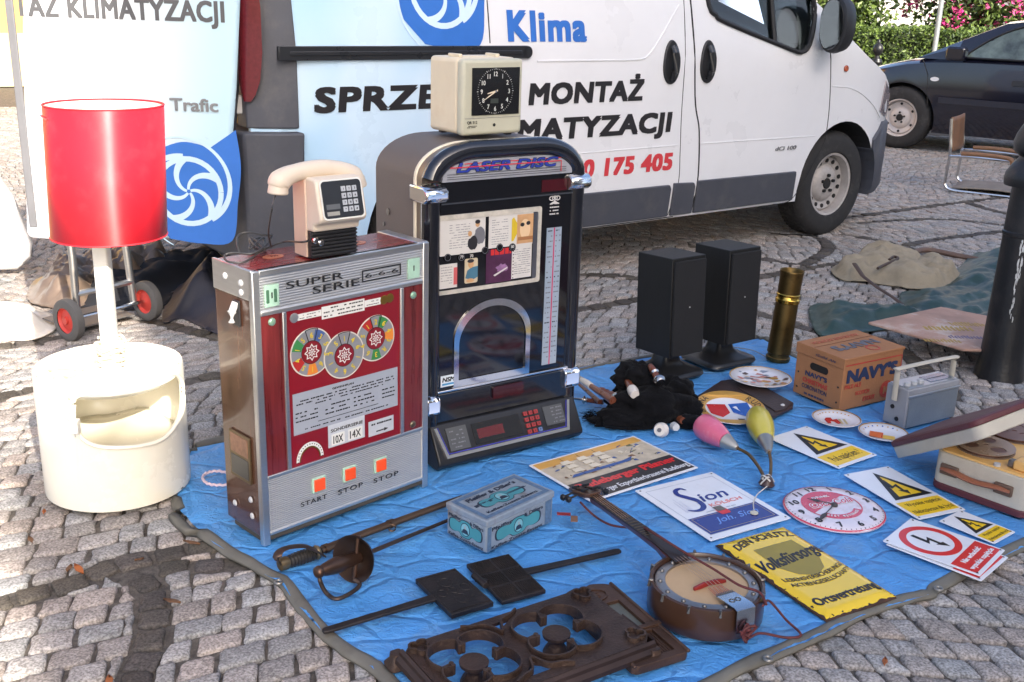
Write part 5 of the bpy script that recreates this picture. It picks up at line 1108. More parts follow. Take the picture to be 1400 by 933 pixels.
# header
head = arch(.035, JW-.045, .905, JH-.045, .12, .055, 8); silv = M('silver header print', L(176, 178, 186), .35, .3, var=.08, stretch=(.5, 1, 30), scale=5)
mb = MB(); mb.ngon([(x, max(z, .905)) for x, z in head], 0, .006, JF); mb.build('header_panel', silv, juke, smooth=False)
mb = MB(); JHf = front(-.004); blu = M('blue header lettering', L(44, 62, 150), .4); rdl = M('red neon line', L(206, 50, 60), .4)
for k, z in enumerate((.912, .9185, .926, .955)): mb.use(blk if k < 3 else rdl).ngon(rect(.05+.06*(k == 3), JW-.07, z, z+.0014+.0012*(k == 3)), .0004, .001, JHf)
xa = JP(622, 240)[0]; xb = JP(762, 224)[0]; T(mb, 'LASER DISC', xa, xb, .930, .034, JHf, M('dark outline', (.015, .015, .03), .5), shear=.25, bold=.085, off=.0012); T(mb, 'LASER DISC', xa+.002, xb-.002, .9315, .031, JHf, blu, shear=.25, bold=.045, off=.002)
mb.use(rdl).ngon(rect(xa-.02, xb+.012, .9455, .9485), .0026, .0032, JHf); mb.ngon(rect(xb+.009, xb+.012, .914, .9455), .0026, .0032, JHf); mb.build('header_lettering', None, juke, smooth=False)
mb = MB(); mb.box(.03, JW-.04, -.006, .0, .838, .842); mb.build('chrome_line', bigchrome, juke); mb = MB(); a = JP(742, 268); b = JP(785, 243); mb.use(M('dark red window', (.06, .006, .010), .15, coat=1)).ngon(rect(.40, .50, .85, .888), .0006, .002, JG); mb.build('red_window', None, juke, smooth=False)
# record covers in a stone frame
fa = JP(594.7, 297)[0], JP(740, 283)[0], JP(594, 405)[1], JP(595, 296)[1]
fx0, fx1, fz0, fz1 = fa; stone = M('marbled frame print', L(188, 182, 170), .5, var=.25, scale=26); mb = MB(); S2(mb, [rrect(fx0, fx1, fz0, fz1, .008), rrect(fx0+.013, fx1-.013, fz0+.013, fz1-.016, .006)], JG, stone, th=.003); mb.build('cover_frame', None, dg_, smooth=False)
cx0, cx1, cz0, cz1 = fx0+.013, fx1-.013, fz0+.013, fz1-.016; cwid, chei = cx1-cx0, cz1-cz0; CFx = lambda u: cx0+u*cwid; CFz = lambda v: cz1-v*chei
paper = M('cover sheet paper', L(206, 202, 196), .5, var=.06); skin = M('sepia print', L(196, 152, 108), .5, var=.2, scale=20); dkcl = M('dark print', L(40, 38, 42), .5, var=.3); gry = M('grey print', L(110, 110, 116), .5, var=.2)
def cover(nm, u0, u1, v0, v1, mat): 
    mb = MB(); mb.use(mat).ngon(rect(CFx(u0), CFx(u1), CFz(v1), CFz(v0)), .0004, .0012, JG); return mb
def lines(mb, u0, u1, v0, v1, n):
    for i in range(n): dashes(mb, CFx(u0), CFx(u1), CFz(v0+(v1-v0)*i/n), .0016, JG, gry, .0013, .8, .012)
def blob(mb, mat, u, v, ru, rv, off, n=18, wob=.0, seed=1):
    rr = random.Random(seed); mb.use(mat).ngon([(CFx(u+ru*math.cos(a)*(1+rr.uniform(-wob, wob))), CFz(v+rv*math.sin(a)*(1+rr.uniform(-wob, wob)))) for a in [2*PI*i/n for i in range(n)]], off, off+.0002, JG)
mb = cover('c', 0, .455, .0, .50, paper); lines(mb, .10, .30, .08, .44, 10); blob(mb, gry, .40, .26, .055, .13, .0014, wob=.1); blob(mb, dkcl, .33, .36, .05, .10, .0017, wob=.15, seed=3); blob(mb, skin, .375, .09, .022, .045, .0018); blob(mb, dkcl, .375, .06, .026, .03, .0020); blob(mb, skin, .30, .22, .02, .04, .0019); mb.build('record_cover', None, dg_, smooth=False)
mb = cover('c', .49, .95, .0, .47, paper); lines(mb, .52, .69, .07, .45, 11); mb.use(M('yellow label', L(206, 176, 44), .5)).ngon([(CFx(.725), CFz(.40)), (CFx(.725), CFz(.08)), (CFx(.745), CFz(.05)), (CFx(.78), CFz(.14)), (CFx(.78), CFz(.30)), (CFx(.745), CFz(.40))], .0014, .0017, JG)
mb.use(skin).ngon(rect(CFx(.78), CFx(.95), CFz(.45), CFz(.02)), .0014, .0016, JG); blob(mb, M('sepia light', L(222, 190, 150), .5), .865, .24, .055, .15, .0018); blob(mb, dkcl, .835, .17, .022, .03, .0021); blob(mb, dkcl, .897, .155, .022, .03, .0021); mb.use(M('sepia mid', L(160, 110, 70), .5)).ngon(rect(CFx(.79), CFx(.95), CFz(.40), CFz(.35)), .0021, .0023, JG); mb.build('record_cover', None, dg_, smooth=False)
mb = cover('c', 0, .18, .62, .97, paper); lines(mb, .02, .13, .67, .94, 7); mb.use(M('pink stripe print', L(196, 92, 92), .5)).ngon(rect(CFx(.145), CFx(.18), CFz(.93), CFz(.68)), .0014, .0016, JG); mb.build('record_cover', None, dg_, smooth=False)
mb = MB(); mb.use(M('sand print', L(196, 180, 150), .5)).ngon(rrect(CFx(.255), CFx(.385), CFz(.94), CFz(.58), .006), .0004, .0012, JG); mb.use(M('teal shirt print', L(66, 108, 128), .5, var=.2)).ngon([(CFx(.26), CFz(.86)), (CFx(.28), CFz(.75)), (CFx(.32), CFz(.71)), (CFx(.385), CFz(.70)), (CFx(.385), CFz(.86)), (CFx(.33), CFz(.90))], .0014, .0016, JG); blob(mb, skin, .315, .66, .028, .06, .0017); blob(mb, dkcl, .312, .615, .034, .028, .0019); blob(mb, skin, .31, .9, .04, .03, .0018); mb.build('record_cover', None, dg_, smooth=False)
mb = cover('c', .47, .735, .49, .985, M('purple print', L(74, 36, 66), .5, var=.35, scale=18));
mb.use(M('red cover title', L(196, 44, 44), .5)); dashes(mb, CFx(.515), CFx(.725), CFz(.575), .019, JG, M('red cover title'), .0014, .97, .016); blob(mb, M('mauve print', L(140, 100, 140), .5, var=.4, scale=40), .63, .78, .06, .06, .0014, wob=.3, seed=5); mb.use(paper).ngon([(CFx(.545), CFz(.87)), (CFx(.69), CFz(.77)), (CFx(.69), CFz(.79)), (CFx(.56), CFz(.89))], .0017, .0019, JG); mb.build('record_cover', None, dg_, smooth=False)
mb = cover('c', .735, .945, .465, .965, paper); lines(mb, .76, .93, .54, .93, 12)
for k in range(9): blob(mb, blk, .75, .55+k*.05, .006, .01, .0014, 8)
mb.build('record_cover', None, dg_, smooth=False)
mb = MB()
for u, v in ((.085, .53), (.22, .55), (.455, .49), (.605, .475), (.735, .49)): S2(mb, [circ(CFx(u), CFz(v), .013, 20)], JG, jglass, off=.0014, th=.0012); S2(mb, [circ(CFx(u), CFz(v)+.001, .0105, 20), circ(CFx(u), CFz(v)+.001, .0095, 20)], JG, gry, off=.0026, th=.0003)
T(mb, '79', CFx(.205), CFx(.235), CFz(.56), .010, JG, paper, off=.003); T(mb, '70', CFx(.305), CFx(.335), CFz(.565), .010, JG, paper, off=.0016); T(mb, '80', CFx(.72), CFx(.75), CFz(.50), .010, JG, paper, off=.003); mb.use(M('frame silver side', L(120, 122, 130), .3, .7)).ngon(rect(CFx(.955), CFx(1.0), CFz(1), CFz(0)), .0003, .0012, JG); mb.split('number_tab', None, dg_, smooth=False)
# lower arch with chrome band
ax0, az0 = JP(619, 527); ax1 = JP(722, 507)[0]; at_ = JP(676, 408)[1]; ab = .245; aw = ax1-ax0
o1 = arch(ax0, ax1, ab, at_, aw*.5, aw*.42, 16); o2 = arch(ax0+.018, ax1-.018, ab+.024, at_-.022, aw*.5-.018, aw*.40, 16); mb = MB(); S2(mb, [o1, o2], JG, bigchrome, th=.004); mb.build('arch_band', None, dg_, smooth=False)
mb = MB(); mb.use(M('white plate', L(214, 222, 228), .4)).ngon(rect(.035, .092, .255, .292), .0005, .002, JG); T(mb, 'NSM', .040, .087, .271, .016, JG, blk, bold=.05, shear=.2, off=.002); mb.use(M('cyan strip', L(60, 140, 190), .4)).ngon(rect(.04, .087, .260, .266), .002, .0024, JG); mb.build('maker_plate', None, dg_, smooth=False)
# title strip at the right and logo
tx0, tx1 = JP(746, 340)[0], JP(766, 340)[0]; tz1, tz0 = JP(757, 311)[1], JP(752, 497)[1]; mb = MB(); mb.use(M('blue-grey title strip', L(150, 164, 178), .45, var=.08)).ngon(rect(tx0, tx1, tz0, tz1), .0004, .002, JG); mb.use(M('magenta line', L(190, 40, 90), .4)).ngon(rect((tx0+tx1)/2-.002, (tx0+tx1)/2+.002, tz0, tz1), .002, .0026, JG)
for i in range(26):
    z = tz1-.012-i*(tz1-tz0-.02)/26
    for a, b in ((tx0+.004, (tx0+tx1)/2-.006), ((tx0+tx1)/2+.006, tx1-.004)): dashes(mb, a, b, z, .004, JG, gry if i % 9 else blk, .002, .75, .006)
mb.build('title_strip', None, dg_, smooth=False)
mb = MB(); lx, lz = JP(758, 271)
for k in (-1, 0, 1): S2(mb, [circ(lx+k*.011, lz, .011, 20, .008), circ(lx+k*.011, lz, .008, 20, .005)], JG, paper)
for i in range(4): dashes(mb, lx-.018, lx+.018, lz-.02-.011*i, .004, JG, paper, .0005, .8, .006)
S2(mb, [[(lx-.02, lz-.018), (lx+.02, lz-.018), (lx, lz-.008)]], JG, paper); mb.build('badge', None, dg_, smooth=False)
# chrome clips at the shoulders and foot
for x0, x1, z0, z1, nm in ((-.034, .045, .845, .895, 0), (JW-.06, JW+.022, .850, .90, 1), (JW-.050, JW+.014, .165, .240, 2), (-.026, .024, .165, .238, 3)):
    mb = MB(); mb.loft([[(x, y, z) for y, z in ((.08, z0), (-.01, z0), (-.026, z0+.012), (-.028, (z0+z1)/2), (-.026, z1-.012), (-.01, z1), (.08, z1))] for x in (x0, x0+.006, x1-.006, x1)]); mb.split('chrome_clip', bigchrome, juke, bevel=.006, seg=3)
# lower shelf, console
mb = MB(); mb.box(.02, JW-.03, -.012, .004, .238, .245); mb.build('chrome_line', bigchrome, juke, bevel=.002)
mb = MB(); mb.box(.012, JW-.025, -.010, .03, .135, .236); pn = mb.build('coin_panel', jblack, juke, bevel=.006); mb = MB(); mb.use(M('dark red glass', (.045, .008, .012), .1, coat=1)).ngon(rrect(.225, .345, .185, .225, .006), 0, .008, front(-.010)); mb.build('coin_window', None, pn, smooth=False)
prof = [(-.012, .135), (-.018, .128), (-.075, .035), (-.080, .02), (-.060, .0), (.10, .0), (.10, .135)]
mb = MB(); mb.loft([[(x, y, z) for y, z in prof] for x in (-.012, JW-.002)]); con = mb.build('console', M('black console plastic', (.013, .013, .015), .35, bump=.15, bscale=300), juke, bevel=.006)
cn = Vector((0, -.093, .057)).normalized(); cn = Vector((0, -.853, .522)); ce = Vector((0, .522, .853)); c0 = Vector((0, -.0465, .0815)); CK = frame2(c0+cn*.0008, (1, 0, 0), ce, cn)
mb = MB(); w2 = JW-.015; S2(mb, [[(.0, .052), (.02, -.050), (w2-.045, -.050), (w2-.012, .052), (w2-.022, .052), (w2-.052, -.040), (.028, -.040), (.010, .052)]], CK, bigchrome, th=.004, off=0); S2(mb, [[(.012, .052), (.0295, -.038), (w2-.0535, -.038), (w2-.0235, .052), (w2-.026, .052), (w2-.055, -.0345), (.032, -.0345), (.0145, .052)]], CK, M('blue tube', L(60, 60, 150), .2, coat=1), th=.003, off=0); mb.build('chrome_band', None, con, smooth=False)
mb = MB(); dkg = M('dark grey label', L(74, 76, 78), .5)
mb.use(dkg).ngon(rect(.04, .115, -.03, .045), .0004, .0016, CK); mb.ngon(rect(.42, .50, -.02, .045), .0004, .0012, CK)
for i in range(5): dashes(mb, .05, .10, .03-.013*i, .004, CK, gry, .0018, .7, .010); dashes(mb, .45, .495, .034-.012*i, .004, CK, gry, .0014, .7, .008)
mb.use(jglass).ngon(rect(.135, .32, -.026, .042), .0004, .003, CK); mb.use(M('red display', (.10, .012, .016), .15, coat=1)).ngon(rect(.15, .25, -.01, .022), .003, .0034, CK); mb.build('display', None, con, smooth=False)
mb = MB()
for i in range(4):
    for j in range(3): x, y = .345+.0215*j, .036-.0205*i; mb.use(M('red key', L(150, 50, 50), .4)).ngon(rrect(x-.0075, x+.0075, y-.0068, y+.0068, .0015), .0005, .006, CK) if not (i == 3 and j == 2) else mb.use(M('blue key', L(90, 110, 150), .4)).ngon(rrect(x-.0075, x+.0075, y-.0068, y+.0068, .0015), .0005, .006, CK)
mb.split('key', None, con, smooth=False); mb = MB()
for i in range(4):
    for j in range(3): x, y = .345+.0215*j, .036-.0205*i; TN(mb, ('123456789R0P')[i*3+j], x, y-.003, .006, CK, blk, off=.006)
mb.build('key_digits', None, con, smooth=False)
mb = MB()
for y, z, r in ((.24, .78, .010), (.27, .735, .006), (.265, .69, .005)): mb.lathe([(r, 0), (r, .004), (0, .005)], 14, tf=lambda a, b, c, y=y, z=z: (-.018-c, y+a, z+b))
mb.split('screw', M('dark steel', (.2, .19, .18), .4, .8), juke)
mb = MB(); mb.box(-.020, JW+.008, .0, JD, .0, .034); mb.build('plinth', black_pl, juke, bevel=.004)

# ------------------------------------------------------------------ time clock on the jukebox
KZ = JA.z+JH+.010; KA = G(631, 188, KZ); kr = G(706, 183, KZ); KY = math.atan2(kr.y-KA.y, kr.x-KA.x)-R(1); KW = (kr-KA).length+.006; KP = PL(KA, KY); KD = .178; KHt = KP(636, 80)[1]
tc_ = E('time_clock', KA, KY, 'cream box-shaped time clock with a black square dial on top of the jukebox', 'clock'); kc = M('cream clock casing', L(220, 206, 178), .42, var=.04, dirt=L(196, 168, 132), dscale=6, damt=.25, bump=.1, bscale=300); kc2 = M('grey-green clock front', L(188, 186, 166), .42, var=.04)
mb = MB(); mb.box(-.004, KW+.002, .022, KD, 0.006, KHt); mb.build('casing', kc, tc_, bevel=.014, seg=4)
mb = MB(); mb.box(-.006, KW+.004, -.010, .024, 0.004, KHt-.002); kfr = mb.build('front_frame', kc2, tc_, bevel=.012, seg=4)
mb = MB(); mb.box(.02, .035, .05, .11, KHt-.002, KHt+.010); mb.box(KW-.06, KW-.045, .05, .11, KHt-.002, KHt+.010); mb.box(.03, KW-.05, .06, .12, KHt-.004, KHt+.003); mb.split('card_slot', kc, tc_, bevel=.003)
d0 = KP(641, 156)[0]+.002; d1 = KP(707, 152)[0]-.004; dz0 = KP(641, 158)[1]; dz1 = KP(641, 90)[1]-.006
KF = front(-.0105); mb = MB(); mb.use(M('black clock bezel', (.012, .012, .013), .15, coat=.6)).ngon(rect(d0, d1, dz0, dz1), 0, .003, KF); fc = mb.build('dial', None, tc_, smooth=False); cxk, czk = (d0+d1)/2-.003, (dz0+dz1)/2; rk_ = min(d1-d0, dz1-dz0)*.44
mb = MB(); wpr = M('white numerals', L(214, 214, 206), .5)
for k in range(1, 13):
    a = PI/2-2*PI*k/12; rx = rk_*.84*(1+.10*abs(math.cos(2*a))*0); s = str(k); h = .0145; w_ = .0056*len(s)+.0005
    TN(mb, s, cxk+rx*math.cos(a), czk+rx*math.sin(a)-h/2, h, KF, wpr, off=.003, bold=.012, k=.9)
for k in range(60):
    a = 2*PI*k/60; S2(mb, [stroke([(cxk+rk_*1.04*math.cos(a), czk+rk_*1.04*math.sin(a)), (cxk+rk_*(1.09 if k % 5 else 1.12)*math.cos(a), czk+rk_*(1.09 if k % 5 else 1.12)*math.sin(a))], .0008 if k % 5 else .0016)], KF, wpr, off=.003)
mb.build('numerals', None, fc, smooth=False)
def hand(mb, a, l, w, off, mat): S2(mb, [stroke([(cxk-.008*math.cos(a), czk-.008*math.sin(a)), (cxk+l*.6*math.cos(a), czk+l*.6*math.sin(a)), (cxk+l*math.cos(a), czk+l*math.sin(a))], [w, w, w*.5])], KF, mat, off=off, th=.0008)
mb = MB(); hand(mb, PI/2-R(258), rk_*.50, .0045, .0042, M('cream hands', L(222, 206, 180), .4)); hand(mb, PI/2-R(240), rk_*.83, .003, .0056, M('cream hands')); S2(mb, [circ(cxk, czk, .0035, 14)], KF, gry, off=.007); mb.build('hands', None, fc, smooth=False)
mb = MB(); mb.use(M('lcd window', L(60, 66, 62), .3)).ngon(rect(cxk-.018, cxk+.012, czk-.036, czk-.022), .003, .0034, KF); mb.build('date_window', None, fc, smooth=False)
mb = MB(); T(mb, 'QR 312', .012, .05, .040, .009, front(-.0105), blk); dashes(mb, .012, .05, .032, .002, front(-.0105), blk, .0005, .9, .005); dashes(mb, .012, .045, .028, .002, front(-.0105), blk, .0005, .9, .005); S2(mb, [circ(KW*.52, .034, .005, 20)], front(-.0105), blk, th=.001); mb.use(gry).ngon(rect(.004, KW-.004, .056, .0572), 0.0002, .0006, front(-.0105)); mb.build('lettering', None, tc_, smooth=False)
mb = MB(); [mb.box(x-.01, x+.01, y-.01, y+.01, -.003, .008) for x in (.03, KW-.03) for y in (.02, KD-.03)]; mb.split('rubber_foot', black_pl, tc_, bevel=.002)

# ------------------------------------------------------------------ loudspeakers on pedestals
spk_black = M('black ash veneer', (.012, .012, .012), .55, spec=.3, var=.25, stretch=(12, 12, 1), scale=6); cloth = M('black grille cloth', (.010, .010, .011), .9, var=.2, bump=.8, bscale=700); ped = M('black moulded pedestal', (.015, .015, .016), .3, var=.2)
def speaker(px_near, px_r, px_l, z_base, foot_c, label, tilt):
    foot = G(*foot_c, .014); y_ = R(36)
    t = E('loudspeaker', foot, y_, label, 'loudspeaker', 'pair of loudspeakers')
    w, d, h = .178, .195, .395
    mb = MB(); rr = []
    for z, sx, sy in ((0, .125, .105), (.012, .135, .115), (.022, .132, .112), (.03, .115, .095), (.042, .075, .06), (.06, .05, .045), (.09, .040, .04), (.105, .05, .05)):
        rr.append([(x, y+.01, z) for x, y in rrect(-sx, sx, -sy, sy, min(sx, sy)*.45, 5)])
    mb.loft(rr); mb.build('pedestal', ped, t, angle=50)
    tl = Matrix.Translation((0, 0, .105)) @ Matrix.Rotation(tilt, 4, 'X')
    tf = lambda x, y, z: tuple(tl @ Vector((x, y, z)))
    mb = MB(); mb.box(-w/2, w/2, -d/2, d/2, 0, h, tf); mb.build('cabinet', spk_black, t, bevel=.003)
    mb = MB(); mb.box(-w/2+.006, w/2-.006, -d/2-.012, -d/2, .006, h-.012, tf); gr_ = mb.build('grille', cloth, t, bevel=.004)
    mb = MB(); mb.tube([tf(.0, -d/2-.0115, h*.5), tf(.0, -d/2-.0135, h*.5)], .003, 8); mb.build('badge', M('steel'), gr_)
    mb = MB(); mb.tube(spline([(.05, .10, .10), (.10, .12, .05), (.16, .10, .012), (.22, .02, .006), (.20, -.08, .006)], 6), .002, 6); mb.build('cable', M('grey cable', (.25, .24, .23), .5), t)
    return t
speaker(None, None, None, 0, (911, 512), 'left black loudspeaker on a moulded pedestal, standing just behind the bagpipes', R(-3))
speaker(None, None, None, 0, (984, 494), 'right black loudspeaker on a moulded pedestal, nearer the brass shell case', R(-2))
# ------------------------------------------------------------------ goods laid out on the tarpaulin
GZ = .0185
class Rect:
    """a flat rectangular thing lying on the tarpaulin, surveyed from its corners (left, near, right, far)"""
    def __init__(s, Lp, Np, Rp, Bp, z=GZ):
        l, n, r, b = [G(*q, z) for q in (Lp, Np, Rp, Bp)]
        e = ((r-n)+(b-l)).normalized(); f0 = ((l-n)+(b-r)).normalized(); f = Vector((-e.y, e.x, 0)); ang = math.atan2(f0.dot(e), f0.dot(f))
        s.yaw = math.atan2(e.y, e.x)-ang/2; e = Vector((math.cos(s.yaw), math.sin(s.yaw), 0)); f = Vector((-e.y, e.x, 0))
        s.w = (((r-n)+(b-l))/2).length; s.h = (((l-n)+(b-r))/2).length; c = (l+n+r+b)/4; s.o = c-e*s.w/2-f*s.h/2; s.loc = HZ(s.o, s.yaw, z)
enam_w = M('white enamel', L(232, 233, 236), .22, var=.02, coat=.4, dirt=L(190, 180, 166), dscale=16, damt=.15); yel_s = M('yellow sign print', L(244, 200, 30), .3, var=.03, coat=.2); red_s = M('red sign print', L(214, 44, 44), .3, var=.04, coat=.2); blk_s = M('black sign print', (.014, .014, .016), .35)
holem = M('mounting hole', (.05, .045, .04), .8)
def bolt_arrow(mb, tf, cx, cy, h, mat, off):
    """lightning arrow used on high-voltage plates"""
    k = h; p = [(-.17, .50), (-.05, .47), (-.10, .07), (.09, .16), (.04, -.24), (.13, -.27), (.04, -.5), (-.14, -.20), (-.05, -.22), (-.03, .03), (-.23, -.06)]
    S2(mb, [[(cx+a*k, cy+b*k) for a, b in p]], tf, mat, off=off, th=.0003)
def holes(mb, tf, w, h, i=.010):
    for x in (i, w-i):
        for y in (i, h-i): S2(mb, [circ(x, y, .0032, 12)], tf, holem, off=.0006, th=.0003)
def warn(corners, z, label, lines_, small=False):
    r = Rect(*corners, z=z); t = E('warning_sign', (r.o.x, r.o.y, z), r.yaw, label, 'sign', 'high voltage plates'); w, h = r.w, r.h
    mb = MB(); mb.ngon(rrect(0, w, 0, h, .004), 0, .0025, flat(0)); mb.build('plate', enam_w, t, bevel=.0006, seg=1); tf = flat(.0025)
    mb = MB(); t0, t1, y0, y1 = .13*w, .93*w, .37*h, .93*h; S2(mb, [[(t0, y0), (t1, y0), ((t0+t1)/2, y1)]], tf, blk_s, off=.0003, th=.0003); k = .022*w/.19
    S2(mb, [[(t0+k*1.35, y0+k*.75), (t1-k*1.35, y0+k*.75), ((t0+t1)/2, y1-k*1.5)]], tf, yel_s, off=.0007, th=.0003)
    bolt_arrow(mb, tf, (t0+t1)/2, y0+.40*(y1-y0), .60*(y1-y0), blk_s, .0011); holes(mb, tf, w, h); mb.build('pictogram', None, t, smooth=False)
    mb = MB(); S2(mb, [rect(.05*w, .95*w, .05*h, .32*h)], tf, yel_s, off=.0003, th=.0003)
    n = len(lines_)
    for i, (s, a, b) in enumerate(lines_):
        hh = .22*h/n*.60; T(mb, s, a*w, b*w, .05*h+.27*h*(n-i-.72)/n, hh, tf, blk_s, off=.0008, th=.0003, bold=.006)
    mb.build('text_panel', None, t, smooth=False); return t
warn([(1059.5, 602), (1144, 642), (1193, 625), (1101.7, 579)], GZ, 'white and yellow high voltage plate reading Pod napieciem, farthest back by the small plates', [('Pod napięciem !', .17, .86)])
warn([(1160, 651), (1254, 713), (1313, 698), (1216.5, 636)], GZ, 'larger white and yellow high voltage plate beside the round dial, near the tape recorder', [('Wysokie napięcie', .16, .88), ('Niebezpieczne dla życia!', .10, .93)])
warn([(1282, 712), (1360, 746), (1388, 727), (1314, 700)], GZ, 'smallest yellow lightning plate, partly under the red-ring plates', [('Wysokie napięcie', .16, .88), ('Niebezpieczne dla życia!', .10, .93)])
def forbid(corners, z, label, tilt=0):
    r = Rect(*corners, z=z); t = E('prohibition_sign', (r.o.x, r.o.y, z), r.yaw, label, 'sign', 'red ring plates'); t.rotation_euler[1] = tilt; w, h = r.w, r.h
    mb = MB(); mb.ngon(rrect(0, w, 0, h, .004), 0, .0025, flat(0)); mb.build('plate', enam_w, t, bevel=.0006, seg=1); tf = flat(.0025); mb = MB(); cx, cy, R1 = w*.5, h*.64, w*.43
    S2(mb, [circ(cx, cy, R1, 64), circ(cx, cy, R1*.76, 64)], tf, red_s, off=.0003, th=.0003); bolt_arrow(mb, tf, cx+.005, cy, R1*1.25, blk_s, .0003); holes(mb, tf, w, h); mb.build('pictogram', None, t, smooth=False)
    mb = MB(); S2(mb, [rect(.04*w, .96*w, .04*h, .30*h)], tf, red_s, off=.0003, th=.0003)
    T(mb, 'Nie wchodzić', .20*w, .80*w, .19*h, .062*h, tf, enam_w, off=.0008, th=.0003, bold=.03); T(mb, 'wysokie napięcie', .10*w, .90*w, .085*h, .062*h, tf, enam_w, off=.0008, th=.0003, bold=.03); mb.build('text_panel', None, t, smooth=False); return t
forbid([(1207, 745), (1340, 794), (1383, 762), (1252, 720)], GZ+.003, 'lower red-ring lightning plate, mostly hidden beneath another one')
forbid([(1203.5, 740.7), (1338, 787), (1377.7, 752.7), (1245.7, 711.5)], GZ+.008, 'upper red-ring lightning plate reading Nie wchodzic, lying on top')
# white and blue beer plate
r = Rect((867, 673), (974, 741), (1077, 710), (976, 645)); t = E('advertising_sign', (r.o.x, r.o.y, GZ), r.yaw, 'white enamel beer sign with a blue band and blue script, beside the banjo', 'sign'); w, h = r.w, r.h; tf = flat(.003)
mb = MB(); mb.ngon(rrect(0, w, 0, h, .004), 0, .003, flat(0)); mb.build('plate', enam_w, t, bevel=.0008)
sblue = M('royal blue sign print', L(34, 48, 128), .25, coat=.3); greyl = M('grey sign print', L(176, 180, 190), .3); pinkt = M('salmon sign print', L(222, 130, 126), .3)
mb = MB(); S2(mb, [rect(.07*w, .93*w, .07*h, .93*h), rect(.077*w, .923*w, .076*h, .924*h)], tf, greyl, off=.0003, th=.0003); S2(mb, [rect(.075*w, .925*w, .075*h, .36*h)], tf, sblue, off=.0007, th=.0003)
S2(mb, [rect(.10*w, .90*w, .10*h, .345*h), rect(.106*w, .894*w, .104*h, .341*h)], tf, M('gold line', L(170, 150, 110), .4), off=.0011, th=.0002)
for q in range(3): S2(mb, [[(.16*w+q*.035*w, .46*h), (.19*w+q*.035*w, .46*h), (.18*w+q*.035*w, (.66+.05*(q == 1))*h)]], tf, M('pale grey sign print', L(206, 208, 220), .3), off=.0007, th=.0003)
S_ = spline([(.47, .80), (.43, .845), (.36, .83), (.325, .76), (.37, .68), (.415, .60), (.40, .50), (.33, .45), (.25, .455), (.20, .49)], 6); S2(mb, [[(p.x*w, p.y*h) for p in [Vector(q) for q in stroke(S_, [.012+.05*math.sin(PI*i/(len(S_)-1)) for i in range(len(S_))])]]], tf, sblue, off=.0011, th=.0003)
T(mb, 'ion', .46*w, .80*w, .555*h, .15*h, tf, sblue, shear=.2, bold=.02, off=.0009, th=.0003); T(mb, 'KÖLSCH', .46*w, .86*w, .455*h, .052*h, tf, pinkt, off=.0009, th=.0003, shear=.05)
S2(mb, [rrect(.44*w, .56*w, .30*h, .40*h, .008)], tf, red_s, off=.0015, th=.0003); S2(mb, [rect(.45*w, .55*w, .36*h, .44*h)], tf, M('grey crest print', L(110, 104, 96), .4, var=.4, scale=90), off=.0019, th=.0003)
dashes(mb, .33*w, .44*w, .385*h, .012*h, tf, greyl, .0015, .9, .004); dashes(mb, .57*w, .70*w, .385*h, .012*h, tf, greyl, .0015, .9, .004)
skyb = M('light blue script', L(110, 150, 220), .3); T(mb, 'Joh. Sion', .28*w, .82*w, .20*h, .085*h, tf, skyb, shear=.4, off=.0012, th=.0003); holes(mb, tf, w, h, .012); mb.build('print', None, t, smooth=False)
# pilsner ship plate
r = Rect((720.6, 638), (810, 687), (953, 641), (868, 596.5)); t = E('advertising_sign', (r.o.x, r.o.y, GZ), r.yaw, 'wide beer sign with a sailing ship picture and black band behind the banjo neck', 'sign'); w, h = r.w, r.h
mb = MB(); mb.ngon(rrect(0, w, 0, h, .004), 0, .003, flat(0)); mb.build('plate', enam_w, t, bevel=.0008); mb = MB()
oran = M('orange sky print', L(216, 164, 84), .35, var=.12, scale=6); sand = M('sand harbour print', L(198, 184, 160), .4, var=.18, scale=30); navyp = M('blue ship print', L(60, 92, 150), .4, var=.2); dkp = M('dark print on sign', L(52, 44, 40), .35)
S2(mb, [rect(.02*w, .98*w, .03*h, .97*h)], tf, sand, off=.0003, th=.0003); S2(mb, [rect(.02*w, .98*w, .84*h, .97*h)], tf, oran, off=.0007, th=.0003); S2(mb, [rect(.02*w, .98*w, .03*h, .40*h)], tf, dkp, off=.0007, th=.0003)
rs_ = random.Random(8)
for k in range(60):
    x, y = rs_.uniform(.06, .92)*w, rs_.uniform(.46, .84)*h; l_ = rs_.uniform(.01, .06)*w; S2(mb, [[(x, y), (x+l_, y+rs_.uniform(-.02, .04)*h), (x+l_*.8, y+.03*h), (x+.1*l_, y+.02*h)]], tf, rs_.choice([navyp, navyp, M('cream sail print', L(226, 214, 190), .4), M('brown print', L(130, 96, 66), .4), M('green brown print', L(110, 112, 78), .4)]), off=.0011+.00003*k, th=.0003)
for k in range(3):
    x = (.24+.15*k)*w; S2(mb, [stroke([(x, .5*h), (x, .93*h)], .0016)], tf, dkp, off=.0032, th=.0002)
    for q in range(3): S2(mb, [[(x-.045*w, (.58+.1*q)*h), (x+.045*w, (.58+.1*q)*h), (x+.035*w, (.66+.1*q)*h), (x-.035*w, (.66+.1*q)*h)]], tf, M('cream sail print'), off=.0034, th=.0002)
S2(mb, [[(.12*w, .50*h), (.66*w, .50*h), (.72*w, .58*h), (.62*w, .55*h), (.16*w, .55*h)]], tf, navyp, off=.0030, th=.0002)
T(mb, 'Radeberger Pilsner', .06*w, .96*w, .245*h, .125*h, tf, red_s, bold=.05, off=.0012, th=.0003); T(mb, 'Radeberger Exportbierbrauerei Radeberg', .05*w, .97*w, .09*h, .085*h, tf, enam_w, bold=.01, off=.0012, th=.0003); mb.build('print', None, t, smooth=False)
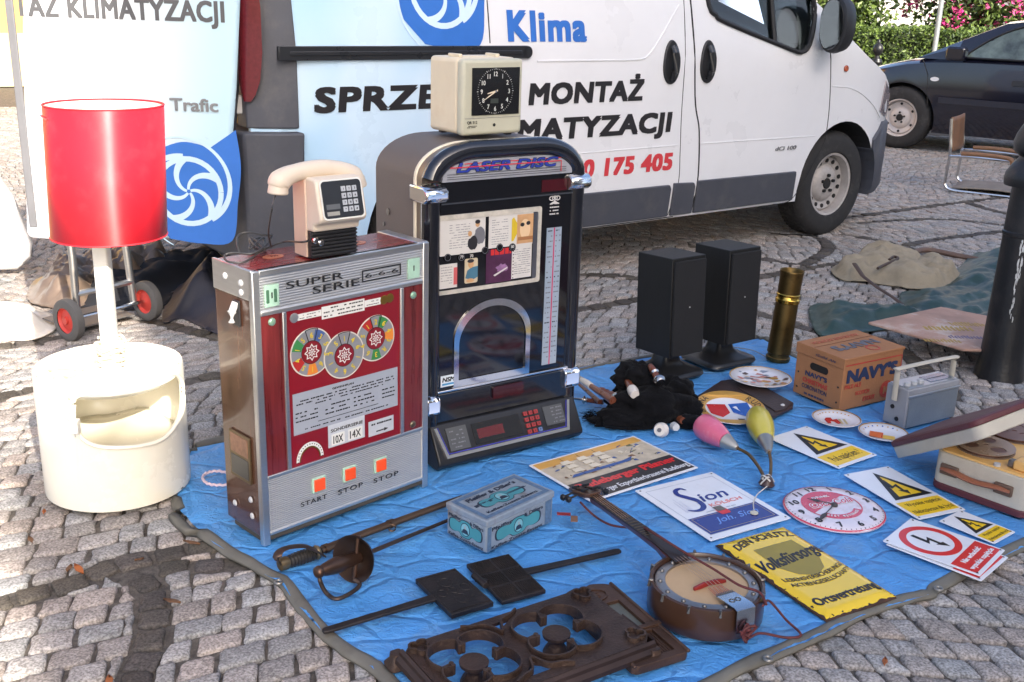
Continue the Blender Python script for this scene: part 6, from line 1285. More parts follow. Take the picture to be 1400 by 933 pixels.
# yellow insurance plate, slightly domed, rusty edges
r = Rect((985, 742), (1127, 859), (1223, 812), (1070.8, 723)); t = E('advertising_sign', (r.o.x, r.o.y, GZ-.004), r.yaw, 'yellow enamel insurance sign with black lettering and chipped rusty edges', 'sign'); w, h = r.w, r.h
rust = M('dark rust', L(66, 46, 38), .85, var=.4, scale=40, bump=.5); yen = M('yellow enamel', L(240, 200, 22), .16, var=.04, coat=.7)
def ydome(a, b, d=0): 
    e = min(a, w-a, b, h-b); return (a, b, .004+.012*min(1, max(0, e)/.028)**.6+d)
mb = MB(); ry = random.Random(6); nn = 60
mb.grid(40, 56, lambda u, v: ydome(u*w, v*h, -.0012)); mb.build('rusty_plate', rust, t, solid=.002, angle=180)
pe = []
for k, (a, b) in enumerate([(i/nn, 0) for i in range(nn)]+[(1, i/nn) for i in range(nn)]+[(1-i/nn, 1) for i in range(nn)]+[(0, 1-i/nn) for i in range(nn)]):
    i_ = .004+.010*max(0, fbm(a*14, b*14, 3, 4))+.016*max(0, fbm(a*3+5, b*3, 8, 3)-.12)+(.014*ry.random() if ry.random() > .93 else 0)
    pe.append((max(i_, min(w-i_, a*w)), max(i_, min(h-i_, b*h))))
mb = MB(); sheet(mb, pe, .0065, lambda x, y, d: ydome(x, y, .0)[2]); mb.build('enamel', yen, t, angle=180)
yf = lambda a, b, d: ydome(a, b, d*.6+.0002); shade_g = M('olive shield print', L(150, 132, 40), .3)
def Tb(mb, s, x0, x1, z0, hh, mat, **k): T(mb, s, x0, x1, z0, hh, yf, mat, th=.0005, off=.0008, **k)
mb = MB(); S2(mb, [[(.25*w, .80*h), (.80*w, .80*h), (.82*w, .56*h), (.70*w, .44*h), (.52*w, .38*h), (.34*w, .44*h), (.23*w, .56*h)]], yf, shade_g, off=.0004, th=.0003)
wa = lambda x, y: (x, y+.05*h*(1-((x/w-.5)/.4)**2))
Tb(mb, 'DEIN SCHUTZ', .10*w, .90*w, .83*h, .075*h, blk_s, bold=.03, warp=wa)
Tb(mb, 'Volksfürsorge', .06*w, .97*w, .57*h, .13*h, blk_s, bold=.03, space=1.04, shear=.35, warp=lambda x, y: (x, y+.06*h*(x/w-.5)))
wb_ = lambda x, y: (x, y-.06*h*(1-((x/w-.5)/.45)**2)); Tb(mb, 'LEBENSVERSICHERUNGS', .10*w, .92*w, .42*h, .042*h, blk_s, warp=wb_); Tb(mb, 'AKTIENGESELLSCHAFT', .10*w, .92*w, .355*h, .042*h, blk_s, warp=wb_)
Tb(mb, 'Ortsvertretung', .08*w, .93*w, .11*h, .085*h, blk_s, bold=.035); mb.build('lettering', None, t, smooth=False)
chip = M('enamel chip', L(50, 36, 32), .8); mb = MB()
for k in range(26):
    side = ry.randrange(4); q = ry.random(); a, b = ((q*w, .012*ry.random()), (q*w, h-.012*ry.random()), (.012*ry.random(), q*h), (w-.012*ry.random(), q*h))[side]
    rr = ry.uniform(.001, .004); S2(mb, [[(min(w-.001, max(.001, a+rr*ry.uniform(.5, 1.3)*math.cos(x_))), min(h-.001, max(.001, b+rr*ry.uniform(.5, 1.3)*math.sin(x_)))) for x_ in [2*PI*i/8 for i in range(8)]]], yf, chip, off=.0004, th=.0004)
mb.build('chips', None, t, smooth=False)

# round enamel clock dial
c0 = G(1140, 697, GZ); p12 = G(1101, 664, GZ); p6 = G(1183, 719, GZ); up = (p12-p6).normalized(); cy_ = math.atan2(up.y, up.x)-PI/2; dr = .150
t = E('clock_dial', (c0.x, c0.y, GZ), cy_, 'round enamel clock dial with black numerals and red script in its centre', 'clock dial'); mb = MB(); mb.lathe([(dr, 0), (dr*.99, .004), (dr*.9, .010), (dr*.72, .012), (0, .0122)], 72); mb.build('face', M('pinkish white enamel', L(226, 218, 226), .2, var=.04, coat=.5, dirt=L(160, 120, 96), dscale=18, damt=.3), t, angle=180)
def dz(a, b, d): q = math.hypot(a, b)/dr; return (a, b, lin(q, [0, .72, .9, .99, 1.0], [.0122, .012, .010, .004, .0])+d+.0003)
cred = M('script red enamel', L(206, 62, 84), .25, coat=.4); mb = MB(); S2(mb, [circ(0, 0, dr*.995, 72), circ(0, 0, dr*.965, 72)], dz, cred, th=.0004); S2(mb, [circ(-.004, .008, dr*.60, 48), circ(-.004, .008, dr*.575, 48)], dz, cred, th=.0004); S2(mb, [circ(-.004, .008, dr*.60, 40, a0=R(25), a1=R(205))+[(-.004-dr*.55, -.02), (.06, .05)]], dz, cred, th=.0003)
T(mb, 'DRINK', -.035, .025, .055, .012, dz, enam_w, off=.0014, th=.0003); T(mb, 'Coca-Cola', -.075, .078, .002, .036, dz, enam_w, off=.0016, th=.0003, bold=.085, shear=.35); T(mb, 'Coca-Cola', -.073, .076, .004, .032, dz, cred, off=.0022, th=.0003, bold=.02, shear=.35)
S2(mb, [circ(-.004, .008, dr*.60, 40, a0=R(215), a1=R(320))+circ(-.004, .008, dr*.42, 40, a0=R(215), a1=R(320))[::-1]], dz, cred, th=.0003); 
def arcT(s, r_, a0, a1, hh, mat):
    for i, ch_ in enumerate(s):
        a = a0+(a1-a0)*(i+.5)/len(s); ca, sa = math.cos(a+PI/2), math.sin(a+PI/2)
        if ch_ != ' ': TN(mb, ch_, 0, 0, hh, lambda p, q, d, ca=ca, sa=sa, a=a: dz(-.004+r_*math.cos(a)+p*ca-q*sa, .008+r_*math.sin(a)+p*sa+q*ca, d), mat, off=.0014, th=.0003)
arcT('BEST BEVERAGE', dr*.53, R(222), R(315), .010, enam_w)
mb.build('emblem', None, t, smooth=False)
mb = MB()
for k in range(1, 13):
    a = PI/2-2*PI*k/12; s = str(k); hh = .027; x, y = dr*.785*math.cos(a), dr*.785*math.sin(a); TN(mb, s, x, y-hh/2, hh, dz, blk_s, off=.0008, th=.0004, bold=.03)
for k in range(60):
    a = 2*PI*k/60; S2(mb, [stroke([(dr*.925*math.cos(a), dr*.925*math.sin(a)), (dr*.95*math.cos(a), dr*.95*math.sin(a))], .0018 if k % 5 else .004)], dz, blk_s, th=.0003)
mb.build('numerals', None, t, smooth=False)
mb = MB(); hgrey = M('tarnished hands', L(82, 78, 78), .45, .6)
def dh(px, w0):
    g = G(*px, GZ+.02); q = Matrix.Rotation(-cy_, 4, 'Z') @ (g-Vector((c0.x, c0.y, 0))); a = Vector((q.x, q.y)); l = a.length; a.normalize(); n = Vector((-a.y, a.x)); P_ = lambda f, s: tuple(a*l*f+n*s)
    mb.use(hgrey).ngon([P_(-.08, -w0*.4), P_(.5, -w0*.3), P_(.62, -w0*1.5), P_(.74, -w0*1.3), P_(.84, -w0*.4), P_(1, 0), P_(.84, w0*.4), P_(.74, w0*1.3), P_(.62, w0*1.5), P_(.5, w0*.3), P_(-.08, w0*.4)], .0175, .019, flat(0))
dh((1104, 681), .005); dh((1118, 713), .005); mb.lathe([(.010, .012), (.010, .0185), (.006, .022), (0, .022)], 16); mb.build('hands', None, t, smooth=False)

# ------------------------------------------------------------------ plates
def plate(px, r, label, deco, z=GZ, tilt=0, rim=M('plate rim gilt', L(186, 140, 70), .3, .5)):
    g = G(*px, z); t = E('decorative_plate', (g.x, g.y, z), 0, label, 'plate', 'plates on the tarpaulin'); t.rotation_euler[0] = tilt
    mb = MB(); mb.lathe([(r*.55, 0), (r*.62, .004), (r*.97, .016), (r, .0185), (r*.985, .0195), (r*.68, .0085), (r*.6, .0055), (0, .005)], 56); mb.build('dish', M('white porcelain', L(226, 224, 226), .12, var=.02, coat=.5), t, angle=180)
    pf = lambda a, b, d: (a, b, lin(math.hypot(a, b)/r, [0, .6, .68, .985], [.005, .0055, .0085, .0195])+d+.0003)
    mb = MB(); deco(mb, pf, r); mb.build('decoration', None, t, smooth=False); return t
gold = M('gold glaze', L(196, 150, 74), .3, .2, var=.15); blueg = M('blue glaze', L(48, 92, 170), .25); redg = M('red glaze', L(190, 48, 46), .25)
def rot(a): return lambda p: (p[0]*math.cos(a)-p[1]*math.sin(a), p[0]*math.sin(a)+p[1]*math.cos(a))
def deco1(mb, pf, r):
    q = R(8); f = rot(q); S2(mb, [circ(0, 0, r*.98, 64), circ(0, 0, r*.70, 64)], pf, gold, th=.0003)
    for i, ch_ in enumerate('GMINA NOWA RUDA'):
        a = R(195)-R(210)*(i+.5)/15+q; ca, sa = math.cos(a-PI/2), math.sin(a-PI/2)
        if ch_ != ' ': TN(mb, ch_, 0, 0, .024, lambda p, s, d, ca=ca, sa=sa, a=a: pf(r*.76*math.cos(a)+p*ca-s*sa, r*.76*math.sin(a)+p*sa+s*ca, d), blk_s, off=.0012, th=.0003, bold=.01)
    sh = lambda x: [f(p) for p in [(x-.036, .045), (x+.036, .045), (x+.036, -.02), (x, -.05), (x-.036, -.02)]]
    S2(mb, [sh(-.042)], pf, redg, th=.0003); S2(mb, [sh(.042)], pf, blueg, th=.0003)
    rr = random.Random(3)
    for k in range(9): S2(mb, [[f((-.042+.024*math.cos(a)*rr.uniform(.3, 1)+.0, .004+.03*math.sin(a)*rr.uniform(.3, 1))) for a in [2*PI*i/7 for i in range(7)]]], pf, M('yellow eagle glaze', L(226, 186, 60), .3), off=.0011+.00003*k, th=.0002) if k < 3 else None
    S2(mb, [[f(p) for p in ((.015, .02), (.035, .03), (.05, .015), (.065, .02), (.06, .0), (.045, -.005), (.06, -.03), (.04, -.02), (.028, .0))]], pf, enam_w, off=.0011, th=.0003)
def deco2(mb, pf, r):
    rr = random.Random(12); S2(mb, [circ(0, 0, r*.98, 64), circ(0, 0, r*.95, 64)], pf, gold, th=.0003)
    for k in range(46):
        a = rr.uniform(0, 6.28); q = r*rr.uniform(.15, .85); x, y = q*math.cos(a), q*math.sin(a); s = rr.uniform(.006, .020); S2(mb, [[(x+s*rr.uniform(.4, 1.3)*math.cos(b), y+s*.7*rr.uniform(.4, 1.3)*math.sin(b)) for b in [2*PI*i/7 for i in range(7)]]], pf, rr.choice([M('tan glaze', L(190, 150, 110), .3), M('rose glaze', L(190, 120, 110), .3), M('grey blue glaze', L(130, 140, 156), .3), M('dark brown glaze', L(96, 76, 66), .3), gold]), off=.0006+.00002*k, th=.0002)
def deco3(mb, pf, r):
    S2(mb, [circ(0, 0, r*.97, 56), circ(0, 0, r*.93, 56)], pf, M('plate rim gilt'), th=.0003)
    S2(mb, [[(-.040, .012), (-.03, .03), (-.012, .032), (-.010, .012), (.008, .02), (.012, -.02), (.0, -.03), (-.01, -.006), (-.022, -.004), (-.024, -.026), (-.036, -.026)]], pf, redg, th=.0003)
    for x in (.012, .028): S2(mb, [rect(x, x+.008, -.028, .02)], pf, M('cream pillar glaze', L(190, 176, 130), .3), off=.001, th=.0003)
    for i, ch_ in enumerate('GMINA WROC'):
        a = R(150)-R(120)*(i+.5)/10; S2(mb, [circ(r*.78*math.cos(a), r*.78*math.sin(a), .0028, 8)], pf, gold, th=.0003)
def deco4(mb, pf, r):
    S2(mb, [circ(0, 0, r*.97, 56), circ(0, 0, r*.93, 56)], pf, M('plate rim gilt'), th=.0003); f = rot(R(-20)); og = M('orange glaze', L(226, 110, 50), .3)
    S2(mb, [[f(p) for p in rect(-.045, .0, -.035, .02)]], pf, og, th=.0003); S2(mb, [[f(p) for p in rect(.0, .04, -.035, .0)]], pf, M('yellow check glaze', L(222, 180, 80), .3), th=.0003)
    for i in range(3): S2(mb, [[f(p) for p in rect(-.04+.015*i, -.032+.015*i, -.03, .015)]], pf, redg, off=.001, th=.0002)
    for i in range(9): a = R(160)-R(140)*(i+.5)/9; S2(mb, [circ(r*.78*math.cos(a), r*.78*math.sin(a), .003, 8)], pf, blueg if i % 2 else gold, th=.0003)
def leather_folder():
    P = [G(*q, .03) for q in ((948, 545), (985, 521), (1022, 516), (1085, 551), (1084, 557), (1042, 577), (1010, 575))]; c = sum(P, Vector())/len(P); t = E('leather_folder', (c.x, c.y, GZ), 0, 'flat dark brown leather document folder with a press stud under the coat of arms plate', 'folder')
    dl = M('dark brown leather', L(58, 46, 44), .42, var=.25, bump=.4, bscale=120); mb = MB(); mb.ngon([(p.x-c.x, p.y-c.y) for p in P], 0, .014, flat(0)); mb.build('body', dl, t, bevel=.005, seg=3)
    q = [G(*a, .034) for a in ((1020, 519), (1083, 552), (1072, 561), (1060, 563), (1008, 530))]; mb = MB(); mb.ngon([(p.x-c.x, p.y-c.y) for p in q], .0142, .019, flat(0)); mb.build('flap', dl, t, bevel=.002); s = G(1070, 555, .036); mb = MB(); mb.lathe([(.008, .019), (.008, .022), (.004, .0245), (0, .0245)], 16, tf=lambda a, b, z: (s.x-c.x+a, s.y-c.y+b, z)); mb.build('stud', M('steel'), t)
leather_folder()
plate((998, 563), .128, 'plate with a gold rim and two coats of arms, leaning on the leather folder', deco1, z=GZ+.016, tilt=R(7))
plate((1039, 521), .122, 'white plate crowded with a faded brown picture, farthest back beside the shell case', deco2, z=GZ+.022)
plate((1143, 578), .088, 'small white plate with a red figure, standing left of the other small plate', deco3)
plate((1207, 597), .086, 'small white plate with an orange and yellow chequered crest, nearest the tape recorder', deco4)

# ------------------------------------------------------------------ brass shell case
g = G(1063, 492, .012); t = E('shell_case', (g.x, g.y, .012), 0, 'tall tarnished brass shell case standing on the tarpaulin edge', 'shell case'); t.rotation_euler = (R(0), R(3), 0)
brass = M('tarnished brass', L(112, 92, 56), .45, 1, var=.4, scale=9, dirt=L(58, 46, 34), dscale=9, damt=.85); mb = MB(); mb.lathe([(.049, 0), (.051, .004), (.051, .016), (.046, .02), (.046, .032), (.050, .036), (.0495, .045), (.047, .25), (.047, .255)], 48); mb.build('case', brass, t, angle=35)
mb = MB(); mb.lathe([(.047, .255), (.0505, .258), (.051, .272), (.0475, .276), (.0465, .285), (.0495, .287), (.0495, .293), (.0465, .296)], 48); mb.build('band', M('bright brass', L(206, 168, 80), .2, 1, var=.15), t, angle=35)
mb = MB(); mb.lathe([(.0465, .296), (.047, .36), (.049, .385), (.0505, .392), (.049, .394), (.045, .388), (.043, .30), (0, .30)], 48); mb.build('mouth', brass, t, angle=50)

# ------------------------------------------------------------------ navy ale carton
g = G(1147, 563, GZ); cyw = R(31.6); t = E('cardboard_carton', (g.x, g.y, GZ), cyw, 'brown cardboard ale carton with big dark blue lettering and a hand hole', 'carton'); W_, D_, H_ = .318, .238, .205
card = M('brown corrugated card', L(160, 110, 72), .78, var=.14, scale=6, dirt=L(112, 78, 54), dscale=6, damt=.4, bump=.25, bscale=120); cblue = M('dark blue carton ink', L(40, 52, 84), .6, var=.2, scale=40); cred2 = M('faded red carton ink', L(176, 62, 50), .65, var=.2, scale=40)
mb = MB(); mb.box(0, W_, 0, D_, 0, H_-.004); mb.build('walls', card, t, bevel=.004, seg=3); mb = MB(); mb.loft([[(x, y, z) for x, z in ((-.004, H_-.04), (-.004, H_), (W_+.004, H_+.004), (W_+.004, H_-.008), (W_-.002, H_-.006), (.002, H_-.007), (.002, H_-.04))] for y in (-.003, .04, D_*.6, D_+.003)]); mb.build('lid', card, t, bevel=.002)
fr = front(-.0005); mb = MB(); T(mb, "NAVY'S", .018, .292, .107, .055, fr, cblue, bold=.075); T(mb, 'PALE ALE', .012, .10, .085, .017, fr, cred2, bold=.03); T(mb, 'SCOTCH', .075, .15, .052, .016, fr, cred2, bold=.03); T(mb, 'STOUT', .12, .185, .022, .018, fr, cred2, bold=.04)
S2(mb, [circ(.245, .05, .034, 32), circ(.245, .05, .030, 32)], fr, cred2); S2(mb, [circ(.245, .05, .028, 32)], fr, cred2); T(mb, 'K', .228, .262, .032, .034, fr, card, bold=.05, off=.0016); S2(mb, [rect(.006, W_-.006, .175, .180)], fr, cred2); S2(mb, [rect(W_-.008, W_-.004, .01, .175)], fr, cred2); mb.build('front_print', None, t, smooth=False)
sf = lambda a, b, d: (-.0005-d, D_-a, b); mb = MB(); S2(mb, [rrect(.075, .165, .118, .146, .013)], sf, M('handhole dark', (.012, .010, .008), .9)); T(mb, "NAVY'S", .055, .165, .088, .020, sf, cblue, bold=.06); T(mb, 'CHRISTMAS', .045, .17, .060, .020, sf, cred2, bold=.05); T(mb, 'CORONATION', .045, .17, .036, .018, sf, cblue, bold=.02); dashes(mb, .06, .16, .012, .008, sf, cblue, .0006, .8, .012)
for y in (.03, .09, .17): S2(mb, [circ(.02, y, .004, 10)], sf, blk); S2(mb, [circ(.22, y, .004, 10)], sf, blk)
T(mb, 'Guild Ale', .10, .2, H_-.026, .010, lambda a, b, d: (-.0045-d, D_-a, b), cblue, shear=.3); mb.build('side_print', None, t, smooth=False)
tf2 = lambda a, b, d: (W_-a, D_-b, H_+.0005+.004*(W_-a)/W_+d); mb = MB(); T(mb, "NAVY'S", .04, .27, .11, .055, tf2, M('faded blue carton ink', L(96, 96, 104), .7, var=.2), bold=.06); S2(mb, [circ(.12, .19, .028, 24), circ(.12, .19, .022, 24)], tf2, cred2); T(mb, 'ALE STOUT SCOTCH', .04, .29, .035, .024, tf2, M('faded rose carton ink', L(186, 104, 78), .7), bold=.04); S2(mb, [rect(0, W_, .083, .086)], tf2, M('carton seam', L(120, 80, 52), .8)); mb.build('top_print', None, t, smooth=False)

# ------------------------------------------------------------------ portable radio
g = G(1235, 588, GZ); t = E('portable_radio', (g.x, g.y, GZ), R(31), 'grey portable transistor radio with a raised cream carrying handle', 'radio'); W_, D_, H_ = .275, .098, .150
rgrey = M('grey leatherette', L(150, 150, 152), .55, var=.1, bump=.4, bscale=250); rfront = M('blue-grey metal grille', L(136, 142, 146), .4, .5, var=.12, bump=.9, bscale=900); rsil = M('silver trim', L(176, 178, 180), .3, .8)
mb = MB(); mb.box(0, W_, 0, D_, 0, H_); mb.build('case', rgrey, t, bevel=.006, seg=3); mb = MB(); mb.box(.006, W_-.006, -.004, .004, .006, H_-.030); mb.build('grille', rfront, t, bevel=.002)
mb = MB(); mb.box(0, W_+.001, -.006, .0, H_-.030, H_-.022); mb.build('front_trim', rsil, t, bevel=.002); mb = MB(); mb.box(.008, W_-.008, .006, D_-.006, H_, H_+.003); tp = mb.build('top_plate', rsil, t, bevel=.001); mb = MB(); mb.use(M('dial scale', L(96, 108, 120), .2, .3, coat=.6)).ngon(rect(.14, W_-.02, .02, .075), H_+.003, H_+.0045, flat(0)); mb.use(blk).ngon(rect(.15, .25, .045, .049), H_+.0045, H_+.005, flat(0)); mb.build('tuning_scale', None, tp, smooth=False)
for x in (.03, .065, .10): mb = MB(); mb.lathe([(.012, H_+.003), (.012, H_+.014), (.009, H_+.016), (0, H_+.016)], 20, tf=lambda a, b, z, x=x: (x+a, .035+b, z)); mb.split('knob', M('steel'), t)
mb = MB(); hd = [(-.012, D_/2, .10), (-.014, D_/2, H_+.055), (-.004, D_/2, H_+.068), (W_+.004, D_/2, H_+.068), (W_+.014, D_/2, H_+.055), (W_+.012, D_/2, .10)]; rings = []
for x, y, z in spline(hd, 5): rings.append((x, y, z))
mb.tube(rings, .0125, 8, flat=.42); mb.build('handle', M('cream handle plastic', L(196, 186, 166), .45), t, angle=70)
mb = MB(); [mb.lathe([(.008, 0), (.008, .003), (0, .003)], 14, tf=lambda a, b, c, y=y, z=z: (-c-.0005, y+a, z+b)) for y, z in ((.035, .03), (.06, .07))]; mb.split('socket', blk, t)

# ------------------------------------------------------------------ tape recorder
g = G(1387, 707, .016); t = E('tape_recorder', (g.x, g.y, .016), R(42), 'open beige case tape recorder with orange deck, reels and a brown strap handle', 'tape recorder'); LEN, WID, HH = .40, .30, .125
tbeige = M('beige leathercloth', L(190, 182, 166), .6, var=.06, bump=.3, bscale=260, dirt=L(150, 136, 116), dscale=6, damt=.3); maroon = M('maroon leathercloth', L(92, 44, 48), .5, var=.2, bump=.3, bscale=200); deck = M('orange cream deck', L(226, 180, 110), .4, var=.06); reel_b = M('brown tape', L(96, 62, 48), .3, var=.2); reel_c = M('clear reel', L(150, 128, 108), .25, var=.1)
# local: x away from the handle face, y along the handle face to the left
mb = MB(); mb.loft([[(x, y, z) for x, y in rrect(0, LEN, -.03, WID-.03, .03, 5)] for z in (.022, HH)]); mb.build('case', tbeige, t, bevel=.004, angle=50); mb = MB(); mb.loft([[(x, y, z) for x, y in rrect(-.002, LEN+.002, -.032, WID-.028, .032, 5)] for z in (0, .024)]); mb.build('base_band', maroon, t, bevel=.004, angle=50)
mb = MB(); mb.loft([[(x, y, z) for x, y in rrect(.008, LEN-.008, -.022, WID-.038, .025, 5)] for z in (HH-.002, HH+.006)]); mb.build('deck', deck, t, bevel=.003, angle=50)
for x, y, r, m2 in ((.12, .17, .088, reel_c), (.31, .165, .086, reel_b)):
    mb = MB(); tfr = lambda a, b, c, x=x, y=y: (x+a, y+b, HH+.007+c)
    mb.use(reel_c).lathe([(0, .0), (r, .0), (r, .0015), (0, .0015)], 48, tfr); mb.use(reel_b).lathe([(.03, .0015), (r*.86, .0015), (r*.86, .011), (.03, .011)], 48, tfr); rl = mb.build('reel', None, t, angle=40)
    mb = MB(); lp = [circ(0, 0, r, 56)]+[[(p[0], p[1]) for p in circ(r*.52*math.cos(a), r*.52*math.sin(a), r*.27, 20)] for a in (.3, .3+2.1, .3+4.2)]+[circ(0, 0, .008, 12)]; S2(mb, lp, tfr, m2, off=.011, th=.0015); mb.build('reel_flange', None, rl, smooth=False)
mb = MB(); mb.box(.03, .10, -.015, .045, HH+.006, HH+.035); mb.box(.05, .11, .0, .06, HH+.006, HH+.022); mb.build('head_cover', deck, t, bevel=.006); mb = MB(); mb.box(.035, .06, .045, .062, HH+.008, HH+.03); mb.build('tape_guide', M('dark steel'), t, bevel=.003)
mb = MB(); [mb.lathe([(.010, HH+.006), (.010, HH+.014), (0, HH+.014)], 16, tf=lambda a, b, z, x=x, y=y: (x+a, y+b, z)) for x, y in ((.02, .085), (.16, .02), (.20, .02))]; mb.split('knob', M('steel'), t)
mb = MB(); hp_ = spline([(-.004, .235, .075), (-.014, .20, .078), (-.022, .13, .074), (-.014, .06, .078), (-.004, .025, .075)], 6); mb.tube(hp_, [.016]*len(hp_), 8, flat=.45); mb.build('handle', M('tan leather handle', L(140, 86, 62), .5, var=.2), t, angle=60)
for y in (.215, .045): mb = MB(); mb.box(-.012, .002, y-.028, y+.028, .058, .092); mb.build('handle_mount', M('brown handle end', L(94, 74, 62), .6), t, bevel=.004)
lA, lB, lC = G(1224, 628, .02), G(1306, 596, .08), G(1402, 573, .28); lx = (lC-lB).normalized(); ly = (lA-lB); LU = ly.length; ly = (ly-lx*ly.dot(lx)).normalized(); lz = lx.cross(ly); lz = lz if lz.z > 0 else -lz; la = lB
lt = E('recorder_lid', (la.x, la.y, la.z), 0, 'loose maroon and beige recorder lid propped slantwise against the tape recorder', 'lid'); fl = frame2((0, 0, 0), lx, ly, lz)
LL = .52
mb = MB(); mb.loft([[fl(x, y, d) for x, y in rrect(0, LL, 0, LU, .035, 6)] for d in (0, .040)]); mb.build('rim', tbeige, lt, bevel=.003, angle=50); mb = MB(); mb.loft([[fl(x, y, d) for x, y in rrect(-.002+i, LL+.002-i, -.002+i, LU+.002-i, .036, 6)] for d, i in ((.040, 0), (.056, 0), (.062, .012))]); mb.build('top', maroon, lt, bevel=.003, angle=50)
mb = MB(); mb.loft([[fl(x, y, .03) for x, y in ((.075, -.004), (.105, -.004), (.12, -.012), (.09, -.012))], [fl(x, y, -.004) for x, y in ((.095, -.006), (.145, -.006), (.15, -.016), (.11, -.016))]]); mb.build('catch', M('brown handle end'), lt, bevel=.002)
# ------------------------------------------------------------------ twin-shade wall lamp
hub = G(1048, 660, .03); t = E('twin_lamp', (hub.x, hub.y, GZ), 0, 'lamp with a pink and a yellow cone shade on two bent brass arms', 'lamp')
def rel(u, v, z): p = G(u, v, z); return Vector((p.x-hub.x, p.y-hub.y, z-GZ))
def turned(mb, p0, p1, prof, n=28):
    """revolve (t, r) along the axis p0-p1"""
    p0, p1 = Vector(p0), Vector(p1); d = p1-p0; q = d.to_track_quat('Z', 'Y'); l = d.length
    return mb.lathe([(r, tt*l) for tt, r in prof], n, tf=lambda a, b, c: tuple(p0+q @ Vector((a, b, c))))
pk = M('pink lacquered metal', L(214, 104, 132), .30, var=.08, coat=.4, dirt=L(232, 170, 180), dscale=14, damt=.5); yk = M('yellow lacquered metal', L(206, 190, 70), .30, var=.08, coat=.4); silc = M('satin aluminium collar', L(176, 170, 160), .35, .8, var=.15); armb = M('dull brass tube', L(128, 100, 66), .35, .9, var=.25)
for p0, p1, c1, arm, mt in ((rel(962, 582, .065), rel(992, 603, .062), rel(1008, 613, .055), [(1010, 614, .053), (1024, 622, .05), (1038, 640, .045), (1046, 656, .04)], pk), (rel(1036, 570, .065), rel(1046, 602, .062), rel(1051, 618, .055), [(1052, 620, .053), (1054, 634, .05), (1053, 650, .042), (1050, 658, .04)], yk)):
    mb = MB(); turned(mb, p0, p1, [(0, .043), (.06, .046), (.35, .045), (.65, .039), (1.0, .027)] if mt is pk else [(-.22, .012), (-.2, .02), (-.12, .032), (.05, .043), (.35, .047), (.6, .043), (.85, .034), (1.0, .026)]); sh = mb.build('shade', mt, t, angle=60)
    mb = MB(); turned(mb, p1, c1, [(0, .0275), (.25, .024), (.9, .012), (1, .009)]); mb.build('collar', silc, t, angle=60)
    mb = MB(); mb.tube(spline([tuple(c1)]+[tuple(rel(*q)) for q in arm], 6), .0055, 8); mb.build('arm', armb, t)
    if mt is pk:
        mb = MB(); turned(mb, p0+(p1-p0)*-.03, p0+(p1-p0)*.01, [(0, .036), (.5, .040), (1, .042)]); mb.build('shade_mouth', M('pale inside of shade', L(150, 180, 206), .4), sh)
mb = MB(); turned(mb, (0, 0, .0), (.004, .004, .035), [(0, .022), (.2, .026), (.5, .020), (.8, .014), (1, .006)]); mb.build('wall_bracket', M('dark brown bakelite', L(62, 38, 32), .3, coat=.4), t, angle=50)
mb = MB(); [mb.tube(spline([(.026*math.cos(a), .026*math.sin(a), .012), (.012*math.cos(a+.8), .012*math.sin(a+.8), .034), (-.016*math.cos(a), -.02*math.sin(a), .024)], 5), .004, 6, flat=.5) for a in (.2, 2.0, 3.7)]; mb.build('white_tape', M('white cloth tape', L(206, 200, 190), .8), t)
mb = MB(); pts = [(0, -.02, .01), tuple(rel(1040, 672, .024)), tuple(rel(1034, 678, .024)), tuple(rel(1030, 688, .024)), tuple(rel(1031, 700, .024))]; mb.tube(spline(pts, 6), .0018, 6); mb.build('string', M('white cloth tape'), t)
p = rel(1031, 702, .0245); mb = MB(); mb.lathe([(.012, .0), (.012, .003), (.004, .003), (0, .003)], 20, tf=lambda a, b, c: (p.x+a, p.y+b, p.z+c)); mb.build('round_tag', M('ivory tag', L(206, 200, 180), .4), t)

# ------------------------------------------------------------------ banjo
bc = G(966, 800, .09); hd_ = G(800, 688, .05); bd = Vector((hd_.x-bc.x, hd_.y-bc.y, 0)); by = math.atan2(bd.y, bd.x); t = E('banjo', (bc.x, bc.y, GZ), by, 'dark wooden banjo with a skin head lying on the tarpaulin', 'banjo')
bw = M('dark brown banjo wood', L(64, 42, 30), .32, var=.3, scale=6, coat=.3); bskin = M('calf skin head', L(190, 158, 118), .5, var=.12, scale=5, dirt=L(150, 116, 80), dscale=5, damt=.4); bring = M('worn nickel ring', L(156, 150, 146), .3, .9, var=.15); BR = .142
mb = MB(); mb.lathe([(BR*.96, 0), (BR, .006), (BR*1.005, .03), (BR*1.0, .072), (BR*.985, .084), (BR*.94, .086), (BR*.915, .080), (BR*.91, .06)], 72); mb.build('rim', bw, t, angle=50)
mb = MB(); mb.lathe([(0, .004), (BR*.95, .004)], 48); mb.build('resonator_back', bw, t)
mb = MB(); mb.lathe([(BR*.90, .066), (BR*.895, .077), (BR*.87, .079), (BR*.72, .080), (BR*.71, .074), (BR*.71, .066)], 72); rg_ = mb.build('tension_ring', bring, t, angle=40); mb = MB(); mb.lathe([(0, .0745), (BR*.715, .0745)], 64); mb.build('skin_head', bskin, t)
mb = MB()
for k in range(14):
    a = 2*PI*k/14+.2; x, y = BR*.81*math.cos(a), BR*.81*math.sin(a); mb.lathe([(.006, .079), (.0055, .082), (.003, .0845), (0, .0845)], 12, tf=lambda p_, q_, c, x=x, y=y: (x+p_, y+q_, c))
mb.build('screws', M('dark steel'), rg_); mb = MB()
for k in range(12): a = 2*PI*k/12+.1; mb.tube([(BR*.95*math.cos(a), BR*.95*math.sin(a), .085), (BR*1.0*math.cos(a), BR*1.0*math.sin(a), .087), (BR*1.012*math.cos(a), BR*1.012*math.sin(a), .07)], .004, 6)
mb.split('hook', M('dark steel'), t)
